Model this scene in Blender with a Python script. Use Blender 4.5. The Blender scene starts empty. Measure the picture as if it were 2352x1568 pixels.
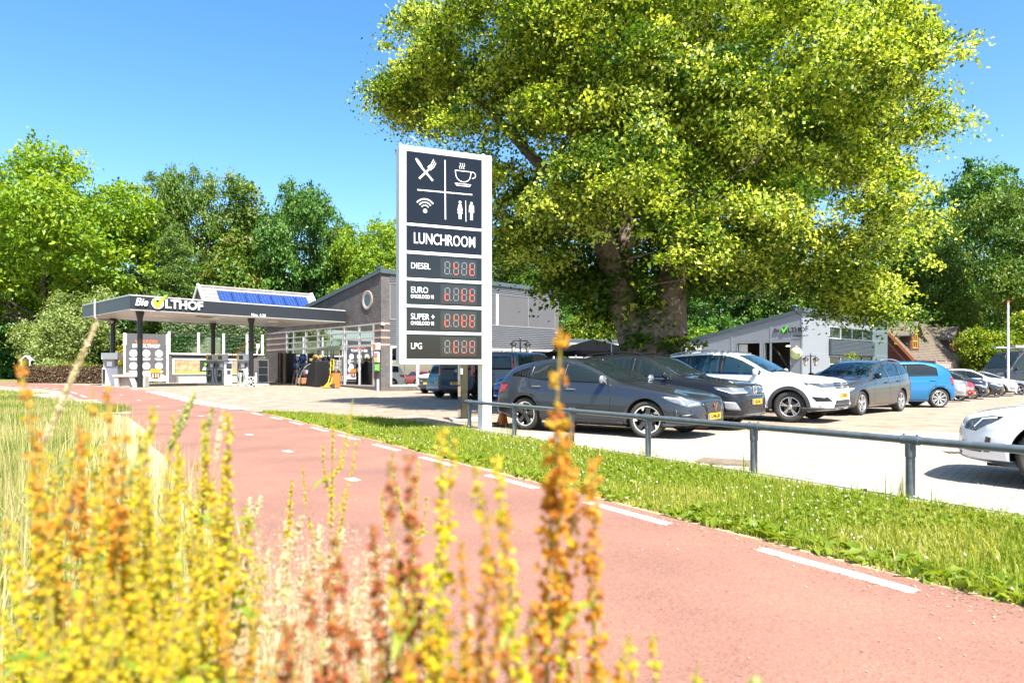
import bpy, bmesh, math, random
import numpy as np
from mathutils import Vector, Matrix
from mathutils.bvhtree import BVHTree

PI = math.pi
S = bpy.context.scene
COL = S.collection
R = math.radians

# ------------------------------------------------------------------ camera, sky, sun, exposure
CAM_H = 1.2
cam_d = bpy.data.cameras.new('camera')
cam = bpy.data.objects.new('camera', cam_d)
COL.objects.link(cam)
cam.location = (0, 0, CAM_H)
cam.rotation_euler = (R(90), 0, 0)
cam_d.sensor_width = 36.0
cam_d.lens = 24.0
cam_d.shift_y = 66.0 / 2352.0
cam_d.clip_start = 0.05
cam_d.clip_end = 2000
cam_d.dof.use_dof = True
cam_d.dof.focus_distance = 14.0
cam_d.dof.aperture_fstop = 3.2
S.camera = cam

SUN_EL = R(56)
SUN_DIR = Vector((0.46 * math.cos(SUN_EL), -0.888 * math.cos(SUN_EL), math.sin(SUN_EL)))
world = bpy.data.worlds.new('World')
S.world = world
world.use_nodes = True
wn = world.node_tree
wn.nodes.clear()
wo = wn.nodes.new('ShaderNodeOutputWorld')
wb = wn.nodes.new('ShaderNodeBackground')
sky = wn.nodes.new('ShaderNodeTexSky')
sky.sky_type = 'NISHITA'
sky.sun_disc = False
sky.sun_elevation = SUN_EL
sky.sun_rotation = math.atan2(SUN_DIR.x, SUN_DIR.y)
sky.air_density = 1.0
sky.dust_density = 1.3
sky.ozone_density = 1.9
hs = wn.nodes.new('ShaderNodeHueSaturation')
hs.inputs['Saturation'].default_value = 1.3
hs.inputs['Hue'].default_value = 0.498
hs.inputs['Value'].default_value = 1.0
wb.inputs['Strength'].default_value = 0.102
wn.links.new(sky.outputs[0], hs.inputs['Color'])
wn.links.new(hs.outputs[0], wb.inputs['Color'])
wn.links.new(wb.outputs[0], wo.inputs['Surface'])

sun_d = bpy.data.lights.new('sun', 'SUN')
sun_d.energy = 4.8
sun_d.angle = R(0.5)
sun_d.color = (1.0, 0.955, 0.88)
sun = bpy.data.objects.new('sun', sun_d)
COL.objects.link(sun)
sun.location = (20, -40, 60)
sun.rotation_euler = SUN_DIR.to_track_quat('Z', 'Y').to_euler()

S.view_settings.view_transform = 'Standard'
S.view_settings.look = 'None'
S.view_settings.exposure = 1.64
S.view_settings.gamma = 1.0
S.view_settings.use_curve_mapping = False
S.cycles.max_bounces = 8
S.cycles.transparent_max_bounces = 12
S.cycles.use_denoising = True
random.seed(7)
RNG = np.random.default_rng(7)

# ------------------------------------------------------------------ ground height and pixel helpers
F = 1568.0          # focal length in the 2352 px wide frame the photo was measured in
def clamp(t): return max(0.0, min(1.0, t))
def zg(x, y):
    q = -x + 0.35 * y
    r = 0.5 * x + 0.5 * y
    return 0.36 * clamp((q - 20) / 9) - 0.3 * clamp((r - 19) / 8)
def gp(px, py):
    z = 0.0
    for _ in range(12):
        Y = (CAM_H - z) * F / (py - 850.0)
        X = (px - 1176.0) / F * Y
        z = 0.5 * z + 0.5 * zg(X, Y)
    return Vector((X, Y, z))
def at(px, py, Y):
    return Vector(((px - 1176.0) / F * Y, Y, CAM_H - (py - 850.0) / F * Y))

# ------------------------------------------------------------------ materials
MATS = {}
def nd(nt, typ, **kw):
    n = nt.nodes.new(typ)
    for k, v in kw.items(): setattr(n, k, v)
    return n
def pm(name, col, rough=0.6, metal=0.0, coat=0.0, var=0.0, vscale=6.0, bump=0.0, bscale=40.0, spec=0.5, emis=None, estr=0.0, col2=None, coords='Object', tr=0.0):
    """principled material; var: brightness noise, bump: fine relief, col2: second colour mixed in by the noise"""
    if name in MATS: return MATS[name]
    m = bpy.data.materials.new(name); m.use_nodes = True
    nt = m.node_tree; b = nt.nodes['Principled BSDF']
    b.inputs['Base Color'].default_value = (*col, 1)
    b.inputs['Roughness'].default_value = rough
    b.inputs['Metallic'].default_value = metal
    b.inputs['Specular IOR Level'].default_value = spec
    if coat:
        b.inputs['Coat Weight'].default_value = coat
        b.inputs['Coat Roughness'].default_value = 0.03
    if emis:
        b.inputs['Emission Color'].default_value = (*emis, 1); b.inputs['Emission Strength'].default_value = estr
    if var or col2 or bump:
        tc = nd(nt, 'ShaderNodeTexCoord')
        if var or col2:
            no = nd(nt, 'ShaderNodeTexNoise'); no.inputs['Scale'].default_value = vscale; no.inputs['Detail'].default_value = 6
            nt.links.new(tc.outputs[coords], no.inputs['Vector'])
            mx = nd(nt, 'ShaderNodeMix', data_type='RGBA')
            a = tuple(max(0, c * (1 - var)) for c in col); c2 = col2 if col2 else tuple(c * (1 + var) for c in col)
            mx.inputs[6].default_value = (*a, 1) if not col2 else (*col, 1); mx.inputs[7].default_value = (*c2, 1)
            rp = nd(nt, 'ShaderNodeMapRange'); rp.inputs[1].default_value = 0.3; rp.inputs[2].default_value = 0.7
            nt.links.new(no.outputs['Fac'], rp.inputs[0]); nt.links.new(rp.outputs[0], mx.inputs[0])
            nt.links.new(mx.outputs[2], b.inputs['Base Color'])
        if bump:
            n2 = nd(nt, 'ShaderNodeTexNoise'); n2.inputs['Scale'].default_value = bscale; n2.inputs['Detail'].default_value = 4
            nt.links.new(tc.outputs[coords], n2.inputs['Vector'])
            bp = nd(nt, 'ShaderNodeBump'); bp.inputs['Strength'].default_value = bump; bp.inputs['Distance'].default_value = 0.02
            nt.links.new(n2.outputs['Fac'], bp.inputs['Height']); nt.links.new(bp.outputs[0], b.inputs['Normal'])
    MATS[name] = m
    return m

def leaf_mat(name, stops, trans=0.38, rough=0.45):
    """leaf material: colour from the per-leaf 'tint' attribute through a ramp, part translucent"""
    if name in MATS: return MATS[name]
    m = bpy.data.materials.new(name); m.use_nodes = True
    nt = m.node_tree; b = nt.nodes['Principled BSDF']; out = nt.nodes['Material Output']
    at_ = nd(nt, 'ShaderNodeAttribute', attribute_name='tint')
    rp = nd(nt, 'ShaderNodeValToRGB')
    el = rp.color_ramp.elements
    while len(el) < len(stops): el.new(0.5)
    for e, (p, c) in zip(el, stops): e.position = p; e.color = (*c, 1)
    nt.links.new(at_.outputs['Fac'], rp.inputs[0])
    nt.links.new(rp.outputs[0], b.inputs['Base Color'])
    b.inputs['Roughness'].default_value = rough; b.inputs['Specular IOR Level'].default_value = 0.35
    tl = nd(nt, 'ShaderNodeBsdfTranslucent')
    br = nd(nt, 'ShaderNodeMix', data_type='RGBA', blend_type='MULTIPLY'); br.inputs[0].default_value = 1
    br.inputs[7].default_value = (1.35, 1.3, 0.5, 1)
    nt.links.new(rp.outputs[0], br.inputs[6]); nt.links.new(br.outputs[2], tl.inputs['Color'])
    mx = nd(nt, 'ShaderNodeMixShader'); mx.inputs[0].default_value = trans
    nt.links.new(b.outputs[0], mx.inputs[1]); nt.links.new(tl.outputs[0], mx.inputs[2])
    nt.links.new(mx.outputs[0], out.inputs['Surface'])
    MATS[name] = m
    return m

# ------------------------------------------------------------------ objects
def thing(name, label, cat, loc=(0, 0, 0), rz=0.0, group=None, parent=None):
    o = bpy.data.objects.new(name, None); COL.objects.link(o)
    o.empty_display_size = 0.2
    o.location = loc; o.rotation_euler = (0, 0, rz)
    o['label'] = label; o['category'] = cat
    if group: o['group'] = group
    return o
def tag(o, label=None, cat=None, group=None, kind=None):
    if label: o['label'] = label
    if cat: o['category'] = cat
    if group: o['group'] = group
    if kind: o['kind'] = kind
    return o
def link_mesh(name, me, parent=None, loc=None, rot=None):
    o = bpy.data.objects.new(name, me); COL.objects.link(o)
    if parent: o.parent = parent
    if loc is not None: o.location = loc
    if rot is not None: o.rotation_euler = rot
    return o
def copy_tree(o, parent=None):
    c = o.copy(); COL.objects.link(c)
    c.parent = parent
    for ch in list(o.children): copy_tree(ch, c)
    return c

class MB:
    """collects simple shapes into one mesh"""
    def __init__(s): s.v = []; s.f = []; s.mi = []; s.sm = []
    def add(s, vs, fs, mi=0, sm=False):
        n = len(s.v); s.v += [tuple(v) for v in vs]
        for f in fs: s.f.append([i + n for i in f]); s.mi.append(mi); s.sm.append(sm)
        return s
    def obox(s, o, a, b, c, mi=0):
        o, a, b, c = Vector(o), Vector(a), Vector(b), Vector(c)
        vs = [o, o + a, o + a + b, o + b, o + c, o + a + c, o + a + b + c, o + b + c]
        return s.add(vs, [(0, 3, 2, 1), (4, 5, 6, 7), (0, 1, 5, 4), (1, 2, 6, 5), (2, 3, 7, 6), (3, 0, 4, 7)], mi)
    def box(s, x0, x1, y0, y1, z0, z1, mi=0):
        return s.obox((x0, y0, z0), (x1 - x0, 0, 0), (0, y1 - y0, 0), (0, 0, z1 - z0), mi)
    def rbox(s, c, sx, sy, sz, rot, mi=0):
        m = rot; c = Vector(c)
        a, b, d = m @ Vector((sx, 0, 0)), m @ Vector((0, sy, 0)), m @ Vector((0, 0, sz))
        return s.obox(c - (a + b + d) / 2, a, b, d, mi)
    def bar(s, p0, p1, w, h, mi=0, up=(0, 0, 1)):
        p0, p1 = Vector(p0), Vector(p1); d = p1 - p0; u = Vector(up)
        sd = d.cross(u).normalized(); u2 = sd.cross(d).normalized()
        return s.obox(p0 - sd * w / 2 - u2 * h / 2, d, sd * w, u2 * h, mi)
    def tube(s, pts, rad, n=10, mi=0, caps=True, sm=True):
        pts = [Vector(p) for p in pts]
        if not hasattr(rad, '__len__'): rad = [rad] * len(pts)
        rings = []; u = None
        for i, p in enumerate(pts):
            d = (pts[min(i + 1, len(pts) - 1)] - pts[max(i - 1, 0)]).normalized()
            if u is None: u = d.orthogonal().normalized()
            else:
                u = (u - d * u.dot(d))
                u = u.normalized() if u.length > 1e-6 else d.orthogonal().normalized()
            w = d.cross(u)
            rings.append([p + (u * math.cos(2 * PI * k / n) + w * math.sin(2 * PI * k / n)) * rad[i] for k in range(n)])
        vs = [v for r_ in rings for v in r_]; fs = []
        for i in range(len(pts) - 1):
            for k in range(n):
                a = i * n + k; b = i * n + (k + 1) % n
                fs.append((a, b, b + n, a + n))
        s.add(vs, fs, mi, sm)
        if caps:
            s.add(rings[0], [tuple(range(n - 1, -1, -1))], mi); s.add(rings[-1], [tuple(range(n))], mi)
        return s
    def lathe(s, prof, o=(0, 0, 0), ax=(0, 0, 1), n=24, mi=0, sm=True):
        o = Vector(o); ax = Vector(ax).normalized(); u = ax.orthogonal().normalized(); w = ax.cross(u)
        vs = []; fs = []
        for (r_, h) in prof:
            for k in range(n):
                t = 2 * PI * k / n
                vs.append(o + ax * h + (u * math.cos(t) + w * math.sin(t)) * r_)
        for i in range(len(prof) - 1):
            for k in range(n):
                a = i * n + k; b = i * n + (k + 1) % n
                fs.append((a, b, b + n, a + n))
        return s.add(vs, fs, mi, sm)
    def prism(s, pts, M, d, mi=0):
        """2D outline (ccw) in the frame M (x, y in plane, z out), thickness d along z"""
        n = len(pts)
        lo = [M @ Vector((x, y, 0)) for x, y in pts]; hi = [M @ Vector((x, y, d)) for x, y in pts]
        fs = [tuple(range(n - 1, -1, -1)), tuple(range(n, 2 * n))]
        for i in range(n):
            j = (i + 1) % n
            fs.append((i, j, j + n, i + n))
        return s.add(lo + hi, fs, mi)
    def disc(s, c, ax, r, d, n=20, mi=0):
        c = Vector(c); ax = Vector(ax).normalized()
        return s.tube([c, c + ax * d], r, n, mi)
    def build(s, name, mats, parent=None, loc=None, rot=None, bevel=0.0, kind=None):
        me = bpy.data.meshes.new(name)
        me.from_pydata(s.v, [], s.f)
        if not isinstance(mats, (list, tuple)): mats = [mats]
        for m in mats: me.materials.append(m)
        me.polygons.foreach_set('material_index', s.mi)
        me.polygons.foreach_set('use_smooth', s.sm)
        me.update()
        o = link_mesh(name, me, parent, loc, rot)
        if bevel:
            b = o.modifiers.new('bevel', 'BEVEL'); b.width = bevel; b.segments = 2; b.limit_method = 'ANGLE'; b.harden_normals = False
        if kind: o['kind'] = kind
        return o

def np_mesh(name, V, T, mat, tint=None, smooth=False, mats=None, mi=None):
    """fast mesh from arrays: V (n,3), T (m,3 or 4)"""
    me = bpy.data.meshes.new(name)
    k = T.shape[1]
    me.vertices.add(len(V)); me.vertices.foreach_set('co', np.asarray(V, np.float32).ravel())
    me.loops.add(T.size); me.loops.foreach_set('vertex_index', np.asarray(T, np.int32).ravel())
    me.polygons.add(len(T)); me.polygons.foreach_set('loop_start', np.arange(0, T.size, k, dtype=np.int32))
    me.polygons.foreach_set('loop_total', np.full(len(T), k, np.int32))
    if smooth: me.polygons.foreach_set('use_smooth', np.ones(len(T), bool))
    for m in (mats or [mat]): me.materials.append(m)
    if mi is not None: me.polygons.foreach_set('material_index', np.asarray(mi, np.int32))
    me.update(calc_edges=True)
    if tint is not None:
        a = me.attributes.new('tint', 'FLOAT', 'POINT'); a.data.foreach_set('value', np.asarray(tint, np.float32))
    return me

TEXT_CACHE = {}
def text_obj(name, body, size, mat, parent, loc, rot, extrude=0.004, align='LEFT', bold=0.0, shear=0.0, space=1.0, sx=1.0):
    key = (body, size, extrude, align, bold, shear, space)
    if key not in TEXT_CACHE:
        c = bpy.data.curves.new('lettering', 'FONT'); c.body = body; c.size = size; c.extrude = extrude
        c.align_x = align; c.align_y = 'CENTER'; c.offset = bold; c.shear = shear; c.space_character = space
        c.resolution_u = 3
        t = bpy.data.objects.new('lettering', c); COL.objects.link(t)
        bpy.context.view_layer.update()
        me = bpy.data.meshes.new_from_object(t.evaluated_get(bpy.context.evaluated_depsgraph_get()))
        bpy.data.objects.remove(t); TEXT_CACHE[key] = me
    me = TEXT_CACHE[key].copy(); me.materials.clear(); me.materials.append(mat)
    o = link_mesh(name, me, parent, loc, rot); o.scale = (sx, 1, 1)
    return o
UP = (PI / 2, 0, 0)       # text standing upright, facing local -Y
UPX = (PI / 2, 0, -PI / 2)  # text standing upright, facing local -X

BENDS = [((-1, 0.35), 20), ((-1, 0.35), 29), ((0.5, 0.5), 19), ((0.5, 0.5), 27)]
def sheet(name, poly, dz, mat, parent=None, kind='structure'):
    bm = bmesh.new()
    bm.faces.new([bm.verts.new((x, y, 0)) for x, y in poly])
    bmesh.ops.triangulate(bm, faces=bm.faces[:])
    for (a, b), c in BENDS:
        L = math.hypot(a, b)
        n = Vector((a / L, b / L, 0)); co = n * (c / L)
        bmesh.ops.bisect_plane(bm, geom=bm.verts[:] + bm.edges[:] + bm.faces[:], plane_co=co, plane_no=n)
    for v in bm.verts: v.co.z = zg(v.co.x, v.co.y) + dz
    bmesh.ops.recalc_face_normals(bm, faces=bm.faces[:])
    for f in bm.faces:
        if f.normal.z < 0: f.normal_flip()
    me = bpy.data.meshes.new(name); bm.to_mesh(me); bm.free()
    me.materials.append(mat)
    o = link_mesh(name, me, parent)
    if kind: o['kind'] = kind
    return o

def pchip(xs, ys):
    """monotone cubic interpolation"""
    xs = np.array(xs, float); ys = np.array(ys, float)
    h = np.diff(xs); d = np.diff(ys) / h; m = np.zeros(len(xs))
    for i in range(1, len(xs) - 1):
        if d[i - 1] * d[i] > 0:
            w1 = 2 * h[i] + h[i - 1]; w2 = h[i] + 2 * h[i - 1]
            m[i] = (w1 + w2) / (w1 / d[i - 1] + w2 / d[i])
    m[0] = d[0]; m[-1] = d[-1]
    def f(x):
        x = min(max(x, xs[0]), xs[-1]); i = min(int(np.searchsorted(xs, x, 'right')) - 1, len(h) - 1)
        t = (x - xs[i]) / h[i]
        return ((1 + 2 * t) * (1 - t) ** 2 * ys[i] + t * (1 - t) ** 2 * h[i] * m[i] + t * t * (3 - 2 * t) * ys[i + 1] + t * t * (t - 1) * h[i] * m[i + 1])
    return f
# ------------------------------------------------------------------ setting materials
def red_asphalt():
    m = pm('red_asphalt', (0.25, 0.094, 0.070), rough=0.85, spec=0.25)
    nt = m.node_tree; b = nt.nodes['Principled BSDF']
    tc = nd(nt, 'ShaderNodeTexCoord')
    vo = nd(nt, 'ShaderNodeTexVoronoi'); vo.inputs['Scale'].default_value = 120
    no = nd(nt, 'ShaderNodeTexNoise'); no.inputs['Scale'].default_value = 0.9; no.inputs['Detail'].default_value = 6
    n3 = nd(nt, 'ShaderNodeTexNoise'); n3.inputs['Scale'].default_value = 150; n3.inputs['Detail'].default_value = 2
    for n in (vo, no, n3): nt.links.new(tc.outputs['Object'], n.inputs['Vector'])
    r1 = nd(nt, 'ShaderNodeValToRGB')      # grains
    e = r1.color_ramp.elements; e[0].color = (0.15, 0.075, 0.06, 1); e[0].position = 0.0
    e[1].color = (0.240, 0.121, 0.085, 1); e[1].position = 0.22
    x = e.new(0.75); x.color = (0.226, 0.113, 0.079, 1); x = e.new(0.93); x.color = (0.28, 0.15, 0.11, 1)
    sp = nd(nt, 'ShaderNodeSeparateColor'); nt.links.new(vo.outputs['Color'], sp.inputs[0]); nt.links.new(sp.outputs[0], r1.inputs[0])
    mx = nd(nt, 'ShaderNodeMix', data_type='RGBA', blend_type='MULTIPLY'); mx.inputs[0].default_value = 1
    r2 = nd(nt, 'ShaderNodeValToRGB'); e = r2.color_ramp.elements
    e[0].position = 0.30; e[0].color = (0.80, 0.82, 0.86, 1); e[1].position = 0.66; e[1].color = (1.1, 1.08, 1.06, 1)
    nt.links.new(no.outputs['Fac'], r2.inputs[0]); nt.links.new(r1.outputs[0], mx.inputs[6]); nt.links.new(r2.outputs[0], mx.inputs[7])
    nt.links.new(mx.outputs[2], b.inputs['Base Color'])
    bp = nd(nt, 'ShaderNodeBump'); bp.inputs['Strength'].default_value = 0.4; bp.inputs['Distance'].default_value = 0.005
    nt.links.new(n3.outputs['Fac'], bp.inputs['Height']); nt.links.new(bp.outputs[0], b.inputs['Normal'])
    return m
PAVE_ANG = -40.0
def paving(name='paving', c1=(0.32, 0.272, 0.225), c2=(0.265, 0.222, 0.178), mortar=(0.14, 0.115, 0.085)):
    m = pm(name, c1, rough=0.9, spec=0.2)
    nt = m.node_tree; b = nt.nodes['Principled BSDF']
    tc = nd(nt, 'ShaderNodeTexCoord'); mp = nd(nt, 'ShaderNodeMapping'); mp.inputs['Rotation'].default_value = (0, 0, R(-PAVE_ANG))
    nt.links.new(tc.outputs['Object'], mp.inputs['Vector'])
    br = nd(nt, 'ShaderNodeTexBrick'); br.inputs['Scale'].default_value = 1
    br.inputs['Brick Width'].default_value = 0.21; br.inputs['Row Height'].default_value = 0.105; br.inputs['Mortar Size'].default_value = 0.004
    br.inputs['Color1'].default_value = (*c1, 1); br.inputs['Color2'].default_value = (*c2, 1); br.inputs['Mortar'].default_value = (*mortar, 1)
    nt.links.new(mp.outputs[0], br.inputs['Vector'])
    no = nd(nt, 'ShaderNodeTexNoise'); no.inputs['Scale'].default_value = 1.6; no.inputs['Detail'].default_value = 9; no.inputs['Roughness'].default_value = 0.72
    n2 = nd(nt, 'ShaderNodeTexNoise'); n2.inputs['Scale'].default_value = 14; n2.inputs['Detail'].default_value = 5
    nt.links.new(tc.outputs['Object'], no.inputs['Vector']); nt.links.new(tc.outputs['Object'], n2.inputs['Vector'])
    r1 = nd(nt, 'ShaderNodeValToRGB'); e = r1.color_ramp.elements
    e[0].position = 0.35; e[0].color = (0.66, 0.61, 0.54, 1); e[1].position = 0.62; e[1].color = (1.12, 1.1, 1.06, 1)
    nt.links.new(no.outputs['Fac'], r1.inputs[0])
    mx = nd(nt, 'ShaderNodeMix', data_type='RGBA', blend_type='MULTIPLY'); mx.inputs[0].default_value = 1
    nt.links.new(br.outputs['Color'], mx.inputs[6]); nt.links.new(r1.outputs[0], mx.inputs[7])
    r2 = nd(nt, 'ShaderNodeMapRange'); r2.inputs[1].default_value = 0.52; r2.inputs[2].default_value = 0.70; r2.inputs[4].default_value = 0.6
    nt.links.new(n2.outputs['Fac'], r2.inputs[0])
    m2 = nd(nt, 'ShaderNodeMix', data_type='RGBA'); m2.inputs[7].default_value = (0.24, 0.165, 0.09, 1)   # sand and dry litter
    nt.links.new(r2.outputs[0], m2.inputs[0]); nt.links.new(mx.outputs[2], m2.inputs[6])
    nt.links.new(m2.outputs[2], b.inputs['Base Color'])
    bp = nd(nt, 'ShaderNodeBump'); bp.inputs['Strength'].default_value = 0.35; bp.inputs['Distance'].default_value = 0.01
    nt.links.new(n2.outputs['Fac'], bp.inputs['Height']); nt.links.new(bp.outputs[0], b.inputs['Normal'])
    return m
def brick_mat(name, c1, c2, mortar, w=0.22, h=0.065):
    m = pm(name, c1, rough=0.85, spec=0.25)
    nt = m.node_tree; b = nt.nodes['Principled BSDF']
    tc = nd(nt, 'ShaderNodeTexCoord'); sp = nd(nt, 'ShaderNodeSeparateXYZ'); cb = nd(nt, 'ShaderNodeCombineXYZ')
    ad = nd(nt, 'ShaderNodeMath', operation='ADD')
    nt.links.new(tc.outputs['Object'], sp.inputs[0]); nt.links.new(sp.outputs[0], ad.inputs[0]); nt.links.new(sp.outputs[1], ad.inputs[1])
    nt.links.new(ad.outputs[0], cb.inputs[0]); nt.links.new(sp.outputs[2], cb.inputs[1])
    br = nd(nt, 'ShaderNodeTexBrick'); br.inputs['Scale'].default_value = 1
    br.inputs['Brick Width'].default_value = w; br.inputs['Row Height'].default_value = h; br.inputs['Mortar Size'].default_value = 0.006
    br.inputs['Color1'].default_value = (*c1, 1); br.inputs['Color2'].default_value = (*c2, 1); br.inputs['Mortar'].default_value = (*mortar, 1)
    nt.links.new(cb.outputs[0], br.inputs['Vector'])
    no = nd(nt, 'ShaderNodeTexNoise'); no.inputs['Scale'].default_value = 1.3; no.inputs['Detail'].default_value = 6
    nt.links.new(tc.outputs['Object'], no.inputs['Vector'])
    r1 = nd(nt, 'ShaderNodeValToRGB'); e = r1.color_ramp.elements
    e[0].position = 0.3; e[0].color = (0.82, 0.82, 0.82, 1); e[1].position = 0.7; e[1].color = (1.15, 1.13, 1.1, 1)
    nt.links.new(no.outputs['Fac'], r1.inputs[0])
    mx = nd(nt, 'ShaderNodeMix', data_type='RGBA', blend_type='MULTIPLY'); mx.inputs[0].default_value = 1
    nt.links.new(br.outputs['Color'], mx.inputs[6]); nt.links.new(r1.outputs[0], mx.inputs[7]); nt.links.new(mx.outputs[2], b.inputs['Base Color'])
    bp = nd(nt, 'ShaderNodeBump'); bp.inputs['Strength'].default_value = 0.6; bp.inputs['Distance'].default_value = 0.01; bp.invert = True
    nt.links.new(br.outputs['Fac'], bp.inputs['Height']); nt.links.new(bp.outputs[0], b.inputs['Normal'])
    return m
def glass_mat(name, col=(0.02, 0.025, 0.025), rough=0.02, spec=0.9, trans=0.0):
    m = pm(name, col, rough=rough, spec=spec)
    return m
def clear_glass(name, tint=(0.8, 0.9, 0.86), mixf=0.75):
    """thin pane: mostly see-through, with a real reflection"""
    if name in MATS: return MATS[name]
    m = bpy.data.materials.new(name); m.use_nodes = True; nt = m.node_tree; nt.nodes.clear()
    out = nd(nt, 'ShaderNodeOutputMaterial'); tr = nd(nt, 'ShaderNodeBsdfTransparent'); gl = nd(nt, 'ShaderNodeBsdfGlossy')
    gl.inputs['Roughness'].default_value = 0.01; gl.inputs['Color'].default_value = (0.95, 0.97, 1, 1)
    tr.inputs['Color'].default_value = (*tint, 1)
    fr = nd(nt, 'ShaderNodeFresnel'); fr.inputs['IOR'].default_value = 1.6
    mr = nd(nt, 'ShaderNodeMapRange'); mr.inputs[3].default_value = 1 - mixf; mr.inputs[4].default_value = 1.0; mr.inputs[2].default_value = 0.9
    mx = nd(nt, 'ShaderNodeMixShader')
    nt.links.new(fr.outputs[0], mr.inputs[0]); nt.links.new(mr.outputs[0], mx.inputs[0]); nt.links.new(tr.outputs[0], mx.inputs[1]); nt.links.new(gl.outputs[0], mx.inputs[2])
    nt.links.new(mx.outputs[0], out.inputs['Surface']); MATS[name] = m
    return m

M_SOIL = pm('soil', (0.16, 0.12, 0.06), rough=0.95, col2=(0.09, 0.11, 0.03), vscale=3)
M_DRY = pm('dry_turf', (0.30, 0.24, 0.12), rough=0.95, col2=(0.12, 0.14, 0.035), vscale=2.2)
M_TURF = pm('turf', (0.11, 0.15, 0.022), rough=0.95, col2=(0.17, 0.16, 0.045), vscale=3)
M_SAND = pm('sand', (0.46, 0.36, 0.22), rough=0.95, col2=(0.33, 0.25, 0.14), vscale=9)
M_WPAINT = pm('road_paint', (0.66, 0.64, 0.61), rough=0.7, col2=(0.36, 0.24, 0.20), vscale=30, bump=0.3, bscale=90)
M_CONC = pm('concrete', (0.36, 0.335, 0.30), rough=0.9, var=0.18, vscale=5, bump=0.2, bscale=60)
M_CONC2 = pm('concrete_light', (0.42, 0.38, 0.33), rough=0.9, var=0.14, vscale=4, bump=0.2, bscale=50)
M_WHITE = pm('white_paint', (0.78, 0.78, 0.77), rough=0.35, var=0.03, vscale=3)
M_BLACK = pm('black_paint', (0.012, 0.012, 0.014), rough=0.35)
M_RUBBER = pm('rubber', (0.022, 0.021, 0.02), rough=0.75, bump=0.2, bscale=80, col2=(0.045, 0.04, 0.034), vscale=5)
M_DARKPL = pm('dark_plastic', (0.03, 0.031, 0.033), rough=0.55, var=0.1)
M_STEEL = pm('steel', (0.55, 0.56, 0.57), rough=0.3, metal=1.0)
M_CHROME = pm('chrome', (0.75, 0.76, 0.78), rough=0.08, metal=1.0)
M_ANTH = pm('anthracite', (0.020, 0.023, 0.029), rough=0.42, var=0.05, vscale=2)
M_RAIL = pm('rail_paint', (0.084, 0.101, 0.115), rough=0.3, var=0.18, vscale=14, bump=0.06, bscale=35)

# ------------------------------------------------------------------ ground
big = sheet('ground', [(-260, -60), (260, -60), (260, 420), (-260, 420)], -0.035, M_TURF)

KX = lambda Y: 2.77 - 0.6 * (Y - 7.84)                 # kerb line at the edge of the car park
lot_poly = [(5.6, 3.12)] + [(KX(y), y) for y in (5.5, 8, 11, 13.9)] + [(-3.2, 16.9), (-5.7, 18.9), (-7.2, 19.7), (-11.2, 20.6), (-13, 22), (-18, 24.6), (-32, 30.5), (-75, 50), (-75, 62), (-32, 47.5), (-27.5, 45.5), (-24, 50), (-10, 56), (70, 75), (70, -4)]
lot = sheet('parking_lot', lot_poly, 0.0, paving())

# path: centre line, arc length, left-hand normal
PC = [(7.64, -8.2), (5.58, -4.77), (0.44, 3.8), (-4.0, 11.2), (-7.8, 17.5), (-12.0, 23.0), (-16.4, 28.2), (-20.0, 32.0), (-24.6, 36.6), (-34.5, 45.2), (-56, 62), (-90, 88)]
def chaikin(p, n=2):
    for _ in range(n):
        q = [p[0]]
        for a, b in zip(p[:-1], p[1:]):
            q += [(a[0] * .75 + b[0] * .25, a[1] * .75 + b[1] * .25), (a[0] * .25 + b[0] * .75, a[1] * .25 + b[1] * .75)]
        p = q + [p[-1]]
    return p
PL = chaikin(PC, 2); PA = [0.0]
for a, b in zip(PL[:-1], PL[1:]): PA.append(PA[-1] + math.dist(a, b))
def path_pt(s, off):
    s = min(max(s, 0), PA[-1] - 1e-6); i = max(j for j in range(len(PA)) if PA[j] <= s)
    a, b = Vector(PL[i]), Vector(PL[i + 1]); d = (b - a).normalized(); p = a + d * (s - PA[i])
    return p + Vector((-d.y, d.x)) * off
def path_s(y):                                          # arc length where the path passes depth y
    lo, hi = 0, PA[-1]
    for _ in range(40):
        m_ = (lo + hi) / 2
        if path_pt(m_, 0).y < y: lo = m_
        else: hi = m_
    return lo
ss = [PA[-1] * k / 90 for k in range(91)]
def jit(k, a): return a * (math.sin(k * 2.13) + math.sin(k * 5.1 + 1)) * 0.5
edgeL = [path_pt(s, 1.62 + jit(k, .06)) for k, s in enumerate(ss)]; edgeR = [path_pt(s, -1.60 + jit(k + 9, .05)) for k, s in enumerate(ss)]
path = sheet('cycle_path', [tuple(p) for p in edgeR] + [tuple(p) for p in reversed(edgeL)], 0.012, red_asphalt())
sand_l = sheet('sandy_edge', [tuple(path_pt(s, 1.3)) for s in ss if PA and path_pt(s, 0).y < 20.5] + [tuple(path_pt(s, 2.5 + jit(k * 3, .9))) for k, s in reversed(list(enumerate(ss))) if path_pt(s, 0).y < 20.5], 0.0055, M_SAND)
sand_r = sheet('sandy_edge', [tuple(path_pt(s, -1.3)) for s in ss if path_pt(s, 0).y < 19] + [tuple(path_pt(s, -1.82 + jit(k * 3, .08))) for k, s in reversed(list(enumerate(ss))) if path_pt(s, 0).y < 19], 0.006, M_SAND)
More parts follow.
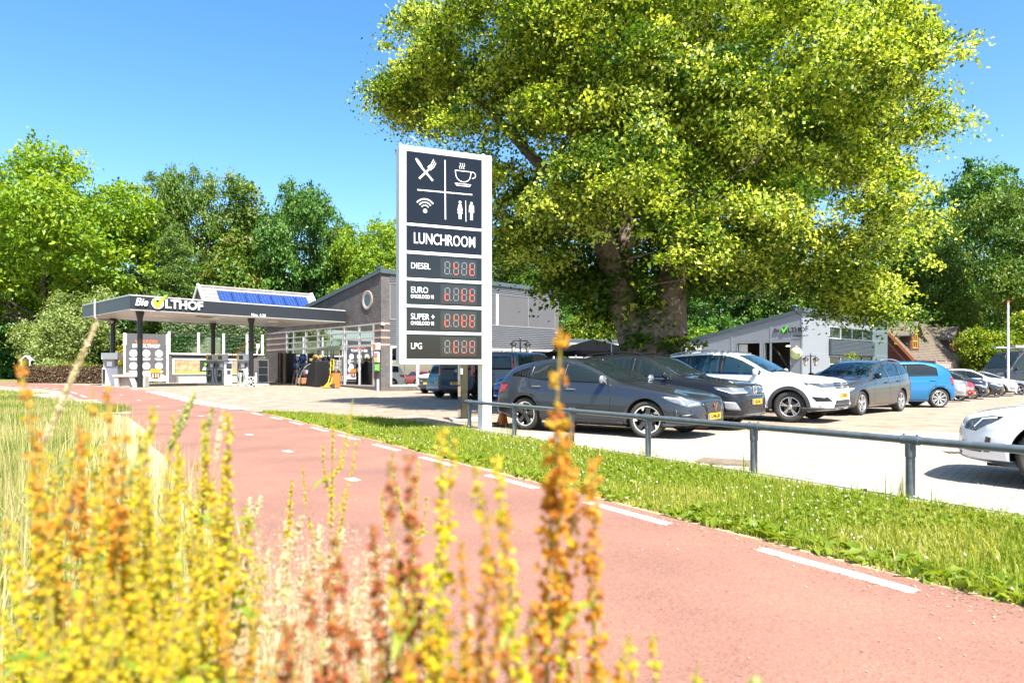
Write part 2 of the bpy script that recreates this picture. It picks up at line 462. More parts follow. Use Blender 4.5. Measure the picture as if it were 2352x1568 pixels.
# painted marks
def mark(s0, s1, o0, o1, mb, skew=0.0):
    n = 3; vs = []
    for k in range(n + 1):
        s = s0 + (s1 - s0) * k / n
        w = random.uniform(-.006, .006)
        for o in (o0 + w, o1 + w):
            p = path_pt(s + (skew if o == o1 + w else 0), o); vs.append((p.x, p.y, zg(p.x, p.y) + 0.0138))
    mb.add(vs, [(2 * k, 2 * k + 1, 2 * k + 3, 2 * k + 2) for k in range(n)])
    # ragged ends of worn paint
    for s, d in ((s0, -1), (s1, 1)):
        for j in range(3):
            o = o0 + (o1 - o0) * (j + .5) / 3; h = (o1 - o0) / 7; e = random.uniform(.01, .05) * d
            q = [path_pt(s, o - h), path_pt(s + e, o), path_pt(s, o + h)]
            mb.add([(p.x, p.y, zg(p.x, p.y) + 0.0138) for p in q], [(0, 1, 2) if d > 0 else (0, 2, 1)])
def marks(name, lst):
    first = None
    for a in lst:
        mb = MB(); mark(*a[:4], mb, *(a[4:] or ())); mb.build(name, M_WPAINT, path)
s_a = path_s(3.77 + .77)      # centre-line arc opposite the nearest edge dash
def s_of(px, py):
    g = gp(px, py); best = min(range(0, 4000), key=lambda i: (path_pt(i * PA[-1] / 4000, 0) - Vector((g.x, g.y))).length); return best * PA[-1] / 4000
sd0, sd1 = s_of(2135, 1352), s_of(1770, 1262)
per = (s_of(1565, 1202) - sd0); dl = sd1 - sd0
edge_list = []
for k in range(-2, 10):
    a0 = sd0 + k * per
    edge_list.append((a0, a0 + dl, -1.47, -1.36))
marks('edge_dash', edge_list)
sc = s_of(850, 1100)
marks('centre_mark', [(sc + 3.02 * k - .11, sc + 3.02 * k + .11, -.06, .06) for k in range(-2, 13) if k not in (-1,)])
s1, s2 = s_of(530, 941), s_of(214, 899)
k = 0; sx = s1; blk = []
while sx < s2:
    blk.append((sx, sx + .42, -2.05, -1.35)); sx += .86
marks('block_mark', blk)
s3, s4 = s_of(328, 948), s_of(150, 919); sx = s3; blk = []
while sx < s4:
    blk.append((sx, sx + .45, 1.3, 2.3)); sx += .9
marks('block_mark', blk)
marks('edge_dash', [(s_of(214, 899) + 1 + 2.0 * j, s_of(214, 899) + 2 + 2.0 * j, -1.45, -1.33) for j in range(9)] + [(s4 + 1.5 + 2 * j, s4 + 2.5 + 2 * j, 1.33, 1.45) for j in range(9)])

# grass strips (soil sheets; the blades follow at the end)
verge_poly = [tuple(path_pt(s, -1.72)) for s in ss if -3 < path_pt(s, 0).y < 18.6] + [(-7.1, 19.55), (-5.7, 18.75), (-3.2, 16.75)] + [(KX(y) - .17, y) for y in (13.9, 11, 8, 5.5, 3.2)] + [(5.9, 2.3), (9.4, -3)]
verge = sheet('grass_verge', verge_poly, 0.003, M_TURF)
left_poly = [tuple(path_pt(s, 1.85)) for s in ss if path_pt(s, 0).y < 19.4] + [(-11.3, 20.3), (-13.1, 21.7), (-18, 24.2), (-32, 30), (-60, 41), (-60, -9)]
meadow = sheet('meadow', left_poly, 0.001, M_DRY)
isl = [gp(-60, 899), gp(60, 903), gp(120, 908), gp(122, 911), gp(-60, 914)]
island = sheet('grass_island', [(p.x, p.y) for p in isl][::-1], 0.02, M_TURF)
ik = MB()
for a, b in ((isl[3], isl[4]), (isl[2], isl[3])):
    n = 8
    for j in range(n):
        p, q = a.lerp(b, j / n), a.lerp(b, (j + .97) / n)
        p.z = zg(p.x, p.y) + .05; q.z = zg(q.x, q.y) + .05
        m_ = MB(); m_.bar(p, q, .18, .12); m_.build('kerb_stone', M_CONC, island)
far_lawn = sheet('lawn', [(-46, 48.5), (-33, 48.2), (-30.6, 50.5), (-33, 60), (-80, 70), (-80, 64)], 0.006, M_TURF)

# kerb: concrete edging under the railing
kd = Vector((-0.6, 1, 0)).normalized(); kn = Vector((kd.y, -kd.x, 0))
kerb = MB(); kb0 = Vector((KX(3.0), 3.0, 0))
kerb_root = None
for j in range(13):
    a = kb0 + kd * (1.0 * j); mb = MB()
    mb.obox(a - kn * .17 + Vector((0, 0, -.1)), kd * .985, kn * .30, (0, 0, .118 + random.uniform(-.003, .003)))
    o = mb.build('kerb', M_CONC2, kerb_root, bevel=.008) if j == 0 else mb.build('kerb_stone', M_CONC2, kerb_root, bevel=.008)
    if j == 0: kerb_root = o; o['kind'] = 'structure'

# pavers: the nearest as pieces of the car park, the rest joined
def paver_mesh(name, mats):
    mb = MB(); w, d, h, c = .1018, .0493, .007, .004
    mb.add([(-w, -d, -.02), (w, -d, -.02), (w, d, -.02), (-w, d, -.02), (-w, -d, h - c), (w, -d, h - c), (w, d, h - c), (-w, d, h - c), (-w + c, -d + c, h), (w - c, -d + c, h), (w - c, d - c, h), (-w + c, d - c, h)],
           [(0, 1, 5, 4), (1, 2, 6, 5), (2, 3, 7, 6), (3, 0, 4, 7), (4, 5, 9, 8), (5, 6, 10, 9), (6, 7, 11, 10), (7, 4, 8, 11), (8, 9, 10, 11)])
    return mb
PV = [pm('paver_%s' % n, c, rough=.9, var=.12, vscale=4, bump=.15, bscale=70, coords='Generated') for n, c in (('pale', (.335, .288, .238)), ('grey', (.285, .25, .215)), ('sand', (.315, .26, .205)), ('pink', (.31, .25, .205)))]
pbase = []
for m_ in PV:
    mb = paver_mesh('paver', m_); o = mb.build('paver', m_, lot); pbase.append(o.data); bpy.data.objects.remove(o)
ca, sa = math.cos(R(PAVE_ANG)), math.sin(R(PAVE_ANG))
cells = []
for j in range(-170, 170):
    for i in range(-60, 90):
        u = i * .21 + (.105 if j % 2 else 0); v = j * .105
        x = 4 + u * ca - v * sa; y = 8.5 + u * sa + v * ca
        if y < 3.2 or y > 13.2 or x < KX(y) + .24: continue
        if abs(x / y) > .79: continue
        cells.append((y, x))
cells.sort()
for y, x in cells[:300]:
    o = link_mesh('paver', random.choice(pbase), lot, (x, y, random.uniform(-.0015, .0015)), (random.uniform(-.006, .006), random.uniform(-.006, .006), R(PAVE_ANG) + random.uniform(-.012, .012)))
cells = cells[300:7300]
unit = paver_mesh('paver', None); UV_ = np.array(unit.v); UF = np.array(unit.f)
n = len(cells); yy = np.array([c[0] for c in cells]); xx = np.array([c[1] for c in cells])
ang = R(PAVE_ANG) + RNG.normal(0, .008, n); cA, sA = np.cos(ang), np.sin(ang)
VV = np.empty((n, len(UV_), 3)); VV[:, :, 0] = UV_[:, 0] * cA[:, None] - UV_[:, 1] * sA[:, None] + xx[:, None]
VV[:, :, 1] = UV_[:, 0] * sA[:, None] + UV_[:, 1] * cA[:, None] + yy[:, None]; VV[:, :, 2] = UV_[:, 2] + RNG.uniform(-.0015, .0015, n)[:, None]
FF = (UF[None] + (np.arange(n) * len(UV_))[:, None, None]).reshape(-1, 4)
me = np_mesh('paver', VV.reshape(-1, 3), FF, None, mats=PV, mi=np.repeat(RNG.integers(0, 4, n), len(UF)))
o = link_mesh('paver', me, lot); o['kind'] = 'stuff'
# manhole cover and drain grate in the car park
g = gp(1665, 1062); mh = MB(); mh.box(-.36, .36, -.3, .3, -.02, .014); mh.box(-.32, .32, -.26, .26, .0, .019)
for j in range(5): mh.box(-.28 + j * .12, -.2 + j * .12, -.22, .22, .016, .023)
o = mh.build('manhole_cover', pm('cast_iron', (.17, .125, .085), rough=.85, var=.3, vscale=12), None, (g.x, g.y, g.z), (0, 0, R(-31))); tag(o, 'rusty brown square manhole cover set in the pale paving beside the railing', 'manhole cover')
for dx_ in ((2225, 1041),):
    g = gp(*dx_); mh = MB(); mh.box(-.3, .3, -.14, .14, -.02, .012, 0)
    for j in range(8): mh.box(-.27 + j * .07, -.235 + j * .07, -.1, .1, .005, .018, 1)
    o = mh.build('drain_grate', [M_RUBBER, MATS['cast_iron']], None, (g.x, g.y, g.z), (0, 0, R(-12))); tag(o, 'low iron drain grate in the paving in front of the white car nose', 'drain')

# ------------------------------------------------------------------ railing
posts_y = [13.9 - 1.0 - 1.517 * k + 1.0 for k in range(0, 8)]
rail = thing('railing', 'blue-grey tubular steel railing on short posts along the edge of the car park', 'railing', (KX(posts_y[0]), posts_y[0], 0))
def rl(x, y, z): return (x - rail.location.x, y - rail.location.y, z)
mb = MB(); y0, y1 = 14.1, 2.6
mb.tube([rl(KX(y0) - .02, y0 + .02, .555)] + [rl(KX(y), y, .555) for y in np.linspace(y0 - .1, y1, 9)], .036, 18)
mb.build('rail', M_RAIL, rail)
cap = MB(); cap.tube([rl(KX(y0) - .04, y0 + .07, .555), rl(KX(y0), y0 - .02, .555)], .039, 18); cap.build('end_cap', M_RAIL, rail)
for y in posts_y:
    p = rl(KX(y), y, 0); mb = MB()
    mb.tube([p, (p[0], p[1], .535)], .040, 18); po = mb.build('post', M_RAIL, rail)
    c = MB(); c.tube([(p[0], p[1], .40), (p[0], p[1], .53)], .0455, 18)
    c.tube([(p[0] - kd.x * .085, p[1] - kd.y * .085, .555), (p[0] + kd.x * .085, p[1] + kd.y * .085, .555)], .043, 18)
    for e in (-.06, .06): c.tube([(p[0] + kd.x * e, p[1] + kd.y * e, .598), (p[0] + kd.x * e, p[1] + kd.y * e, .612)], .008, 8)
    c.build('collar', M_RAIL, po)
# ------------------------------------------------------------------ price sign
M_SIGNW = pm('sign_white', (0.76, 0.76, 0.75), rough=0.32, var=0.02)
M_SIGNB = pm('sign_panel_black', (0.007, 0.009, 0.014), rough=0.18, spec=0.28, bump=0.05, bscale=2.2)
M_SIGNG = pm('sign_glass_black', (0.010, 0.012, 0.013), rough=0.02, spec=0.42)
M_LETW = pm('white_print', (0.80, 0.80, 0.80), rough=0.5)
M_SEGOFF = pm('segment_unlit', (0.16, 0.165, 0.165), rough=0.5)
M_SEGON = pm('segment_lit', (0.5, 0.05, 0.02), emis=(1.0, 0.10, 0.045), estr=0.5)
sg0 = Vector((-2.13, 13.0, 0)); sg1 = Vector((-.405, 13.72, 0))
SW = (sg1 - sg0).length; srz = math.atan2(sg1.y - sg0.y, sg1.x - sg0.x)
sign = thing('price_sign', 'tall white fuel price sign with black lunchroom panels on one post beside the railing', 'price sign', sg0, srz)
Z0, Z1 = 1.31, 5.50; D = .30
pw = .195                                  # width of the post column
fr = MB()
fr.box(0, .10, 0, D, Z0, Z1)               # left stile
fr.box(SW - pw, SW, 0, D, Z0, Z1)          # right stile
fr.box(.10, SW - pw, 0, D, Z1 - .11, Z1 - .003); fr.box(.10, SW - pw, 0, D, Z0 + .003, Z0 + .12)
fr.box(.10, SW - pw, .06, D - .01, Z0 + .1, Z1 - .1)
fr.build('frame', M_SIGNW, sign, bevel=.012)
po = MB(); po.box(SW - pw + .004, SW - .004, .004, D - .004, 0, Z0); po.build('post', M_SIGNW, sign, bevel=.006)
tr_ = MB(); tr_.box(-.012, .0, .02, D - .02, Z0 + .02, Z1 - .02); tr_.build('side_panel', pm('sign_side_shade', (.55, .56, .57), rough=.4), sign)  # left side greyer than the frame: its shade is put into the colour
ey = MB()
for x in (.04, SW - .12): ey.lathe([(.03 + .012 * math.cos(t), .012 * math.sin(t)) for t in np.linspace(0, 2 * PI, 9)], (x, D / 2, Z1 + .03), (0, 1, 0), 12)
ey.build('lifting_eye', M_STEEL, sign)
# panel bands: image heights at the left inner edge -> heights on the sign
def zrow(yimg): return CAM_H - (yimg - 850) / F * 13.15
px0, px1 = .115, SW - pw - .02
rows = [('pictogram_panel', 350, 515), ('lunchroom_panel', 520, 578), ('price_panel', 584, 639.5), ('price_panel', 645, 700.5), ('price_panel', 706, 761.5), ('price_panel', 767, 823)]
pan = []
for name, ya, yb in rows:
    za, zb = zrow(ya), zrow(yb)
    za = min(za, Z1 - .115)
    mb = MB(); mb.box(px0, px1, -.012, .05, zb, za)
    p = mb.build(name, M_SIGNB if 'price' not in name else M_SIGNG, sign, bevel=.004); pan.append((p, zb, za))
for k in range(5):                         # white rails between panels, with clips
    zm = (pan[k][1] + pan[k + 1][2]) / 2; h = pan[k][1] - pan[k + 1][2]
    mb = MB(); mb.box(.1, SW - pw, -.02, .05, zm - h / 2 - .004, zm + h / 2 + .004); r_ = mb.build('cross_rail', M_SIGNW, sign, bevel=.004)
    cl = MB()
    for fx in (.08, .5, .9): cl.box(px0 + fx * (px1 - px0) - .012, px0 + fx * (px1 - px0) + .012, -.027, 0, zm - .028, zm + .028)
    cl.build('clip', pm('clip_metal', (.45, .43, .40), rough=.5), r_)
mb = MB()
for x0, x1 in ((.1, px0), (px1, SW - pw)): mb.box(x0, x1, -.008, .05, pan[5][1], pan[0][2])
mb.build('edge_trim', M_SIGNW, sign)
PW = px1 - px0
def P2(fx, z, y=-.017): return (px0 + fx * PW, y, z)
# pictograms
pb, zb, za = pan[0]; PH = za - zb
def flat(mb, pts, y=-.0135, th=.004):
    """outline given as (fraction of width, fraction of height from the top) on the pictogram panel"""
    M = Matrix.Translation((px0, y, za)) @ Matrix(((1, 0, 0, 0), (0, 0, -1, 0), (0, 1, 0, 0), (0, 0, 0, 1)))
    pp = [(a * PW, -b * PH) for a, b in pts]
    ar = sum(pp[i - 1][0] * pp[i][1] - pp[i][0] * pp[i - 1][1] for i in range(len(pp)))
    if ar < 0: pp = pp[::-1]
    mb.prism(pp, M, th)
def stroke(mb, pts, w):
    for (a, b), (c, d) in zip(pts[:-1], pts[1:]):
        ax, ay, bx, by = a * PW, b * PH, c * PW, d * PH; L = math.hypot(bx - ax, by - ay)
        nx, ny = -(by - ay) / L * w / 2, (bx - ax) / L * w / 2; ex, ey_ = (bx - ax) / L * w * .3, (by - ay) / L * w * .3
        q = [(ax - ex + nx, ay - ey_ + ny), (bx + ex + nx, by + ey_ + ny), (bx + ex - nx, by + ey_ - ny), (ax - ex - nx, ay - ey_ - ny)]
        flat(mb, [(u / PW, v / PH) for u, v in q])
def ell(cx, cy, rx, ry, n=20, t0=0, t1=2 * PI): return [(cx + rx * math.cos(t0 + (t1 - t0) * k / (n - 1 if t1 - t0 < 6.28 else n)), cy + ry * math.sin(t0 + (t1 - t0) * k / (n - 1 if t1 - t0 < 6.28 else n))) for k in range(n)]
asp = PW / PH
mb = MB(); stroke(mb, [(.50, .07), (.505, .90)], .022); stroke(mb, [(.145, .525), (.86, .515)], .022); mb.build('dividing_line', M_LETW, pb)
mb = MB()       # crossed spoon and fork
stroke(mb, [(.19, .20), (.335, .37)], .035); flat(mb, [(.165 + .05 * math.cos(t) * .8 + .025 * math.sin(t), .155 + (.06 * math.sin(t) + .035 * math.cos(t))) for t in np.linspace(0, 2 * PI, 16, endpoint=False)])
stroke(mb, [(.17, .36), (.30, .21)], .035); flat(mb, [(.27, .19), (.31, .235), (.355, .19), (.315, .145)])
for d in (-.025, 0, .025): stroke(mb, [(.335 + d * .6, .165 + d), (.365 + d * .6, .10 + d)], .013)
mb.build('cutlery_icon', M_LETW, pb)
mb = MB()       # cup
stroke(mb, [(.635, .19), (.85, .19)], .014); stroke(mb, [(.635, .19)] + ell(.7425, .24, .10, .105, 12, PI * .98, PI * .02) + [(.85, .19)], .014)
stroke(mb, ell(.865, .235, .045, .045, 12, -PI / 2, PI / 2), .014); stroke(mb, [(.635, .375), (.845, .375), (.83, .402), (.655, .402), (.635, .375)], .012)
for d in (0, .027, .054): stroke(mb, [(.70 + d, .16), (.69 + d, .135), (.71 + d, .11), (.70 + d, .08)], .010)
mb.build('cup_icon', M_LETW, pb)
mb = MB()       # waves of a wireless signal
for r_, w in ((.13, .026), (.09, .024), (.052, .022)): stroke(mb, ell(.24, .79, r_, r_ * asp, 14, PI * 1.22, PI * 1.78), w)
flat(mb, ell(.24, .81, .026, .026 * asp, 14)); mb.build('wireless_icon', M_LETW, pb)
mb = MB()       # woman, line, man
for cx in (.70, .855): flat(mb, ell(cx, .64, .017, .017 * asp, 14))
flat(mb, [(.685, .668), (.715, .668), (.735, .76), (.723, .765), (.735, .80), (.665, .80), (.677, .765), (.665, .76)])
for cx in (.69, .71): flat(mb, [(cx - .007, .80), (cx + .007, .80), (cx + .007, .88), (cx - .007, .88)])
flat(mb, [(.825, .668), (.885, .668), (.89, .77), (.872, .77), (.872, .88), (.857, .88), (.857, .78), (.852, .78), (.852, .88), (.838, .88), (.838, .77), (.82, .77)])
stroke(mb, [(.775, .61), (.78, .91)], .010); mb.build('toilet_icon', M_LETW, pb)
p, b, a = pan[1]
text_obj('lettering', 'LUNCHROOM', .30, M_LETW, p, P2(.5, (a + b) / 2), UP, .003, 'CENTER', .0015, sx=.655)
SEG = {'a': (0, 1, 0), 'g': (0, 0, 0), 'd': (0, -1, 0), 'f': (-1, .5, 1), 'b': (1, .5, 1), 'e': (-1, -.5, 1), 'c': (1, -.5, 1)}
def digit(on, off, cx, cz, w, h, lit):
    for k, (sx_, sz, v) in SEG.items():
        x = cx + sx_ * w / 2 + sz * h * .02; z = cz + sz * h / 2; t = w * .17
        M = off if k not in lit else on
        if v: M.box(x - t / 2, x + t / 2, -.018, -.012, z - h * .20, z + h * .20)
        else: M.box(x - w * .36, x + w * .36, -.018, -.012, z - t / 2, z + t / 2)
lits = [('', 'fgd', '', 'fged'), ('ged', '', 'fed', 'fged'), ('ged', 'fg', 'fged', 'fged'), ('', 'fed', 'gd', 'fgd')]
names = [('DIESEL', None), ('EURO', 'ONGELOOD 95'), ('SUPER +', 'ONGELOOD 98'), ('LPG', None)]
for k in range(4):
    p, b, a = pan[2 + k]; zc = (a + b) / 2; h = a - b
    t1, t2 = names[k]
    text_obj('lettering', t1, .165, M_LETW, p, P2(.055, zc + (.05 if t2 else .0)), UP, .003, 'LEFT', .0, sx=.80)
    if t2: text_obj('lettering', t2, .10, M_LETW, p, P2(.055, zc - .075), UP, .003, 'LEFT', .0004, sx=.66)
    hs_ = MB(); hs_.box(px0 + .44 * PW, px0 + .925 * PW, -.0145, -.0, zc - h * .40, zc + h * .40); ho = hs_.build('display', pm('display_black', (.018, .019, .019), rough=.12, spec=.6), p)
    for j in range(4):
        on, off = MB(), MB(); digit(on, off, px0 + (.53 + .108 * j + (.01 if j else 0)) * PW, zc, .095, .235, lits[k][j])
        if off.v: off.build('unlit_digit', M_SEGOFF, p)
        if on.v: on.build('lit_digit', M_SEGON, p)
    off = MB(); off.box(px0 + .573 * PW, px0 + .585 * PW, -.018, -.012, zc - .125, zc - .105)
    off.build('decimal_point', M_SEGOFF, p)

# ------------------------------------------------------------------ black cabinet behind the sign
g = gp(1064, 968)
tot = thing('payment_pillar', 'slim glossy black cabinet pillar with a small camera on top behind the price sign post', 'cabinet', (g.x + .0, g.y, 0), R(12))
mb = MB(); mb.box(-.06, .11, 0, .5, .05, 1.55); mb.build('body', pm('gloss_black', (.012, .013, .013), rough=.05, spec=.7, coat=.5), tot, bevel=.006)
mb = MB(); mb.box(-.03, .09, -.004, 0, .06, .72); mb.box(-.055, .105, -.004, 0, .73, 1.5); mb.build('front_panel', pm('gloss_olive_reflection', (.035, .032, .02), rough=.06, spec=.7), tot)  # olive tone puts the reflection in the gloss front into its colour
mb = MB(); mb.box(-.075, -.02, -.09, -.01, 1.10, 1.24); mb.build('camera', pm('cam_grey', (.5, .5, .5), rough=.4), tot, bevel=.008)
mb = MB(); mb.box(-.26, .45, -.12, .6, 0, .06); mb.build('base_slab', M_CONC, tot, bevel=.01)
# ------------------------------------------------------------------ orange cone
g = gp(1154, 978)
cone = thing('traffic_cone', 'faded orange traffic cone slumped beside the sign post under the railing', 'traffic cone', (g.x, g.y, 0), R(20))
M_OR = pm('cone_orange', (.62, .17, .03), rough=.6, var=.12, vscale=5)
mb = MB(); prof = []
n = 18; vs = []; fs = []
for i in range(9):
    t = i / 8; z = .46 * t; r_ = .115 * (1 - t) + .028
    for k in range(n):
        a = 2 * PI * k / n; w = 1 - .35 * (1 - t) * max(0, math.cos(a - 5.2)) ** 3
        vs.append((r_ * w * math.cos(a) + .02 * t, r_ * w * .8 * math.sin(a) + .03 * t * t, z + .01))
for i in range(8):
    for k in range(n): fs.append((i * n + k, i * n + (k + 1) % n, (i + 1) * n + (k + 1) % n, (i + 1) * n + k))
mb.add(vs, fs, 0, True); mb.add(vs[-n:], [tuple(range(n))]); mb.build('body', M_OR, cone)
mb = MB(); mb.rbox((-.16, .0, .03), .42, .34, .03, Matrix.Rotation(R(4), 3, 'Y')); mb.rbox((-.2, .06, .055), .22, .26, .04, Matrix.Rotation(R(-9), 3, 'X')); mb.build('base', pm('cone_base', (.10, .085, .06), rough=.9), cone, bevel=.012)
# ------------------------------------------------------------------ station building
M_BRICK = brick_mat('brick_dark', (.105, .092, .088), (.062, .056, .056), (.21, .20, .19))
M_BAND = brick_mat('brick_band', (.38, .26, .20), (.33, .225, .175), (.36, .30, .26))
M_PLINTH = brick_mat('brick_plinth', (.15, .125, .105), (.11, .095, .08), (.09, .08, .07), w=.065, h=.3)
M_ALU = pm('aluminium', (.38, .385, .385), rough=.4, var=.04)
M_CORR = pm('corrugated_grey', (.15, .154, .162), rough=.45, metal=.2, var=.05, vscale=1.2)
M_SCREEN = pm('screen_grey', (.085, .085, .09), rough=.7, var=.05, vscale=1.2)
M_TRIM = pm('roof_trim', (.060, .085, .098), rough=.4, var=.06)
M_PANE = clear_glass('window_glass', (.62, .72, .68), .55)
M_INT = pm('interior', (.10, .095, .09), rough=.9, var=.3, vscale=.6)
M_ROOF = pm('roof_felt', (.09, .09, .09), rough=.95, var=.2)
SC = Vector((-7.36, 38.4)); SRZ = R(43.0); EX = Vector((math.cos(SRZ), math.sin(SRZ))); EY = Vector((-EX.y, EX.x))
def on_line(px, c, e, off=Vector((0, 0))):
    r_ = (px - 1176) / F; c = c + off
    t = (r_ * c.y - c.x) / (e.x - r_ * e.y); return t, c.y + e.y * t
def z_at(py, Y): return CAM_H - (py - 850) / F * Y
st = thing('station_building', 'dark brick petrol station shop with a single-pitch roof, round window and glazed front', 'shop building', (SC.x, SC.y, 0), SRZ)
GL = 15.4; FL = 14.6; ztop = lambda y: 6.78 - .160 * y
g0, _ = on_line(858, SC, EY); g1, _ = on_line(657.6, SC, EY)
FZ = .28
w = MB()
def yz(pts, x, d):       # slab in the gable plane
    M = Matrix(((0, 0, 1, x), (1, 0, 0, 0), (0, 1, 0, 0), (0, 0, 0, 1))); w.prism(pts, M, d)
yz([(0, 3.86), (GL, 3.86), (GL, ztop(GL)), (0, ztop(0))], 0, .3)
yz([(0, -.3), (g0, -.3), (g0, 3.858), (0, 3.858)], 0, .3)
yz([(g1, -.3), (GL, -.3), (GL, 3.858), (g1, 3.858)], 0, .3)
w.build('gable_wall', M_BRICK, st)
w = MB(); w.box(.302, .58, 0, .3, -.3, 6.70); w.box(FL - .42, FL, 0, .3, -.3, 6.70); w.build('brick_pillar', M_BRICK, st)
w = MB(); w.box(FL - .3, FL, .302, 11, -.3, 5.2); w.box(0, FL, 10.9, 11.1, -.3, 4.9); w.build('rear_wall', M_BRICK, st)
for z in (3.84, 3.44, 3.04, 2.645):
    m_ = MB(); m_.box(-.012, .1, -.012, g0 - .02, z - .062, z + .062); m_.box(.1, .58, -.012, .1, z - .062, z + .062); m_.box(-.012, .1, g1 + .02, GL + .01, z - .062, z + .062)
    m_.box(FL - .42, FL + .012, -.012, .1, z - .062, z + .062); m_.build('brick_band', M_BAND, st)
m_ = MB(); m_.box(-.05, .58, -.05, .02, -.3, FZ - .01); m_.box(.58, FL - .4, -.05, .25, -.3, FZ - .01); m_.box(-.05, .02, .02, g0 + 3, -.3, FZ - .02); m_.build('plinth', M_PLINTH, st)
m_ = MB(); m_.box(.3, FL - .3, .3, 10.9, FZ - .1, FZ); m_.build('floor', pm('shop_floor', (.25, .24, .23), rough=.5, var=.1), st)
m_ = MB(); m_.box(.35, FL - .35, 6.5, 6.6, FZ, 4.2); m_.box(9, 9.1, .6, 6.4, FZ, 4); m_.build('inner_wall', M_INT, st)
m_ = MB(); m_.box(.3, FL - .3, .3, 10.9, 4.15, 4.25); m_.build('ceiling', pm('ceil', (.4, .4, .4), rough=.8), st)
# roof slab and blue-grey trim
m_ = MB(); M = Matrix(((0, 0, 1, -.06), (1, 0, 0, 0), (0, 1, 0, 0), (0, 0, 0, 1)))
m_.prism([(-.06, ztop(0) + .0), (GL, ztop(GL)), (GL, ztop(GL) + .1), (-.06, ztop(0) + .1)], M, FL + .12); m_.build('roof', M_ROOF, st)
m_ = MB(); M = Matrix(((0, 0, 1, -.12), (1, 0, 0, 0), (0, 1, 0, 0), (0, 0, 0, 1)))
m_.prism([(-.12, ztop(0) - .10), (GL + .05, ztop(GL) - .10), (GL + .05, ztop(GL) + .14), (-.12, ztop(0) + .14)], M, .058); m_.box(-.06, FL + .1, -.12, -.063, ztop(0) - .12, ztop(0) + .13)
m_.box(-.12, -.02, -.13, .3, ztop(0) + .02, ztop(0) + .28); m_.build('roof_trim', M_TRIM, st)
# gable glazing
ver = [858, 824.3, 790, 759.5, 729.5, 702, 674.5, 657.6]; thick = {790, 729.5, 858, 674.5}
vy = [on_line(p, SC, EY)[0] for p in ver]
trans = [FZ + .03, 2.63, 3.05, 3.42, 3.83]
m_ = MB()
for p, y in zip(ver, vy):
    hw = .075 if p in thick else .035
    m_.box(-.02, .12, y - hw, y + hw, FZ, 3.855)
m_.build('mullion', M_ALU, st)
m_ = MB()
for k, z in enumerate(trans):
    h = .07 if k == 1 else .04
    m_.box(-.012, .10, g0, g1, z - h, z + h)
m_.build('transom', M_ALU, st)
for a, b in zip(vy[:-1], vy[1:]):
    for z0, z1 in zip(trans[:-1], trans[1:]):
        q = MB(); q.box(.045, .06, a + .03, b - .03, z0 + .03, z1 - .03); q.build('pane', M_PANE, st)
ds = MB()
ds.box(-.06, .02, vy[2] - .05, vy[4] + .05, 2.45, 2.62); dsb = ds.build('door_header', M_ALU, st)
q = MB()
for y in (vy[2] + .5, vy[2] + 1.45, vy[2] + 2.3): q.box(-.03, .0, y - .03, y + .03, FZ, 2.45)
q.build('sliding_door_frame', M_ALU, st)
# stickers on panes: welcome discs
for px in (801, 823):
    for py in (830.5, 848.5):
        y, Y = on_line(px, SC, EY); q = MB(); q.disc((.036, y, z_at(py, Y)), (-1, 0, 0), .17, .006, 20); q.build('window_sticker', M_LETW, st)
for y in (vy[2] + .75, vy[2] + 1.15):
    q = MB(); q.disc((-.035, y, 1.6), (-1, 0, 0), .13, .005, 16); q.box(-.04, -.034, y - .16, y + .16, 1.32, 1.45); q.build('door_sticker', M_LETW, st)
# round window
yc, Yc = on_line(844.3, SC, EY); zc = z_at(689.5, Yc); rw = .47
m_ = MB(); m_.lathe([(rw + .09, 0), (rw + .09, .05), (rw, .05), (rw - .02, .0)], (0, yc, zc), (-1, 0, 0), 36); rf = m_.build('round_window', M_BAND, st)
m_ = MB(); m_.lathe([(rw, 0), (rw, .035), (rw - .09, .045), (rw - .11, .0)], (0, yc, zc), (-1, 0, 0), 36); m_.build('frame', M_ALU, rf)
m_ = MB(); m_.disc((-.004, yc, zc), (-1, 0, 0), rw - .08, .012, 36); m_.build('pane', glass_mat('dark_glass', (.012, .02, .015), .03), rf)
# facade
def corr(name, x0, x1, z0, z1, y, pitch, depth, mat, parent):
    n = max(3, int(round((z1 - z0) / pitch))) ; v = []; f = []
    prof = []
    for i in range(n):
        zb = z0 + (z1 - z0) * i / n; h = (z1 - z0) / n
        prof += [(0, zb), (0, zb + h * .45), (depth, zb + h * .55), (depth, zb + h * .92)]
    prof.append((0, z1))
    for d, z in prof: v += [(x0, y - d, z), (x1, y - d, z)]
    for i in range(len(prof) - 1): f.append((2 * i, 2 * i + 1, 2 * i + 3, 2 * i + 2))
    q = MB(); q.add(v, f); q.box(x0, x1, y + .01, y + .1, z0, z1); return q.build(name, mat, parent)
cx0, cx1 = .58, FL - .42
corr('corrugated_cladding', cx0, cx1, 2.60, 4.08, .02, .12, .035, M_CORR, st)
corr('corrugated_cladding', cx0, cx1, 6.18, 6.72, .02, .12, .035, M_CORR, st)
m_ = MB()
edges = [cx0]
for p in (1015, 1141.5, 1213, 1279): edges.append(on_line(p, SC, EX)[0])
edges = [cx0, 2.35, 4.3, 6.3, edges[2], edges[3], cx1]
for a, b in zip(edges[:-1], edges[1:]):
    q = MB(); q.box(a + .03, b - .03, .0, .06, 4.15, 6.12); q.build('roller_screen', M_SCREEN, st, bevel=.005)
m_ = MB()
for k, e in enumerate(edges): m_.box(e - (.09 if k == 4 else .03), e + (.09 if k == 4 else .03), -.02, .08, 4.09, 6.17)
m_.box(cx0, cx1, -.025, .08, 4.08, 4.15); m_.box(cx0, cx1, -.025, .08, 6.12, 6.18); m_.build('window_post', pm('post_grey', (.17, .175, .18), rough=.5), st)
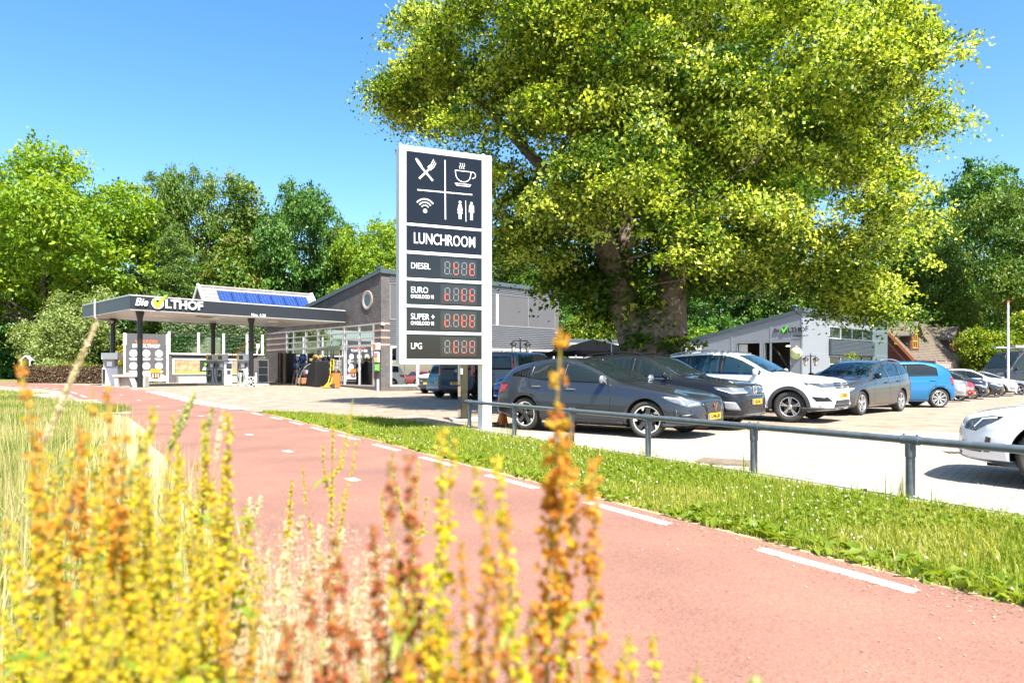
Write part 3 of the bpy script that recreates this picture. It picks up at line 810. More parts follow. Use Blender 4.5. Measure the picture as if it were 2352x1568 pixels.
m_ = MB(); m_.box(edges[4] - .10, edges[4] + .10, -.035, -.02, 4.15, 6.12); m_.build('downpipe', M_WHITE, st)
we = [cx0 + .05, 2.5, 4.7, 7.0, 9.3, 11.7, cx1 - .05]
for a, b in zip(we[:-1], we[1:]):
    q = MB(); q.box(a, b, -.02, .08, FZ, FZ + .09); q.box(a, b, -.02, .08, 2.5, 2.6); q.box(a, a + .07, -.021, .08, FZ + .09, 2.5); q.box(b - .07, b - .002, -.021, .08, FZ + .09, 2.5); wf = q.build('window_frame', M_WHITE, st)
    q = MB(); q.box(a + .06, b - .06, .03, .045, FZ + .08, 2.52); q.build('pane', M_PANE, wf)
# wall lamp
q = MB(); q.box(-.02, .14, -.16, 0, 3.74, 3.84); q.build('wall_lamp', M_WHITE, st)
# wall signs at the entrance pillar (each a thing)
def pil(px, py): y, Y = on_line(px, SC, EY); return y, z_at(py, Y)
def wall_sign(name, label, cat, px0_, px1_, py0, py1, base, extra):
    ya, za_ = pil(px1_, py0); yb, zb_ = pil(px0_, py1)
    wpos = SC + EY * yb
    t = thing(name, label, cat, (wpos.x, wpos.y, zb_), SRZ - PI / 2)     # local +x runs right along the wall, -y faces out
    wd = abs(yb - ya); h = za_ - zb_
    q = MB(); q.box(0, wd, -.10, -.0, 0, h); q.build('panel', base, t, bevel=.01); extra(t, wd, h); return t
M_YEL = pm('yellow', (.75, .55, .02), rough=.5); M_ORG = pm('orange', (.80, .20, .02), rough=.45); M_GRN = pm('sign_green', (.16, .55, .05), rough=.5); M_RED = pm('red_paint', (.55, .025, .02), rough=.4)
M_LIME = pm('lime_green', (.32, .78, .02), rough=.45)
def ex1(t, w_, h): 
    q = MB(); q.box(w_ * .0, w_ * .42, -.107, -.10, h * .1, h * .9); q.disc((w_ * .3, -.1, h * .5), (0, -1, 0), h * .3, .012, 18); q.build('logo', M_ORG, t)
wall_sign('wall_sign', 'square orange and white light box sign topmost on the brick entrance pillar', 'sign', 860.5, 873.5, 787.5, 803.5, M_LETW, ex1)
def ex2(t, w_, h):
    q = MB(); q.lathe([(.13, .1), (.13, .112), (.09, .112), (.09, .1)], (w_ * .5, 0, h * .66), (0, -1, 0), 20); q.bar((w_ * .5 - .08, -.107, h * .66 + .08), (w_ * .5 + .08, -.107, h * .66 - .08), .03, .012); q.build('prohibition_ring', M_RED, t)
    q = MB(); q.box(w_ * .12, w_ * .88, -.108, -.10, h * .06, h * .36); q.build('warning_plate', M_YEL, t)
wall_sign('wall_sign', 'white plate with a red ring and yellow warning below the orange light box', 'sign', 863, 871.5, 807, 832, M_LETW, ex2)
def ex3(t, w_, h):
    q = MB(); q.disc((w_ * .5, -.1, h * .68), (0, -1, 0), h * .14, .01, 14); q.disc((w_ * .5, -.1, h * .32), (0, -1, 0), h * .14, .01, 14); q.build('symbol', M_LETW, t)
wall_sign('wall_sign', 'green plate with two white symbols lowest on the brick entrance pillar', 'sign', 863, 871.5, 836, 851.5, M_GRN, ex3)

# ------------------------------------------------------------------ goods in front of the shop
def front(px, d):        # point d metres in front of the gable, at picture column px
    t, Y = on_line(px, SC, EY, -EX * d); p = SC - EX * d + EY * t; return Vector((p.x, p.y, zg(p.x, p.y)))
GRZ = SRZ - PI / 2
M_WOOD = pm('brown_wood', (.20, .095, .045), rough=.7, col2=(.13, .06, .03), vscale=9)
def wide(p0, p1, d): return (front(p1, d).xy - front(p0, d).xy).length
p = front(653, .7); W_ = 1.1
t = thing('timber_cabinet', 'tall black cabinet with brown timber posts standing at the left end of the shop glazing', 'cabinet', p, GRZ)
q = MB(); q.box(.05, W_ - .02, -.35, .35, 0, 1.95); q.build('body', M_BLACK, t)
for x in (0, .32, W_): q = MB(); q.box(x - .045, x + .045, -.45, -.36, 0, 2.02); q.build('post', M_WOOD, t)
p = front(640, .6); t = thing('menu_board', 'narrow wooden menu board leaning at the dark brick wall left of the timber cabinet', 'notice board', p, GRZ)
q = MB(); q.box(0, .34, -.05, .0, .1, 1.62); q.build('frame', M_WOOD, t); q = MB(); q.box(.04, .30, -.058, -.05, .2, .7); q.build('slate', M_BLACK, t); q = MB(); q.box(.04, .30, -.058, -.05, 1.2, 1.56); q.build('notice', pm('pale_blue', (.45, .52, .62), rough=.6), t)
p = front(677, .9); W_ = wide(677, 704, .9)
t = thing('bottle_rack', 'shelf rack filled with blue bottles of washer fluid behind the log stand', 'rack', p, GRZ)
q = MB()
for z in (.1, .55, 1.0, 1.45): q.box(0, W_, -.2, .2, z - .02, z)
for x in (0, W_ / 2, W_): q.box(x - .015, x + .015, .17, .2, 0, 1.9)
q.build('shelf', M_DARKPL, t)
BC = [pm('bottle_blue', (.02, .08, .38), rough=.25), pm('bottle_sky', (.08, .25, .5), rough=.25), pm('bottle_violet', (.22, .13, .38), rough=.25), pm('bottle_red', (.5, .04, .04), rough=.25), pm('bottle_white', (.6, .62, .65), rough=.3)]
for r_, z in enumerate((.1, .55, 1.0, 1.45)):
    for k in range(5):
        x = .1 + k * (W_ - .2) / 4; c = BC[{0: [3, 2, 4, 2, 0], 1: [3, 4, 1, 2, 0], 2: [1, 4, 0, 0, 2], 3: [0, 4, 0, 1, 0]}[r_][k]]
        q = MB(); q.lathe([(0, 0), (.085, 0), (.085, .26), (.035, .33), (.035, .39), (0, .39)], (x, -.02, z), (0, 0, 1), 10); q.build('bottle', c, t)
p = front(694, 1.9); W_ = 1.25
t = thing('log_stand', 'curved black display stand holding bundles of firewood in front of the shop', 'display stand', p, GRZ)
q = MB()
arc = [(-.62 + .0 + .75 * (1 - math.cos(a)) , 1.32 * math.sin(a)) for a in np.linspace(0, PI / 2, 8)]
for x in (0, .45, .9):
    q.tube([(x + .32 * 0, y, z) for y, z in [(-.62, 0)] + [(-.62 + .8 * (1 - math.cos(a)), 1.3 * math.sin(a)) for a in np.linspace(.05, PI / 2, 8)]], .022, 6)
q.bar((0, .18, 1.3), (.9, .18, 1.3), .05, .05); q.bar((0, -.3, .65), (.9, -.3, .65), .04, .03); q.build('rail', pm('stand_green', (.16, .2, .19), rough=.4, metal=.4), t)
q = MB(); q.box(0.0, .92, .1, .2, 0, 1.3); q.box(0, .92, -.5, .1, .02, .08); q.build('back_panel', M_BLACK, t)
for (x, z, c) in ((.06, .1, (.36, .20, .08)), (.5, .1, (.34, .13, .06)), (.06, .68, (.22, .1, .09)), (.5, .68, (.30, .16, .10)), (.75, .68, (.4, .3, .45))):
    q = MB(); s_ = .34 if z < .5 else .22; q.box(x, x + s_, -.42 if z < .5 else -.2, .05, z, z + s_ * 1.05); q.build('log_bundle', pm('bundle_%d' % int(c[0] * 100 + c[1] * 1000), c, rough=.8, var=.3, vscale=14), t, bevel=.03)
p = front(717, 1.7)
t = thing('covered_barbecue', 'large rounded black covered display hood right of the firewood stand', 'display stand', p, GRZ)
q = MB(); vs = []; ring = 9
Mx = Matrix(((1, 0, 0, 0), (0, 0, -1, .45), (0, 1, 0, 0), (0, 0, 0, 1)))
q.prism([(0, 0), (1.28, 0), (1.28, 1.5), (1.0, 1.52), (.72, 1.42), (.42, 1.08), (.18, .62)], Mx, .9); q.build('hood', pm('tarpaulin', (.007, .007, .008), rough=.45, bump=.3, bscale=6), t, bevel=.05)
q = MB()
for k in range(9): 
    a = random.random() * .9; q.rbox((.35 + .1 * k, random.uniform(-.3, .1), 1.55 + random.uniform(0, .25)), .2, .18, .16, Matrix.Rotation(a, 3, 'Y'))
q.build('flower_box', pm('flower_mix', (.45, .22, .12), rough=.8, col2=(.10, .18, .04), vscale=18), t, bevel=.03)
p = front(755, 1.6)
t = thing('sack_truck', 'yellow steel sack truck parked beside the shop door', 'hand trolley', p, GRZ)
q = MB()
for x in (0, .34): q.tube([(x, -.25, .12), (x, -.05, .25), (x, .1, .7), (x, .14, 1.65)], .028, 8)
for z in (.45, .85, 1.25, 1.64): q.bar((0, .12, z), (.34, .12, z), .04, .04)
q.box(-.05, .4, -.5, -.1, .06, .09); q.box(-.16, -.11, -.05, .2, .02, .3); q.build('frame', M_YEL, t)
for x in (-.08, .42): q = MB(); q.disc((x, .06, .13), (1, 0, 0), .13, .06, 14); q.build('wheel', M_RUBBER, t)
p = front(766, 1.3)
t = thing('waste_bin', 'orange slatted waste bin with a dark top by the shop door', 'waste bin', p, GRZ)
for k in range(14):
    a = 2 * PI * k / 14; q = MB(); q.rbox((.26 + .25 * math.cos(a), .25 * math.sin(a), .45), .02, .10, .86, Matrix.Rotation(a, 3, 'Z')); q.build('slat', pm('bin_orange', (.62, .16, .03), rough=.5, var=.15, vscale=5), t)
q = MB(); q.lathe([(.235, .04), (.235, .9)], (.26, 0, 0), (0, 0, 1), 16); q.lathe([(.28, .88), (.29, .95), (.2, 1.03), (.08, 1.0)], (.26, 0, 0), (0, 0, 1), 16); q.build('liner', M_BLACK, t)
p = front(862, 1.0)
for k, (px, lab, h) in enumerate(((868, 'low pale bollard at the corner of the brick pillar', .62),)):
    p = front(px, .7); t = thing('bollard', lab, 'bollard', p, 0); q = MB(); q.tube([(0, 0, 0), (0, 0, h)], .075, 14); q.lathe([(.075, h), (.05, h + .06), (0, h + .08)], n=14); q.build('post', M_ALU, t)
# red toy ride behind the shop window
tp = SC + EX * 1.15 + EY * .95
t = thing('coin_ride', 'red toy car ride on a green base behind the shop window', 'toy car ride', (tp.x, tp.y, FZ), SRZ)
q = MB(); q.box(-.35, .65, -.28, .28, 0, .3); q.build('base', pm('toy_green', (.01, .30, .05), rough=.4), t, bevel=.03)
q = MB(); M = Matrix(((1, 0, 0, 0), (0, 0, -1, .28), (0, 1, 0, .42), (0, 0, 0, 1)))
q.prism([(-.62, 0), (.62, 0), (.74, .14), (.55, .42), (.18, .50), (.1, .2), (-.1, .2), (-.18, .46), (-.56, .40), (-.66, .2)], M, .56); q.build('body', pm('toy_red', (.62, .06, .03), rough=.3, coat=.5), t, bevel=.05)
for x in (-.4, .42): q = MB(); q.disc((x, -.29, .40), (0, -1, 0), .16, .06, 18); q.disc((x, -.35, .40), (0, -1, 0), .08, .01, 14); q.build('wheel', M_WHITE, t)
q = MB(); q.tube([(-.16, -.05, .85), (-.28, -.05, 1.22)], .03, 6); q.rbox((-.22, 0, 1.05), .03, .44, .24, Matrix.Rotation(R(-18), 3, 'Y')); q.build('windscreen', M_WHITE, t)
q = MB(); q.rbox((.12, 0, .98), .22, .3, .34, Matrix.Rotation(.1, 3, 'Y')); q.build('seat', pm('toy_blue', (.02, .25, .55), rough=.4), t, bevel=.05)

# ------------------------------------------------------------------ canopy
CA = Vector((-18.05, 32.24)); CRZ = math.atan2(.7266, .687); CU = Vector((.687, .7266)); CV = Vector((-.7266, .687))
CL, CW_, CZ0, CZ1 = 11.75, 7.56, 4.05, 4.77
can = thing('station_canopy', 'flat anthracite forecourt canopy on black columns with white station lettering', 'canopy', (CA.x, CA.y, .0), CRZ)
q = MB(); q.box(0, CL, 0, .08, CZ0, CZ1 - .05); q.build('fascia_panel', M_ANTH, can)
q = MB(); q.box(0, .08, .08, CW_, CZ0, CZ1 - .05); q.build('fascia_panel', M_ANTH, can)
q = MB(); q.box(.08, CL, CW_ - .08, CW_, CZ0, CZ1 - .05); q.build('fascia_panel', M_ANTH, can)
q = MB(); q.box(CL - .08, CL, .08, CW_ - .08, CZ0, CZ1 - .05); q.build('fascia_panel', M_ANTH, can)
q = MB(); q.box(-.02, CL + .02, -.02, .12, CZ1 - .05, CZ1 + .01); q.box(-.02, .12, .12, CW_ + .02, CZ1 - .05, CZ1 + .01); q.box(.12, CL, CW_ - .1, CW_ + .02, CZ1 - .05, CZ1 + .01)
q.box(-.012, CL, -.012, .0, CZ0 - .0, CZ0 + .035); q.box(-.012, .0, .0, CW_, CZ0, CZ0 + .035); q.build('edge_trim', M_ALU, can)
q = MB(); q.box(.08, CL - .08, .08, CW_ - .08, CZ0 + .02, CZ0 + .06); q.build('soffit', pm('soffit_cream', (.55, .53, .49), rough=.45, var=.06, vscale=.7), can)
q = MB(); q.box(.08, CL - .08, .08, CW_ - .08, CZ1 - .14, CZ1 - .08); q.build('roof', M_ROOF, can)
for (u_, v_) in ((2.2, 2.6), (5.2, 2.8), (8.6, 2.7), (3.6, 5.3), (7.4, 5.2), (10, 5)):
    q = MB(); q.lathe([(.33, 0), (.33, -.03), (.28, -.05), (0, -.05)], (u_, v_, CZ0 + .02), n=20); q.build('ceiling_light', pm('lamp_glass', (.75, .74, .72), rough=.3), can)
q = MB(); q.rbox((4.2, 1.8, CZ0 + .0), .9, .3, .05, Matrix.Rotation(.3, 3, 'Z')); q.build('ceiling_heater', pm('copper_brown', (.22, .11, .06), rough=.5), can, bevel=.01)
for (u_, v_) in ((.75, .95), (6.55, 1.25), (1.3, 6.9), (6.75, 6.7)):
    p = CA + CU * u_ + CV * v_; z0 = zg(p.x, p.y)
    q = MB(); q.tube([(u_, v_, z0), (u_, v_, CZ0 + .02)], .125, 20); cm = q.build('column', M_BLACK, can)
    q = MB(); q.lathe([(.13, 0), (.17, .18), (.2, .3), (.2, .33)], (u_, v_, CZ0 - .32), n=16); q.build('capital', M_BLACK, cm)
# downpipe at the left end
q = MB(); vp = 5.1
q.tube([(-.08, vp, CZ1 + .15), (-.08, vp, CZ0 - .08), (-.02, vp, CZ0 - .18), (1.05, vp + 1.0, CZ0 - .2), (1.3, 7.2, CZ0 - .25), (1.32, 7.25, .36)], .05, 10); q.build('downpipe', pm('zinc', (.5, .51, .53), rough=.4, metal=.3), can)
def on_can(px, py, v_=0.0):
    u_, Y = on_line(px, CA + CV * v_, CU); return u_, z_at(py, Y)
def logo(parent, x, z, h, dark, tick, y=-.05, depth=.05, bold=.012):
    """the 'Bie OLTHOF' lettering: x = left end of the script word, h = height of the capitals"""
    text_obj('script_lettering', 'Bie', h * 1.25, dark, parent, (x, y, z + h * .02), UP, depth / 2, 'LEFT', bold * .3, .32, sx=.85)
    cx = x + h * 2.45; r_ = h * .66
    q = MB(); q.lathe([(r_, 0), (r_, depth), (r_ * .60, depth), (r_ * .60, 0)], (cx, y + depth * .5, z), (0, -1, 0), 28); q.build('letter_ring', dark, parent)
    q = MB(); M = Matrix.Translation((cx, y - depth * .55, z)) @ Matrix(((1, 0, 0, 0), (0, 0, -1, 0), (0, 1, 0, 0), (0, 0, 0, 1)))
    q.prism([(-.95 * h * .62, .42 * h), (-.42 * h, .45 * h), (-.1 * h, -.06 * h), (1.0 * h, 1.12 * h), (.02 * h, -.52 * h), (-.22 * h, -.5 * h)][::-1] if False else [(-.62 * h, .46 * h), (-.22 * h, -.5 * h), (.02 * h, -.5 * h), (1.05 * h, 1.08 * h), (.72 * h, 1.0 * h), (-.08 * h, .05 * h), (-.32 * h, .48 * h)], M, .02); q.build('check_mark', tick, parent)
    text_obj('lettering', 'LTHOF', h * 1.40, dark, parent, (x + h * 3.22, y, z), UP, depth / 2, 'LEFT', bold, 0, sx=1.0)
u0, z0 = on_can(311, 695); u1, _ = on_can(446, 700)
logo(can, u0 - .05, z0 + .02, .42, pm('letter_white', (.80, .80, .79), rough=.4), M_LIME, bold=.016)
u2, z2 = on_can(577, 725.5); text_obj('clearance_lettering', 'Max. 4.20', .19, M_LETW, can, (u2, -.004, CZ0 + .12), UP, .003, 'LEFT', .004, space=1.1)

# ------------------------------------------------------------------ pumps and island furniture
M_PUMPW = pm('pump_white', (.62, .63, .63), rough=.4, var=.05); M_PUMPG = pm('pump_grey', (.30, .305, .29), rough=.5, var=.08)
M_PUMPB = pm('pump_black', (.016, .017, .015), rough=.3); M_SCRN = pm('screen', (.02, .03, .03), rough=.1)
isl_c = CA + CU * 5.6 + CV * 3.6
pump_isl = MB()
def on_apron(px, py): return gp(px, py)
i0, i1 = gp(466, 884), gp(600, 887)
q = MB(); d_ = (i1 - i0); q.bar(i0 + Vector((0, .3, .03)), i1 + Vector((0, .3, .03)), 1.5, .16); o = q.build('pump_island', M_CONC2, None, bevel=.03); tag(o, 'low raised concrete pump island under the canopy', 'kerb island', kind='structure')
def pump(px, py, label, right=False, w=.62):
    g = gp(px, py); t = thing('fuel_pump', label, 'fuel pump', g, R(24), 'fuel pumps on the island under the canopy')
    dp = .55
    q = MB(); q.box(0, w, 0, dp, .05, .92); q.build('cabinet', M_PUMPW, t, bevel=.02)
    q = MB(); q.box(.06, w * .46, -.012, 0, .12, .86); bp = q.build('front_panel', M_PUMPB, t)
    q = MB(); q.lathe([(.055, 0), (.055, .008), (.032, .008), (.032, 0)], (w * .27, -.012, .55), (0, -1, 0), 20); o = q.build('logo', M_LETW, bp); o.scale = (1, 1, 1.0)
    q = MB(); M = Matrix.Translation((w * .27, -.022, .55)) @ Matrix(((1, 0, 0, 0), (0, 0, -1, 0), (0, 1, 0, 0), (0, 0, 0, 1)))
    q.prism([(-.05, .04), (-.01, -.04), (.09, .17), (.05, .15), (-.01, .02)], M, .005); q.build('logo_tick', M_LIME, bp)
    q = MB(); q.box(.06, w * .46, -.016, -.012, .16, .19); q.build('green_line', M_LIME, bp)
    q = MB(); q.box(.02, w - .02, .02, dp - .02, .92, 1.38); q.build('neck', M_PUMPG, t)
    q = MB(); q.box(-.02, w + .02, -.03, dp + .02, 1.38, 1.78); hd = q.build('head', M_PUMPW, t, bevel=.03)
    q = MB(); q.box(.08, .30, -.04, -.03, 1.46, 1.68); q.build('display', M_SCRN, hd)
    q = MB(); q.box(-.02, .05, -.042, -.03, 1.42, 1.74); q.build('yellow_strip', M_YEL, hd)
    q = MB(); q.box(.2, .36, -.02, .02, 1.0, 1.2); q.build('notice', M_LETW, t)
    for k, x in enumerate((.05, .42)):
        q = MB(); q.tube([(x, -.02, 1.2), (x - .02, -.12, 1.0), (x - .05, -.15, .6), (x + .02, -.16, .2), (x + .12, -.1, .12)], .018, 8); q.build('hose', M_RUBBER, t)
        q = MB(); q.rbox((x + .02, -.05, 1.18), .07, .09, .2, Matrix.Rotation(.3, 3, 'X')); q.build('nozzle', (M_BLACK, pm('nozzle_green', (.01, .12, .05), rough=.5))[1 - k], t, bevel=.015)
    return t
pump(474, 883, 'leftmost fuel pump of the island with two hanging hoses')
pump(497, 883.5, 'middle fuel pump of the island partly hidden by the grey payment terminal')
pump(545, 885.5, 'rightmost fuel pump of the island with a black logo panel', w=.72)
g = gp(514, 885.5); t = thing('payment_terminal', 'light grey payment terminal with a dark screen between the fuel pumps', 'payment terminal', g, R(24))
q = MB(); q.box(0, .42, -.25, .15, 0, 1.32); q.build('body', pm('terminal_grey', (.42, .45, .50), rough=.4), t, bevel=.03); q = MB(); q.box(.12, .4, -.26, -.25, .92, 1.22); q.build('screen', M_SCRN, t); q = MB(); q.box(.16, .34, -.26, -.25, .62, .84); q.build('keypad', M_DARKPL, t)
for px, lab in ((552, 'pale steel bollard left of the rightmost fuel pump'), (567, 'pale steel bollard in front of the rightmost fuel pump'), (588, 'pale steel bollard right of the canopy column')):
    g = gp(px, 887); t = thing('bollard', lab, 'bollard', g, 0, 'bollards on the pump island'); q = MB(); q.tube([(0, 0, 0), (0, 0, .72)], .055, 12); q.lathe([(.055, .72), (.03, .75), (0, .755)], n=12); q.build('post', pm('galvanised', (.47, .48, .48), rough=.45, metal=.4), t)
g = gp(578, 885.5); t = thing('fire_extinguisher', 'red fire extinguisher hung on the black canopy column', 'fire extinguisher', (g.x, g.y - .30, g.z + .42), 0)
q = MB(); q.lathe([(0, 0), (.085, 0), (.09, .03), (.09, .42), (.06, .5), (.03, .52), (.03, .58), (0, .58)], n=16); q.build('cylinder', M_RED, t); q = MB(); q.box(-.05, .02, -.1, -.088, .15, .33); q.build('notice', M_LETW, t); q = MB(); q.tube([(0, 0, .56), (.08, -.03, .5), (.1, -.03, .2)], .012, 6); q.build('hose', M_BLACK, t)
g = gp(581, 887); t = thing('hubcap', 'white spoked wheel trim leaning at the foot of the canopy column', 'wheel trim', (g.x, g.y - .35, g.z), R(20))
q = MB(); q.lathe([(.27, 0), (.27, .03), (.235, .03), (.235, 0)], (0, 0, .27), (0, -1, 0), 24)
for k in range(7): a = k * 2 * PI / 7; q.bar((0, -.02, .27), (.25 * math.cos(a), -.02, .27 + .25 * math.sin(a)), .02, .06, up=(0, 1, 0))
q.build('rim', M_WHITE, t)
g = gp(592, 882); t = thing('air_cabinet', 'white glass-fronted display cabinet behind the canopy column', 'cabinet', g, R(24))
q = MB(); q.box(0, .62, 0, .5, .0, .12); q.box(0, .62, 0, .5, 1.42, 1.5); 
for x in (0, .57): q.box(x, x + .05, 0, .05, .12, 1.42); q.box(x, x + .05, .45, .5, .12, 1.42)
for z in (.55, 1.0): q.box(.05, .57, 0, .5, z, z + .04)
q.build('frame', M_WHITE, t); q = MB(); q.box(.03, .59, .2, .22, .12, 1.42); q.build('back_panel', pm('cab_grey', (.12, .13, .13), rough=.5), t)
# left pump (diesel) and concrete planter
g = gp(234, 886); t = thing('fuel_pump', 'lone white fuel pump at the far left end of the canopy', 'fuel pump', g, R(10), 'fuel pumps on the island under the canopy')
q = MB(); q.box(0, .78, 0, .6, 0, .96); q.build('cabinet', M_PUMPW, t, bevel=.02); q = MB(); q.box(.03, .17, -.012, 0, .1, .9); q.build('front_panel', M_PUMPB, t); q = MB(); q.box(.05, .6, .05, .55, .96, 1.42); q.build('neck', M_PUMPG, t); q = MB(); q.box(-.02, .8, -.06, .6, 1.42, 1.78); q.build('head', pm('brushed', (.55, .55, .55), rough=.3, metal=.7), t, bevel=.02); q = MB(); q.box(.25, .5, -.0, .05, 1.05, 1.3); q.build('notice', M_LETW, t)
q = MB(); q.box(.62, .8, .0, .5, .96, 1.04); q.build('shelf', M_ALU, t)
g = gp(258, 889); t = thing('concrete_trough', 'pale concrete trough on splayed legs beside the lone pump and column', 'trough', g, R(8))
q = MB(); q.box(0, 1.45, 0, .7, .50, .62); q.build('slab', M_CONC2, t, bevel=.02)
for pts in ([(.08, 0), (.25, 0), (.25, .5), (.08, .5)], [(.92, 0), (1.12, 0), (1.0, .5), (.75, .5)]):
    q = MB(); M = Matrix(((1, 0, 0, 0), (0, 0, -1, .65), (0, 1, 0, 0), (0, 0, 0, 1))); q.prism(pts, M, .6); q.build('leg', M_CONC2, t)
q = MB(); q.box(.25, .8, .3, .6, 0, .5); q.box(1.12, 1.5, .05, .6, 0, .55); q.build('block', M_CONC2, t, bevel=.02)
# orange bunting between the two right columns
pa, pb_ = CA + CU * 6.75 + CV * 6.6, CA + CU * 6.5 + CV * 1.4
t = thing('bunting', 'string of small orange pennants between two black canopy columns', 'bunting', (pa.x, pa.y, 0), 0)
pts = []
for k in range(25):
    f_ = k / 24; p = pa.lerp(pb_, f_); z = (1 - f_) * 2.05 + f_ * 2.9 - 1.0 * f_ * (1 - f_) * 1.6; pts.append(Vector((p.x - pa.x, p.y - pa.y, z)))
q = MB(); q.tube(pts, .008, 5); q.build('cord', M_ORG, t)
for k in range(24):
    a, b = pts[k], pts[k].lerp(pts[k + 1], .8); c = (a + b) / 2 + Vector((random.uniform(-.05, .05), random.uniform(-.05, .05), -.25))
    q = MB(); q.add([a, b, c], [(0, 1, 2)]); q.build('pennant', pm('pennant', (.62, .14, .02), rough=.8), t)

# ------------------------------------------------------------------ wall, wind screen, boards behind the pumps
wa, wb_ = Vector((-23.0, 45.6)), Vector((-18.0, 49.6)); wd_ = (wb_ - wa); WL = wd_.length; WRZ = math.atan2(wd_.y, wd_.x); wz = .36
t = thing('garden_wall', 'low dark brick wall with pale coping behind the fuel pumps', 'wall', (wa.x, wa.y, wz), WRZ)
q = MB(); q.box(0, WL, 0, .25, -.2, 1.9); q.build('brickwork', M_BRICK, t); q = MB(); q.box(-.05, WL, -.06, .3, 1.9, 1.99); q.build('coping', M_CONC2, t, bevel=.01)
q = MB(); q.box(.5, WL - .6, -.75, -.12, -.1, .42); q.build('planter', M_CONC, t, bevel=.02)
ws = thing('wind_screen', 'glass wind screen between white posts standing on the low brick wall', 'glass screen', (wa.x, wa.y, wz + 1.99), WRZ)
for k, x in enumerate((.1, 1.95, 3.6, 5.2, WL - .1)): q = MB(); q.box(x - .07, x + .07, .05, .2, -.35, 1.42); q.build('post', M_WHITE, ws)
for a, b in ((.17, 1.88), (2.02, 3.53), (3.67, 5.13)): q = MB(); q.box(a, b, .11, .125, .02, 1.36); q.build('pane', clear_glass('screen_glass', (.72, .86, .76), .93), ws)
q = MB(); q.tube([(.2, -.1, -.07), (WL - .9, -.1, -.07), (WL - .55, -.1, -.02), (WL - .5, -.1, .45)], .05, 8); q.box(WL - .6, WL - .4, -.16, -.04, .45, .75); q.build('pipe', M_WHITE, ws)
bn = thing('wall_banner', 'dark green welcome banner with a sandwich photo hung on the low brick wall', 'banner', (wa.x, wa.y, wz), WRZ)
q = MB(); q.box(.3, 5.4, -.045, -.012, .55, 1.62); q.build('frame', M_WHITE, bn); q = MB(); q.box(.4, 5.3, -.055, -.045, .62, 1.55); pl = q.build('sheet', pm('banner_green', (.022, .035, .026), rough=.5), bn)
q = MB(); q.box(.45, 2.0, -.06, -.055, .74, 1.5); q.build('picture', pm('picture_food', (.20, .10, .05), rough=.6, col2=(.48, .33, .18), vscale=2.6), pl)
q = MB(); q.box(3.95, 5.25, -.06, -.055, .74, 1.5); q.build('picture', pm('picture_salad', (.12, .16, .24), rough=.6, col2=(.45, .25, .08), vscale=2.0), pl)
q = MB(); q.box(.45, 5.25, -.062, -.055, .65, .72); q.build('green_stripe', M_LIME, pl)
text_obj('lettering', 'Welkom', .30, M_LIME, pl, (2.25, -.06, 1.22), UP, .003, 'LEFT', .004, .3); text_obj('lettering', 'Bie Olthof', .30, M_LETW, pl, (2.15, -.06, .93), UP, .003, 'LEFT', .004, .3)
ba = Vector((-24.85, 43.95)); t = thing('welcome_board', 'tall grey welcome board with white discs and an orange shield on white posts', 'notice board', (ba.x, ba.y, .36), WRZ)
BW = 2.35; BH = 3.22; M_BRD = pm('board_grey', (.085, .083, .085), rough=.5)
q = MB(); q.box(0, BW, 0, .05, .12, BH); br_ = q.build('board', M_BRD, t)
for x in (-.14, BW + .02): q = MB(); q.box(x, x + .12, -.02, .1, 0, BH + .02); q.box(x - .03, x + .17, -.05, .0, BH - .75, BH - .02); q.build('post', M_WHITE, t)
text_obj('lettering', 'WELKOM', .30, pm('print_orange', (.72, .14, .03), rough=.5), br_, (BW / 2, -.006, BH - .52), UP, .003, 'CENTER', .013); text_obj('lettering', 'BIE OLTHOF', .29, M_LETW, br_, (BW / 2, -.006, BH - .80), UP, .003, 'CENTER', .014)
for r_ in range(2):
    for c in range(3):
        x, z = .42 + c * .75, BH - 1.28 - r_ * .82
        q = MB(); q.disc((x, 0, z), (0, -1, 0), .23, .008, 22); q.build('disc', M_LETW, br_)
        q = MB(); q.box(x - .25, x + .25, -.006, 0, z - .36, z - .32); q.box(x - .2, x + .2, -.006, 0, z - .44, z - .40); q.build('caption', M_LETW, br_)
q = MB(); M = Matrix(((1, 0, 0, 0), (0, 0, -1, 0), (0, 1, 0, 0), (0, 0, 0, 1))); arc = [(x, .14 + .62 * math.sqrt(max(0, 1 - ((x - BW * .4) / (BW * .66)) ** 2))) for x in np.linspace(.0, BW, 16)]
q.prism([(0, .12), (BW, .12)] + arc[::-1], M, .006); q.build('white_arc', M_LETW, br_)
q = MB(); q.prism([(a, b) for a, b in arc] + [(a, b + .04) for a, b in arc[::-1]], M, .008); q.build('orange_arc', MATS['print_orange'], br_)
sh = [(1.4, .92), (1.55, .96), (1.72, .92), (1.9, .96), (2.04, .92), (2.02, .75), (2.05, .5), (1.95, .3), (1.72, .22), (1.5, .3), (1.38, .5), (1.42, .75)]
q = MB(); q.prism(sh[::-1], M, .012); q.build('shield', pm('shield_orange', (.75, .25, .02), rough=.5), br_); q = MB(); q.prism([(1.46, .34), (1.72, .27), (1.97, .34), (2.0, .66), (1.44, .66)], M, .018); so = q.build('shield_field', pm('shield_brown', (.06, .03, .02), rough=.5), br_)
for x in (1.55, 1.72, 1.88): q = MB(); q.box(x - .03, x + .03, -.022, -.018, .36, .6); q.build('shield_print', M_LETW, br_)
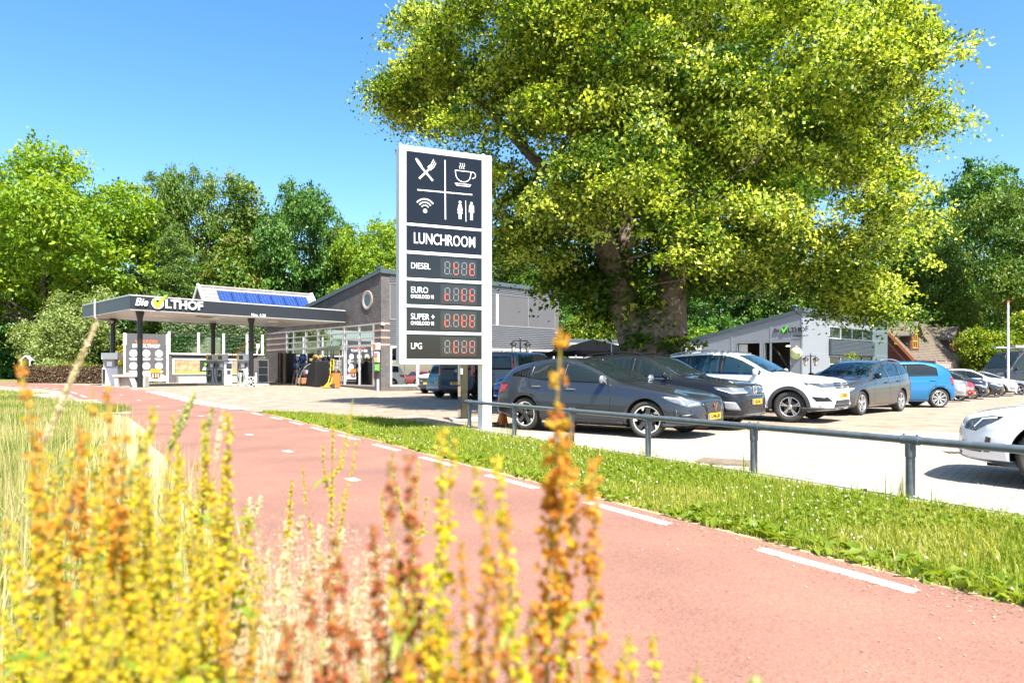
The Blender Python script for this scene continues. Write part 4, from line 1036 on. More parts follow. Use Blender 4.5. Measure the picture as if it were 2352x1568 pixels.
# ------------------------------------------------------------------ house with solar panels behind the canopy
M_TILE = pm('grey_tile', (.23, .215, .20), rough=.85, var=.18, vscale=6)
M_TILE2 = pm('brown_tile', (.135, .105, .078), rough=.9, var=.2, vscale=2)
def tiled_slope(name, o, ux, us, L, Wd, nx, ny, mat, parent, gap=.012, lip=.035):
    """rows of overlapping tiles, one mesh; o = top left corner, ux along the ridge, us down the slope"""
    ux = Vector(ux); us = Vector(us); n = ux.cross(us); 
    if n.z < 0: n = -n
    q = MB(); tw = L / nx; th = Wd / ny
    for j in range(ny):
        for i in range(nx):
            a = o + ux * (i * tw + gap / 2) + us * (j * th); r_ = random.uniform(0, .012)
            q.add([a + n * (.0 + r_), a + ux * (tw - gap) + n * r_, a + ux * (tw - gap) + us * (th * 1.02) + n * (lip + r_), a + us * (th * 1.02) + n * (lip + r_), a + us * (th * 1.02) + n * (-.01), a + ux * (tw - gap) + us * (th * 1.02) + n * (-.01)],
                  [(0, 3, 2, 1), (3, 4, 5, 2)])
    o_ = q.build(name, mat, parent); o_['kind'] = 'stuff'; return o_
hA = at(455, 657, 57.0); hB = at(714, 677, 63.8)
hd_ = Vector((hB.x - hA.x, hB.y - hA.y)); HL = hd_.length; HRZ = math.atan2(hd_.y, hd_.x)
hs_ = thing('tiled_house', 'grey tiled house with seven blue solar panels behind the forecourt canopy', 'house', (hA.x, hA.y, .3), HRZ)
rz_ = hA.z - .3; ev = 3.4; run = 4.2
sl = Vector((0, -run, ev - rz_)); SLn = sl.length
q = MB(); M = Matrix(((0, 0, 1, .12), (1, 0, 0, 0), (0, 1, 0, 0), (0, 0, 0, 1))); q.prism([(-run, 0), (run, 0), (run, ev), (0, rz_ - .1), (-run, ev)], M, HL - .24); q.build('wall', pm('house_brick', (.20, .11, .09), rough=.85, var=.15, vscale=8), hs_)
sd_ = sl.normalized(); sd2 = Vector((0, run, ev - rz_)).normalized()
rf = tiled_slope('roof', Vector((0, 0, rz_)), (1, 0, 0), sd_, HL, SLn, 28, 14, M_TILE, hs_)
tiled_slope('roof', Vector((0, 0, rz_)), (1, 0, 0), sd2, HL, SLn, 28, 14, M_TILE, hs_)
q = MB(); q.tube([(0, 0, rz_ + .02), (HL, 0, rz_ + .02)], .12, 8); q.build('ridge', M_TILE, hs_)
for x in (-.08, HL - .02):
    q = MB(); q.bar((x + .05, 0, rz_ + .12), (x + .05, -run - .1, ev - .0), .1, .3); q.bar((x + .05, 0, rz_ + .12), (x + .05, run + .1, ev), .1, .3); q.build('verge_board', M_WHITE, hs_)
nrm = Vector((0, sd_.z, -sd_.y)); nrm = nrm if nrm.z > 0 else -nrm
M_SOLAR = pm('solar_blue', (.014, .038, .15), rough=.15, spec=.5, var=.12, vscale=2)
pwid = (HL * .80) / 7
for k in range(7):
    a = Vector((HL * .135 + k * pwid, 0, rz_)) + sd_ * (SLn * .085) + nrm * .10
    q = MB(); q.obox(a, Vector((pwid - .06, 0, 0)), sd_ * 1.7, nrm * .04); sp_ = q.build('solar_panel', M_SOLAR, hs_)
    q = MB()
    for j in range(1, 4): q.obox(a + Vector((j * (pwid - .06) / 4 - .008, 0, 0)) + nrm * .041, Vector((.016, 0, 0)), sd_ * 1.7, nrm * .004)
    for j in range(1, 6): q.obox(a + sd_ * (j * 1.7 / 6) + nrm * .042, Vector((pwid - .06, 0, 0)), sd_ * .014, nrm * .004)
    q.build('cell_grid', pm('cell_line', (.10, .16, .36), rough=.4), sp_)
# ------------------------------------------------------------------ workshop on the right
M_PANEL = pm('panel_grey', (.205, .222, .238), rough=.5, var=.02, vscale=.8)
M_SHUT = pm('shutter_grey', (.07, .088, .102), rough=.45, var=.04)
M_TEAL = pm('teal_panel', (.095, .128, .132), rough=.5, var=.04)
GC = Vector((19.85, 46.7)); GRZ2 = R(42.5); GEX = Vector((math.cos(GRZ2), math.sin(GRZ2))); GEY = Vector((-GEX.y, GEX.x)); gz0 = -.3
gw = thing('workshop_building', 'light grey panelled car workshop with a sloping roof behind the parked cars', 'workshop', (GC.x, GC.y, 0), GRZ2)
xL = on_line(2038, GC, GEX)[0]; gd = 12.0
gt = lambda y: 5.32 - .205 * y
dw = [(on_line(1862 - .0, GC, GEY)[0])]
def gy(px): return on_line(px, GC, GEY)[0]
def gz(px, py): t_, Y = on_line(px, GC, GEY); return z_at(py, Y)
dA0, dA1, dz1 = gy(1815), gy(1757), gz(1815, 782.5 + 3)      # right door opening
dB0, dB1 = gy(1745), gy(1694); dz2 = gz(1745, 788 + 1)
def zA(px, zy): return zy
dA1y, dA0y = dA1, dA0
zA_ = 3.15; zB_ = 3.05
w = MB()
def yz2(pts, x, d): w.prism(pts, Matrix(((0, 0, 1, x), (1, 0, 0, 0), (0, 1, 0, 0), (0, 0, 0, 1))), d)
yz2([(0, zA_), (gd, zA_), (gd, max(zA_ + .02, gt(gd))), (10.4, gt(10.4)), (0, gt(0))], 0, .2)
yz2([(0, -.6), (dA0, -.6), (dA0, zA_ - .002), (0, zA_ - .002)], 0, .2); yz2([(dA1, -.6), (dB0, -.6), (dB0, zA_ - .002), (dA1, zA_ - .002)], 0, .2); yz2([(dB1, -.6), (gd, -.6), (gd, zA_ - .002), (dB1, zA_ - .002)], 0, .2)
w.build('side_wall', M_PANEL, gw)
q = MB()      # panel joints and corner trims stand proud
for z in (4.1, 2.2): 
    y1_ = min(gd, (5.32 - z) / .205 - .2); y0_ = .12
    if z < zA_: q.box(-.006, 0, .12, dA0 - .1, z - .012, z + .012)
    else: q.box(-.006, 0, y0_, y1_, z - .012, z + .012)
q.box(-.006, 0, .12, 8, 3.35, 3.37); q.build('panel_joint', pm('joint_grey', (.30, .32, .34), rough=.6), gw)
for y in (0.0, gy(1766 + 4.5) , gy(1690 - 9)):
    q = MB(); q.box(-.02, .0, max(y - .07, -.02), y + .07, gz0, gt(y + .1)); q.build('post_trim', M_PANEL, gw)
for (a, b, z) in ((dA0, dA1, zA_), (dB0, dB1, zA_)):
    q = MB(); q.box(-.02, .25, a - .05, a, gz0, z); q.box(-.02, .25, b, b + .05, gz0, z); q.box(-.02, .25, a - .05, b + .05, z - .0, z + .06); q.build('door_frame', M_PANEL, gw)
q = MB(); q.box(.1, .14, dB0 + 1.0, dB1 - .05, .8, zA_ - .05); q.build('half_open_door', pm('door_cream', (.5, .48, .42), rough=.6), gw)
q = MB(); q.box(.2, xL - .2, .25, 11.5, gz0 - .05, gz0 + .02); q.box(7, 7.1, .25, 11.5, gz0, 4.5); q.box(.2, 7, 8.5, 8.6, gz0, 3.5); q.build('interior_wall', pm('workshop_inside', (.14, .125, .11), rough=.9, var=.2, vscale=.7), gw)
q = MB(); q.bar((3, dA0 + .3, 3.0), (3.2, dA0 + 1.8, 3.0), .12, .06); q.build('strip_light', pm('tube_light', (.9, .88, .75), emis=(1, .93, .75), estr=2.5), gw)
q = MB(); q.bar((1.8, dA0 + .1, .2), (1.6, dA0 + 2.0, 2.9), .12, .12); q.build('lift_arm', M_BLACK, gw)
# right-hand wall
q = MB(); sx0 = on_line(1908 - 4, GC, GEX)[0]; sx1 = on_line(2004, GC, GEX)[0]
q.box(.2, sx0, 0, .2, gz0 - .3, 5.2); q.box(sx0, sx1, .001, .2, 4.42, 5.2); q.build('front_wall', M_PANEL, gw)
q = MB(); q.box(sx1, xL, -.02, .2, gz0 - .3, 5.15); q.build('teal_wall', M_TEAL, gw)
q = MB()
for z in (1.2, 2.4, 3.6, 4.4): q.box(sx1, xL, -.026, -.02, z - .01, z + .01); q.box(.12, sx0, -.006, 0, z - .01, z + .01)
q.build('panel_joint', MATS['joint_grey'], gw)
zw = [(3.55, 4.40), (2.35, 3.48), (gz0, 2.28)]
corr('shutter', sx0 - .05, sx1, 2.32, 3.42, -.16, .10, .03, M_SHUT, gw)
M_DG = MATS['dark_glass']
nW = 4; 
for (za_, zb2) in ((3.50, 4.42), (gz0, 2.28)):
    for k in range(nW):
        a = sx0 + (sx1 - sx0) * k / nW; b = sx0 + (sx1 - sx0) * (k + 1) / nW
        q = MB(); q.box(a, b, -.02, .1, za_, za_ + .09); q.box(a, b, -.02, .1, zb2 - .07, zb2); q.box(a, a + .08, -.021, .1, za_ + .09, zb2 - .07); q.box(b - .08, b - .004, -.021, .1, za_ + .09, zb2 - .07)
        if za_ < 1:
            for z in (1.1, 1.65): q.box(a, b, -.015, .1, z - .04, z + .04)
        wf = q.build('window', M_TEAL if k else M_ALU, gw); q = MB(); q.box(a + .07, b - .07, .04, .06, za_ + .08, zb2 - .06); q.build('pane', M_DG, wf)
q = MB(); M = Matrix(((0, 0, 1, -.1), (1, 0, 0, 0), (0, 1, 0, 0), (0, 0, 0, 1)))
q.prism([(-.2, gt(0) - .12), (gd, gt(gd) - .14), (gd, gt(gd) + .1), (-.2, gt(0) + .14)], M, .098); q.box(0, xL + .1, -.2, -.1, gt(0) - .14, gt(0) + .14); q.build('roof_trim', M_TRIM, gw)
q = MB(); q.prism([(-.1, gt(0) - .05), (gd, gt(gd) - .05), (gd, gt(gd) + .05), (-.1, gt(0) + .07)], Matrix(((0, 0, 1, 0), (1, 0, 0, 0), (0, 1, 0, 0), (0, 0, 0, 1))), xL); q.build('roof', M_ROOF, gw)
q = MB(); q.tube([(1.6, 1.2, 5.2), (1.6, 1.2, 5.75)], .12, 10); q.lathe([(.2, 0), (.2, .06), (0, .12)], (1.6, 1.2, 5.75), n=12); q.build('flue', M_TRIM, gw)
# lettering on the workshop: laid along the side wall (faces local -x)
lg = bpy.data.objects.new('wall_lettering', None); COL.objects.link(lg); lg.parent = gw; lg.location = (-.03, gy(1773), 0); lg.rotation_euler = (0, 0, -PI / 2)
zl = gz(1800, 759); logo(lg, 0.1, zl, .33, pm('letter_dark', (.02, .022, .025), rough=.4), pm('tick_green', (.12, .72, .03), rough=.4), y=-.02, depth=.03, bold=.006)
text_obj('subtitle_lettering', 'WERKPLAATS', .17, MATS['letter_dark'], lg, (1.55, -.012, zl - .42), UP, .004, 'LEFT', .002)
ga_ = gw
q = MB(); q.lathe([(.38, 0), (.38, .03), (0, .035)], (-.03, gy(1829.5), gz(1829, 811)), (-1, 0, 0), 24); r0 = q.build('round_badge', pm('badge_lime', (.55, .68, .30), rough=.6), gw)
q = MB(); q.lathe([(.42, 0), (.42, .02), (.37, .03)], (-.028, gy(1829.5), gz(1829, 811)), (-1, 0, 0), 24); q.disc((-.03, gy(1829.5), gz(1829, 811) + .45), (-1, 0, 0), .09, .03, 12); q.build('badge_rim', pm('badge_orange', (.72, .48, .30), rough=.6), r0)
q = MB(); q.box(-.35, -.02, gy(1838) - .1, gy(1838) + .06, 2.35, 2.5); q.build('security_camera', M_WHITE, gw)
# ------------------------------------------------------------------ long low white annex
a0, a1 = Vector((3.9, 46.5)), Vector((16.6, 53.6)); ad_ = a1 - a0; AL = ad_.length
an = thing('annex', 'long low white corrugated annex behind the big tree trunk', 'annex', (a0.x, a0.y, 0), math.atan2(ad_.y, ad_.x))
corr('corrugated_wall', 0, AL, -.3, 3.2, 0, .16, .04, pm('annex_white', (.36, .365, .36), rough=.5, var=.04), an)
q = MB(); q.box(-.05, AL, -.1, 4, 3.2, 3.34); q.build('roof', M_TRIM, an); q = MB(); q.box(3.0, 4.3, -.06, 0, .3, 2.3); q.box(5.0, 5.9, -.06, 0, 1.0, 2.1); q.build('window', M_WHITE, an)
# black gazebo in front of it
g = at(1362, 850, 36.5); t = thing('gazebo', 'black fabric gazebo roof between the blue van and the tree trunk', 'gazebo', (g.x, g.y, 0), R(20))
zt = z_at(779, 36.5); ze = z_at(808, 36.5); q = MB(); h = 1.95
pk = (0, 0, zt); q.add([(-h, -h, ze), (h, -h, ze), (h, h, ze), (-h, h, ze), pk], [(0, 1, 4), (1, 2, 4), (2, 3, 4), (3, 0, 4)])
for a, b in (((-h, -h), (h, -h)), ((h, -h), (h, h)), ((h, h), (-h, h)), ((-h, h), (-h, -h))): q.add([(*a, ze), (*b, ze), (*b, ze - .2), (*a, ze - .2)], [(0, 1, 2, 3)])
q.build('roof', pm('gazebo_black', (.006, .006, .007), rough=1.0, spec=.05), t)
for a in ((-h, -h), (h, -h), (h, h), (-h, h)): q = MB(); q.tube([(a[0] * .98, a[1] * .98, 0), (a[0] * .98, a[1] * .98, ze)], .03, 8); q.build('leg', M_WHITE, t)
q = MB(); q.tube([(0, -h - .1, .0), (0, -h - .1, zt + .1)], .035, 8); q.build('pole', M_TRIM, t)
# ------------------------------------------------------------------ double lantern posts
def lantern(px, pyt, Y, lab, tz=None):
    p = at(px, 850, Y); zt = z_at(pyt, Y); t = thing('lantern_post', lab, 'street lamp', (p.x, p.y, 0), R(15), 'black double lantern posts')
    q = MB(); q.tube([(0, 0, -.3), (0, 0, .8), (0, 0, zt)], [.07, .05, .035], 10); q.bar((-.38, 0, zt - .12), (.38, 0, zt - .12), .035, .05); q.lathe([(.05, 0), (.02, .06), (0, .12)], (0, 0, zt), n=8); q.build('post', M_BLACK, t)
    for x in (-.36, .36):
        q = MB(); q.lathe([(.0, -.02), (.08, -.06), (.19, -.16), (.2, -.19), (.15, -.2)], (x, 0, zt - .13), n=8); q.lathe([(.09, -.52), (.05, -.56), (0, -.57)], (x, 0, zt - .13), n=8)
        for k in range(4): a = PI / 4 + k * PI / 2; q.bar((x + .14 * math.cos(a), .14 * math.sin(a), zt - .33), (x + .085 * math.cos(a), .085 * math.sin(a), zt - .65), .015, .015)
        lm = q.build('lantern', M_BLACK, t)
        q = MB(); q.lathe([(.135, -.2), (.08, -.52)], (x, 0, zt - .13), n=8); q.build('lamp_glass', pm('lamp_amber', (.55, .50, .38), rough=.3), lm)
lantern(1195, 777, 33.5, 'black double lantern post rising above the grey van')
lantern(1862, 813.5, 41.0, 'black double lantern post in front of the workshop corner')
# ------------------------------------------------------------------ brown wooden house on the right
M_LOG = pm('log_wall', (.135, .042, .026), rough=.75, col2=(.12, .04, .026), vscale=3)
M_DLOG = pm('shaded_log_gutter', (.055, .032, .028), rough=.8)
M_FRM = pm('orange_frame', (.62, .33, .05), rough=.5)
hc = Vector((35.4, 60.7)); hrz = R(41); hx = Vector((math.cos(hrz), math.sin(hrz)))
lh = thing('log_house', 'brown log house with a steep tan roof and orange framed dormer windows', 'house', (hc.x, hc.y, 0), hrz)
EVz, RGz, hw_ = 2.5, 6.0, 2.9; HLn = 15.0
q = MB()
nl = 14
for k in range(nl):
    z = -.6 + k * .24; q.box(.25, .45, .2, 2 * hw_ - .2, z, z + .225)
for k in range(14):
    z = 2.76 + k * .24
    f_ = (z + .24 - EVz) / (RGz - EVz)
    if f_ < .97: q.box(.25, .45, hw_ * f_ + .15, 2 * hw_ - hw_ * f_ - .15, z, z + .225)
q.build('gable_wall', M_LOG, lh)
q = MB()
for k in range(12): z = -.6 + k * .25; q.box(.45, HLn - .3, .2, .4, z, z + .235)
q.build('front_wall', M_LOG, lh)
slv = Vector((0, -hw_ - .35, -(RGz - EVz) * (hw_ + .35) / hw_)); 
tiled_slope('roof', Vector((-.1, hw_, RGz)), (1, 0, 0), slv.normalized(), HLn, slv.length, 60, 24, M_TILE2, lh, .02, .03)
slb = Vector((0, hw_ + .35, slv.z)); tiled_slope('roof', Vector((-.1, hw_, RGz)), (1, 0, 0), slb.normalized(), HLn, slb.length, 20, 8, M_TILE2, lh, .02, .03)
q = MB(); q.bar((-.14, hw_, RGz - .05), (-.14, -.38, RGz + slv.z - .05), .07, .26); q.bar((-.14, hw_, RGz - .05), (-.14, 2 * hw_ + .38, RGz + slv.z - .05), .07, .26); q.build('verge_board', pm('verge_orange', (.38, .13, .05), rough=.6), lh)
q = MB(); q.bar((0, -.42, EVz - .45), (HLn, -.42, EVz - .45), .14, .12); q.build('gutter', M_DLOG, lh)
def dormer(x0, wd):
    d = bpy.data.objects.new('dormer', None); COL.objects.link(d); d.parent = lh; d.location = (x0, 0, 0)
    zb, zs, zr = 3.05, 4.55, 5.55; yf = .35
    q = MB()
    for k in range(7): z = zb + k * .22; q.box(0, wd, yf, yf + .16, z, z + .205)
    for k in range(4):
        z = zs + .05 + k * .22; f_ = (z + .2 - zs) / (zr - zs)
        q.box(wd / 2 * f_, wd - wd / 2 * f_, yf, yf + .16, z, z + .205)
    q.build('front', M_LOG, d)
    q = MB()
    for x in (0, wd - .12): q.prism([(yf + .16, zb), (yf + .16, zs), (yf + 1.5, zs)], Matrix(((0, 0, 1, x), (1, 0, 0, 0), (0, 1, 0, 0), (0, 0, 0, 1))), .12)
    q.build('cheek', M_DLOG, d)  # cheeks darker than the front logs: their shade is painted in
    for s_ in (-1, 1):
        q = MB(); xm = wd / 2; xe = xm + s_ * (wd / 2 + .3); ze_ = zr - (zr - zs) * (wd / 2 + .3) / (wd / 2)
        q.add([(xm, yf - .35, zr), (xe, yf - .35, ze_), (xe, yf + 1.6, ze_), (xm, yf + 2.3, zr), (xm, yf - .35, zr + .1), (xe, yf - .35, ze_ + .1), (xe, yf + 1.6, ze_ + .1), (xm, yf + 2.3, zr + .1)], [(0, 1, 2, 3), (4, 7, 6, 5), (0, 4, 5, 1), (1, 5, 6, 2), (3, 2, 6, 7)]); q.build('dormer_roof', M_TILE2, d)
    q = MB(); a, b = wd / 2 - .55, wd / 2 + .55; z0, z1 = 3.2, 4.55
    for x in (a, a + .5, b - .09): q.box(x, x + .09, yf - .04, yf, z0, z1)
    for z in (z0, z0 + .62, z1 - .09): q.box(a, b, yf - .045, yf, z, z + .09)
    q.build('window_frame', M_FRM, d); q = MB(); q.box(a, b, yf - .015, yf - .005, z0, z1); q.build('pane', M_DG, d)
def hxof(px): 
    r_ = (px - 1176) / F; c = hc; return (r_ * c.y - c.x) / (hx.x - r_ * hx.y)
dormer(hxof(2101), 2.1); dormer(hxof(2194), 2.1)
q = MB(); p_ = Vector((hxof(2153), hw_, RGz)) + slv.normalized() * 1.7; q.obox(p_ + Vector((0, 0, .08)), (1.0, 0, 0), slv.normalized() * 1.1, Vector((0, -.05, .06))); q.build('roof_window', M_DG, lh)
# plank fence
fa, fb = at(2150, 850, 50), at(2226, 850, 54); fd = (fb - fa); fdl = Vector((fd.x, fd.y)).length
t = thing('plank_fence', 'weathered grey plank fence in front of the log house', 'fence', (fa.x, fa.y, zg(fa.x, fa.y)), math.atan2(fd.y, fd.x))
x = 0; k = 0
ztf = z_at(831, 51) + .3
while x < fdl:
    q = MB(); q.box(x, x + .17, 0, .03, 0, ztf - .08 + random.uniform(-.02, .02)); q.build('plank', pm('grey_plank', (.33, .28, .23), rough=.85, var=.2, vscale=8), t); x += .2
    if k % 9 == 0: q = MB(); q.box(x - .04, x + .1, .03, .15, 0, ztf + .12); q.build('post', MATS['grey_plank'], t)
    k += 1
q = MB(); q.box(0, fdl, -.02, .06, ztf - .08, ztf); q.build('top_rail', MATS['grey_plank'], t)
# flagpole
p = at(2315.5, 850, 46); t = thing('flagpole', 'slim white flagpole with a red top beside the laurel hedge', 'flagpole', (p.x, p.y, -.3), 0); zt = z_at(694, 46) + .3
q = MB(); q.tube([(0, 0, 0), (0, 0, zt)], [.075, .055], 12); q.build('pole', M_WHITE, t); q = MB(); q.lathe([(.09, 0), (.12, .05), (.05, .1), (0, .1)], (0, 0, zt), n=12); q.build('finial', M_RED, t)
# little white nest house behind the hedge
p = at(63, 850, 47.5); t = thing('miniature_house', 'tiny white open-fronted house peeking over the copper hedge', 'miniature house', (p.x, p.y, .66), R(10))
q = MB(); q.box(-.26, -.2, -.2, .2, 0, 1.25); q.box(.2, .26, -.2, .2, 0, 1.25); q.box(-.2, .2, .14, .2, 0, 1.25); q.build('wall', pm('mini_dark', (.03, .035, .06), rough=.8), t)
q = MB(); q.bar((-.36, -.24, 1.2), (0, -.24, 1.55), .06, .06, up=(0, 1, 0)); q.bar((0, -.24, 1.55), (.36, -.24, 1.2), .06, .06, up=(0, 1, 0)); q.box(-.29, -.23, -.26, -.2, .6, 1.25); q.box(.23, .29, -.26, -.2, .6, 1.25); q.build('trim', M_WHITE, t)
q = MB(); q.add([(-.36, -.24, 1.22), (0, -.24, 1.58), (0, .24, 1.58), (-.36, .24, 1.22), (.36, -.24, 1.22), (.36, .24, 1.22)], [(0, 1, 2, 3), (1, 4, 5, 2)]); q.build('roof', pm('mini_roof', (.35, .35, .4), rough=.7), t)
# ------------------------------------------------------------------ vehicles
def paint(name, col, metal=0.35, rough=0.32):
    m = pm('car_paint_' + name, col, rough=(.55 if metal < .3 else .30), metal=metal, coat=1.0, spec=.15 if metal < .3 else .5)
    if max(col) < .12: m.node_tree.nodes['Principled BSDF'].inputs['Coat IOR'].default_value = 1.36
    return m
M_GLASSC = pm('car_glass', (.012, .019, .02), rough=.015, spec=.36)
M_GLASSB = pm('car_glass_blue', (.012, .032, .05), rough=.015, spec=.45)
M_SEAM = pm('panel_gap', (.008, .008, .009), rough=.8)
M_PLATE = pm('plate_yellow', (.72, .42, .012), rough=.45)
M_PLTXT = pm('plate_print', (.012, .012, .012), rough=.6)
M_PLBLUE = pm('plate_blue', (.01, .05, .35), rough=.5)
M_TAIL = pm('tail_red', (.35, .012, .012), rough=.12, coat=.5)
M_LAMP = pm('headlamp', (.24, .26, .29), rough=.08, metal=.55, coat=1.0)
M_LAMPD = pm('headlamp_dark', (.10, .115, .13), rough=.06, metal=.4, coat=1.0)
M_DRL = pm('lamp_white', (.85, .87, .9), rough=.15)
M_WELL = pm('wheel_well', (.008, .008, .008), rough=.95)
M_ALLOY = pm('alloy', (.60, .61, .62), rough=.25, metal=.85)
M_ALLOYD = pm('alloy_dark', (.07, .072, .075), rough=.35, metal=.6)
M_COPPER = pm('copper', (.55, .24, .12), rough=.3, metal=.8)
M_CLAD = pm('cladding', (.045, .046, .048), rough=.6, var=.06)
M_ROOFBAR = pm('roof_bar', (.5, .52, .55), rough=.25, metal=.7)
M_DUST = None

TYPES = {
 'hatch': dict(dlo=2.9, dlk=.085, L=4.40, W=1.80, wb=2.69, fo=.86, r=.325, gr=.70, z0=.20,
   top=[(0, .60), (.03, .68), (.12, .735), (.45, .815), (.9, .89), (1.35, .965), (1.48, .995), (1.95, 1.21), (2.35, 1.365), (2.7, 1.44), (3.0, 1.448), (3.45, 1.395), (3.88, 1.30), (4.04, 1.235), (4.27, 1.02), (4.36, .93), (4.40, .72)],
   belt=[(0, .58), (.3, .755), (.9, .855), (1.5, .925), (2.2, .94), (3.2, .985), (3.9, 1.05), (4.2, 1.0), (4.40, .68)],
   plan=[(0, .52), (.06, .66), (.16, .76), (.35, .84), (.7, .885), (1.2, .90), (3.4, .90), (3.9, .875), (4.25, .81), (4.36, .75), (4.40, .64)], panes=[(1.62, 2.62), (2.70, 3.42), (3.50, 4.0)], ws=(1.50, 2.36), rw=(4.07, 4.29)),
 'suv': dict(L=4.49, W=1.84, wb=2.68, fo=.88, r=.355, gr=.74, z0=.24,
   top=[(0, .74), (.02, .86), (.08, .955), (.3, 1.02), (.8, 1.075), (1.25, 1.12), (1.38, 1.15), (1.8, 1.38), (2.15, 1.56), (2.45, 1.64), (2.9, 1.665), (3.6, 1.64), (4.05, 1.59), (4.15, 1.54), (4.38, 1.12), (4.45, 1.0), (4.49, .74)],
   belt=[(0, .70), (.3, .94), (.9, 1.01), (1.5, 1.06), (2.5, 1.08), (3.5, 1.11), (4.2, 1.10), (4.49, .7)],
   plan=[(0, .62), (.05, .74), (.14, .82), (.35, .88), (.7, .912), (1.2, .92), (3.5, .92), (4.0, .90), (4.35, .85), (4.45, .80), (4.49, .70)], panes=[(1.56, 2.52), (2.62, 3.40), (3.48, 4.05)], ws=(1.42, 2.18), rw=(4.16, 4.38)),
 'estate': dict(L=4.70, W=1.81, wb=2.66, fo=.95, r=.32, gr=.70, z0=.20,
   top=[(0, .60), (.03, .70), (.14, .77), (.5, .85), (1.0, .93), (1.45, .99), (1.58, 1.02), (2.05, 1.24), (2.5, 1.41), (2.9, 1.475), (3.3, 1.49), (3.95, 1.465), (4.3, 1.41), (4.42, 1.35), (4.6, 1.04), (4.66, .93), (4.70, .70)],
   belt=[(0, .57), (.3, .72), (.9, .84), (1.6, .935), (2.5, .965), (3.5, 1.01), (4.2, 1.07), (4.5, 1.0), (4.70, .68)],
   plan=[(0, .52), (.06, .66), (.16, .76), (.35, .84), (.7, .89), (1.2, .905), (3.6, .905), (4.2, .87), (4.55, .80), (4.66, .74), (4.70, .62)], panes=[(1.72, 2.66), (2.73, 3.5), (3.56, 4.28)], ws=(1.60, 2.48), rw=(4.40, 4.60)),
 'mini': dict(L=3.60, W=1.64, wb=2.42, fo=.60, r=.30, gr=.76, z0=.18,
   top=[(0, .62), (.02, .78), (.10, .90), (.35, .975), (.7, 1.03), (.82, 1.06), (1.25, 1.30), (1.55, 1.43), (1.9, 1.485), (2.35, 1.49), (2.85, 1.455), (3.15, 1.39), (3.32, 1.29), (3.50, 1.03), (3.57, .88), (3.60, .7)],
   belt=[(0, .6), (.2, .85), (.7, .92), (1.4, .95), (3.0, .985), (3.4, .98), (3.6, .66)],
   plan=[(0, .55), (.04, .66), (.12, .74), (.3, .79), (.6, .815), (1.0, .82), (2.9, .82), (3.3, .79), (3.5, .74), (3.57, .68), (3.60, .6)], dlo=2.6, dlk=.2, panes=[(.95, 1.98), (2.08, 2.98)], ws=(.86, 1.58), rw=(3.34, 3.50)),
 'van': dict(L=4.97, W=1.99, wb=2.93, fo=.93, r=.34, gr=.85, z0=.24,
   top=[(0, .74), (.02, .92), (.1, 1.06), (.4, 1.14), (.85, 1.23), (1.0, 1.28), (1.45, 1.66), (1.75, 1.86), (2.05, 1.94), (2.6, 1.97), (4.5, 1.96), (4.82, 1.93), (4.88, 1.86), (4.93, 1.1), (4.96, .8), (4.97, .62)],
   belt=[(0, .72), (.3, 1.02), (.9, 1.12), (1.5, 1.15), (4.6, 1.15), (4.9, 1.1), (4.97, .6)],
   plan=[(0, .70), (.05, .82), (.14, .89), (.35, .95), (.7, .985), (1.2, .995), (4.5, .995), (4.85, .97), (4.93, .94), (4.97, .86)], panes=[(1.15, 2.0), (2.12, 3.2), (3.3, 4.7)], ws=(1.04, 1.78), rw=(4.86, 4.93)),
 'bigvan': dict(L=5.53, W=2.05, wb=3.3, fo=1.0, r=.35, gr=.86, z0=.26,
   top=[(0, .8), (.02, .98), (.1, 1.12), (.45, 1.22), (.9, 1.33), (1.05, 1.38), (1.5, 1.85), (1.85, 2.2), (2.2, 2.42), (2.8, 2.5), (5.2, 2.5), (5.42, 2.46), (5.47, 2.35), (5.5, 1.2), (5.52, .9), (5.53, .65)],
   belt=[(0, .78), (.3, 1.1), (.9, 1.24), (1.5, 1.28), (5.2, 1.28), (5.48, 1.2), (5.53, .62)],
   plan=[(0, .70), (.05, .82), (.14, .9), (.35, .97), (.7, 1.01), (1.2, 1.025), (5.1, 1.025), (5.45, 1.0), (5.53, .9)], panes=[(1.25, 2.2)], ws=(1.1, 1.9), rw=(5.47, 5.5)),
}
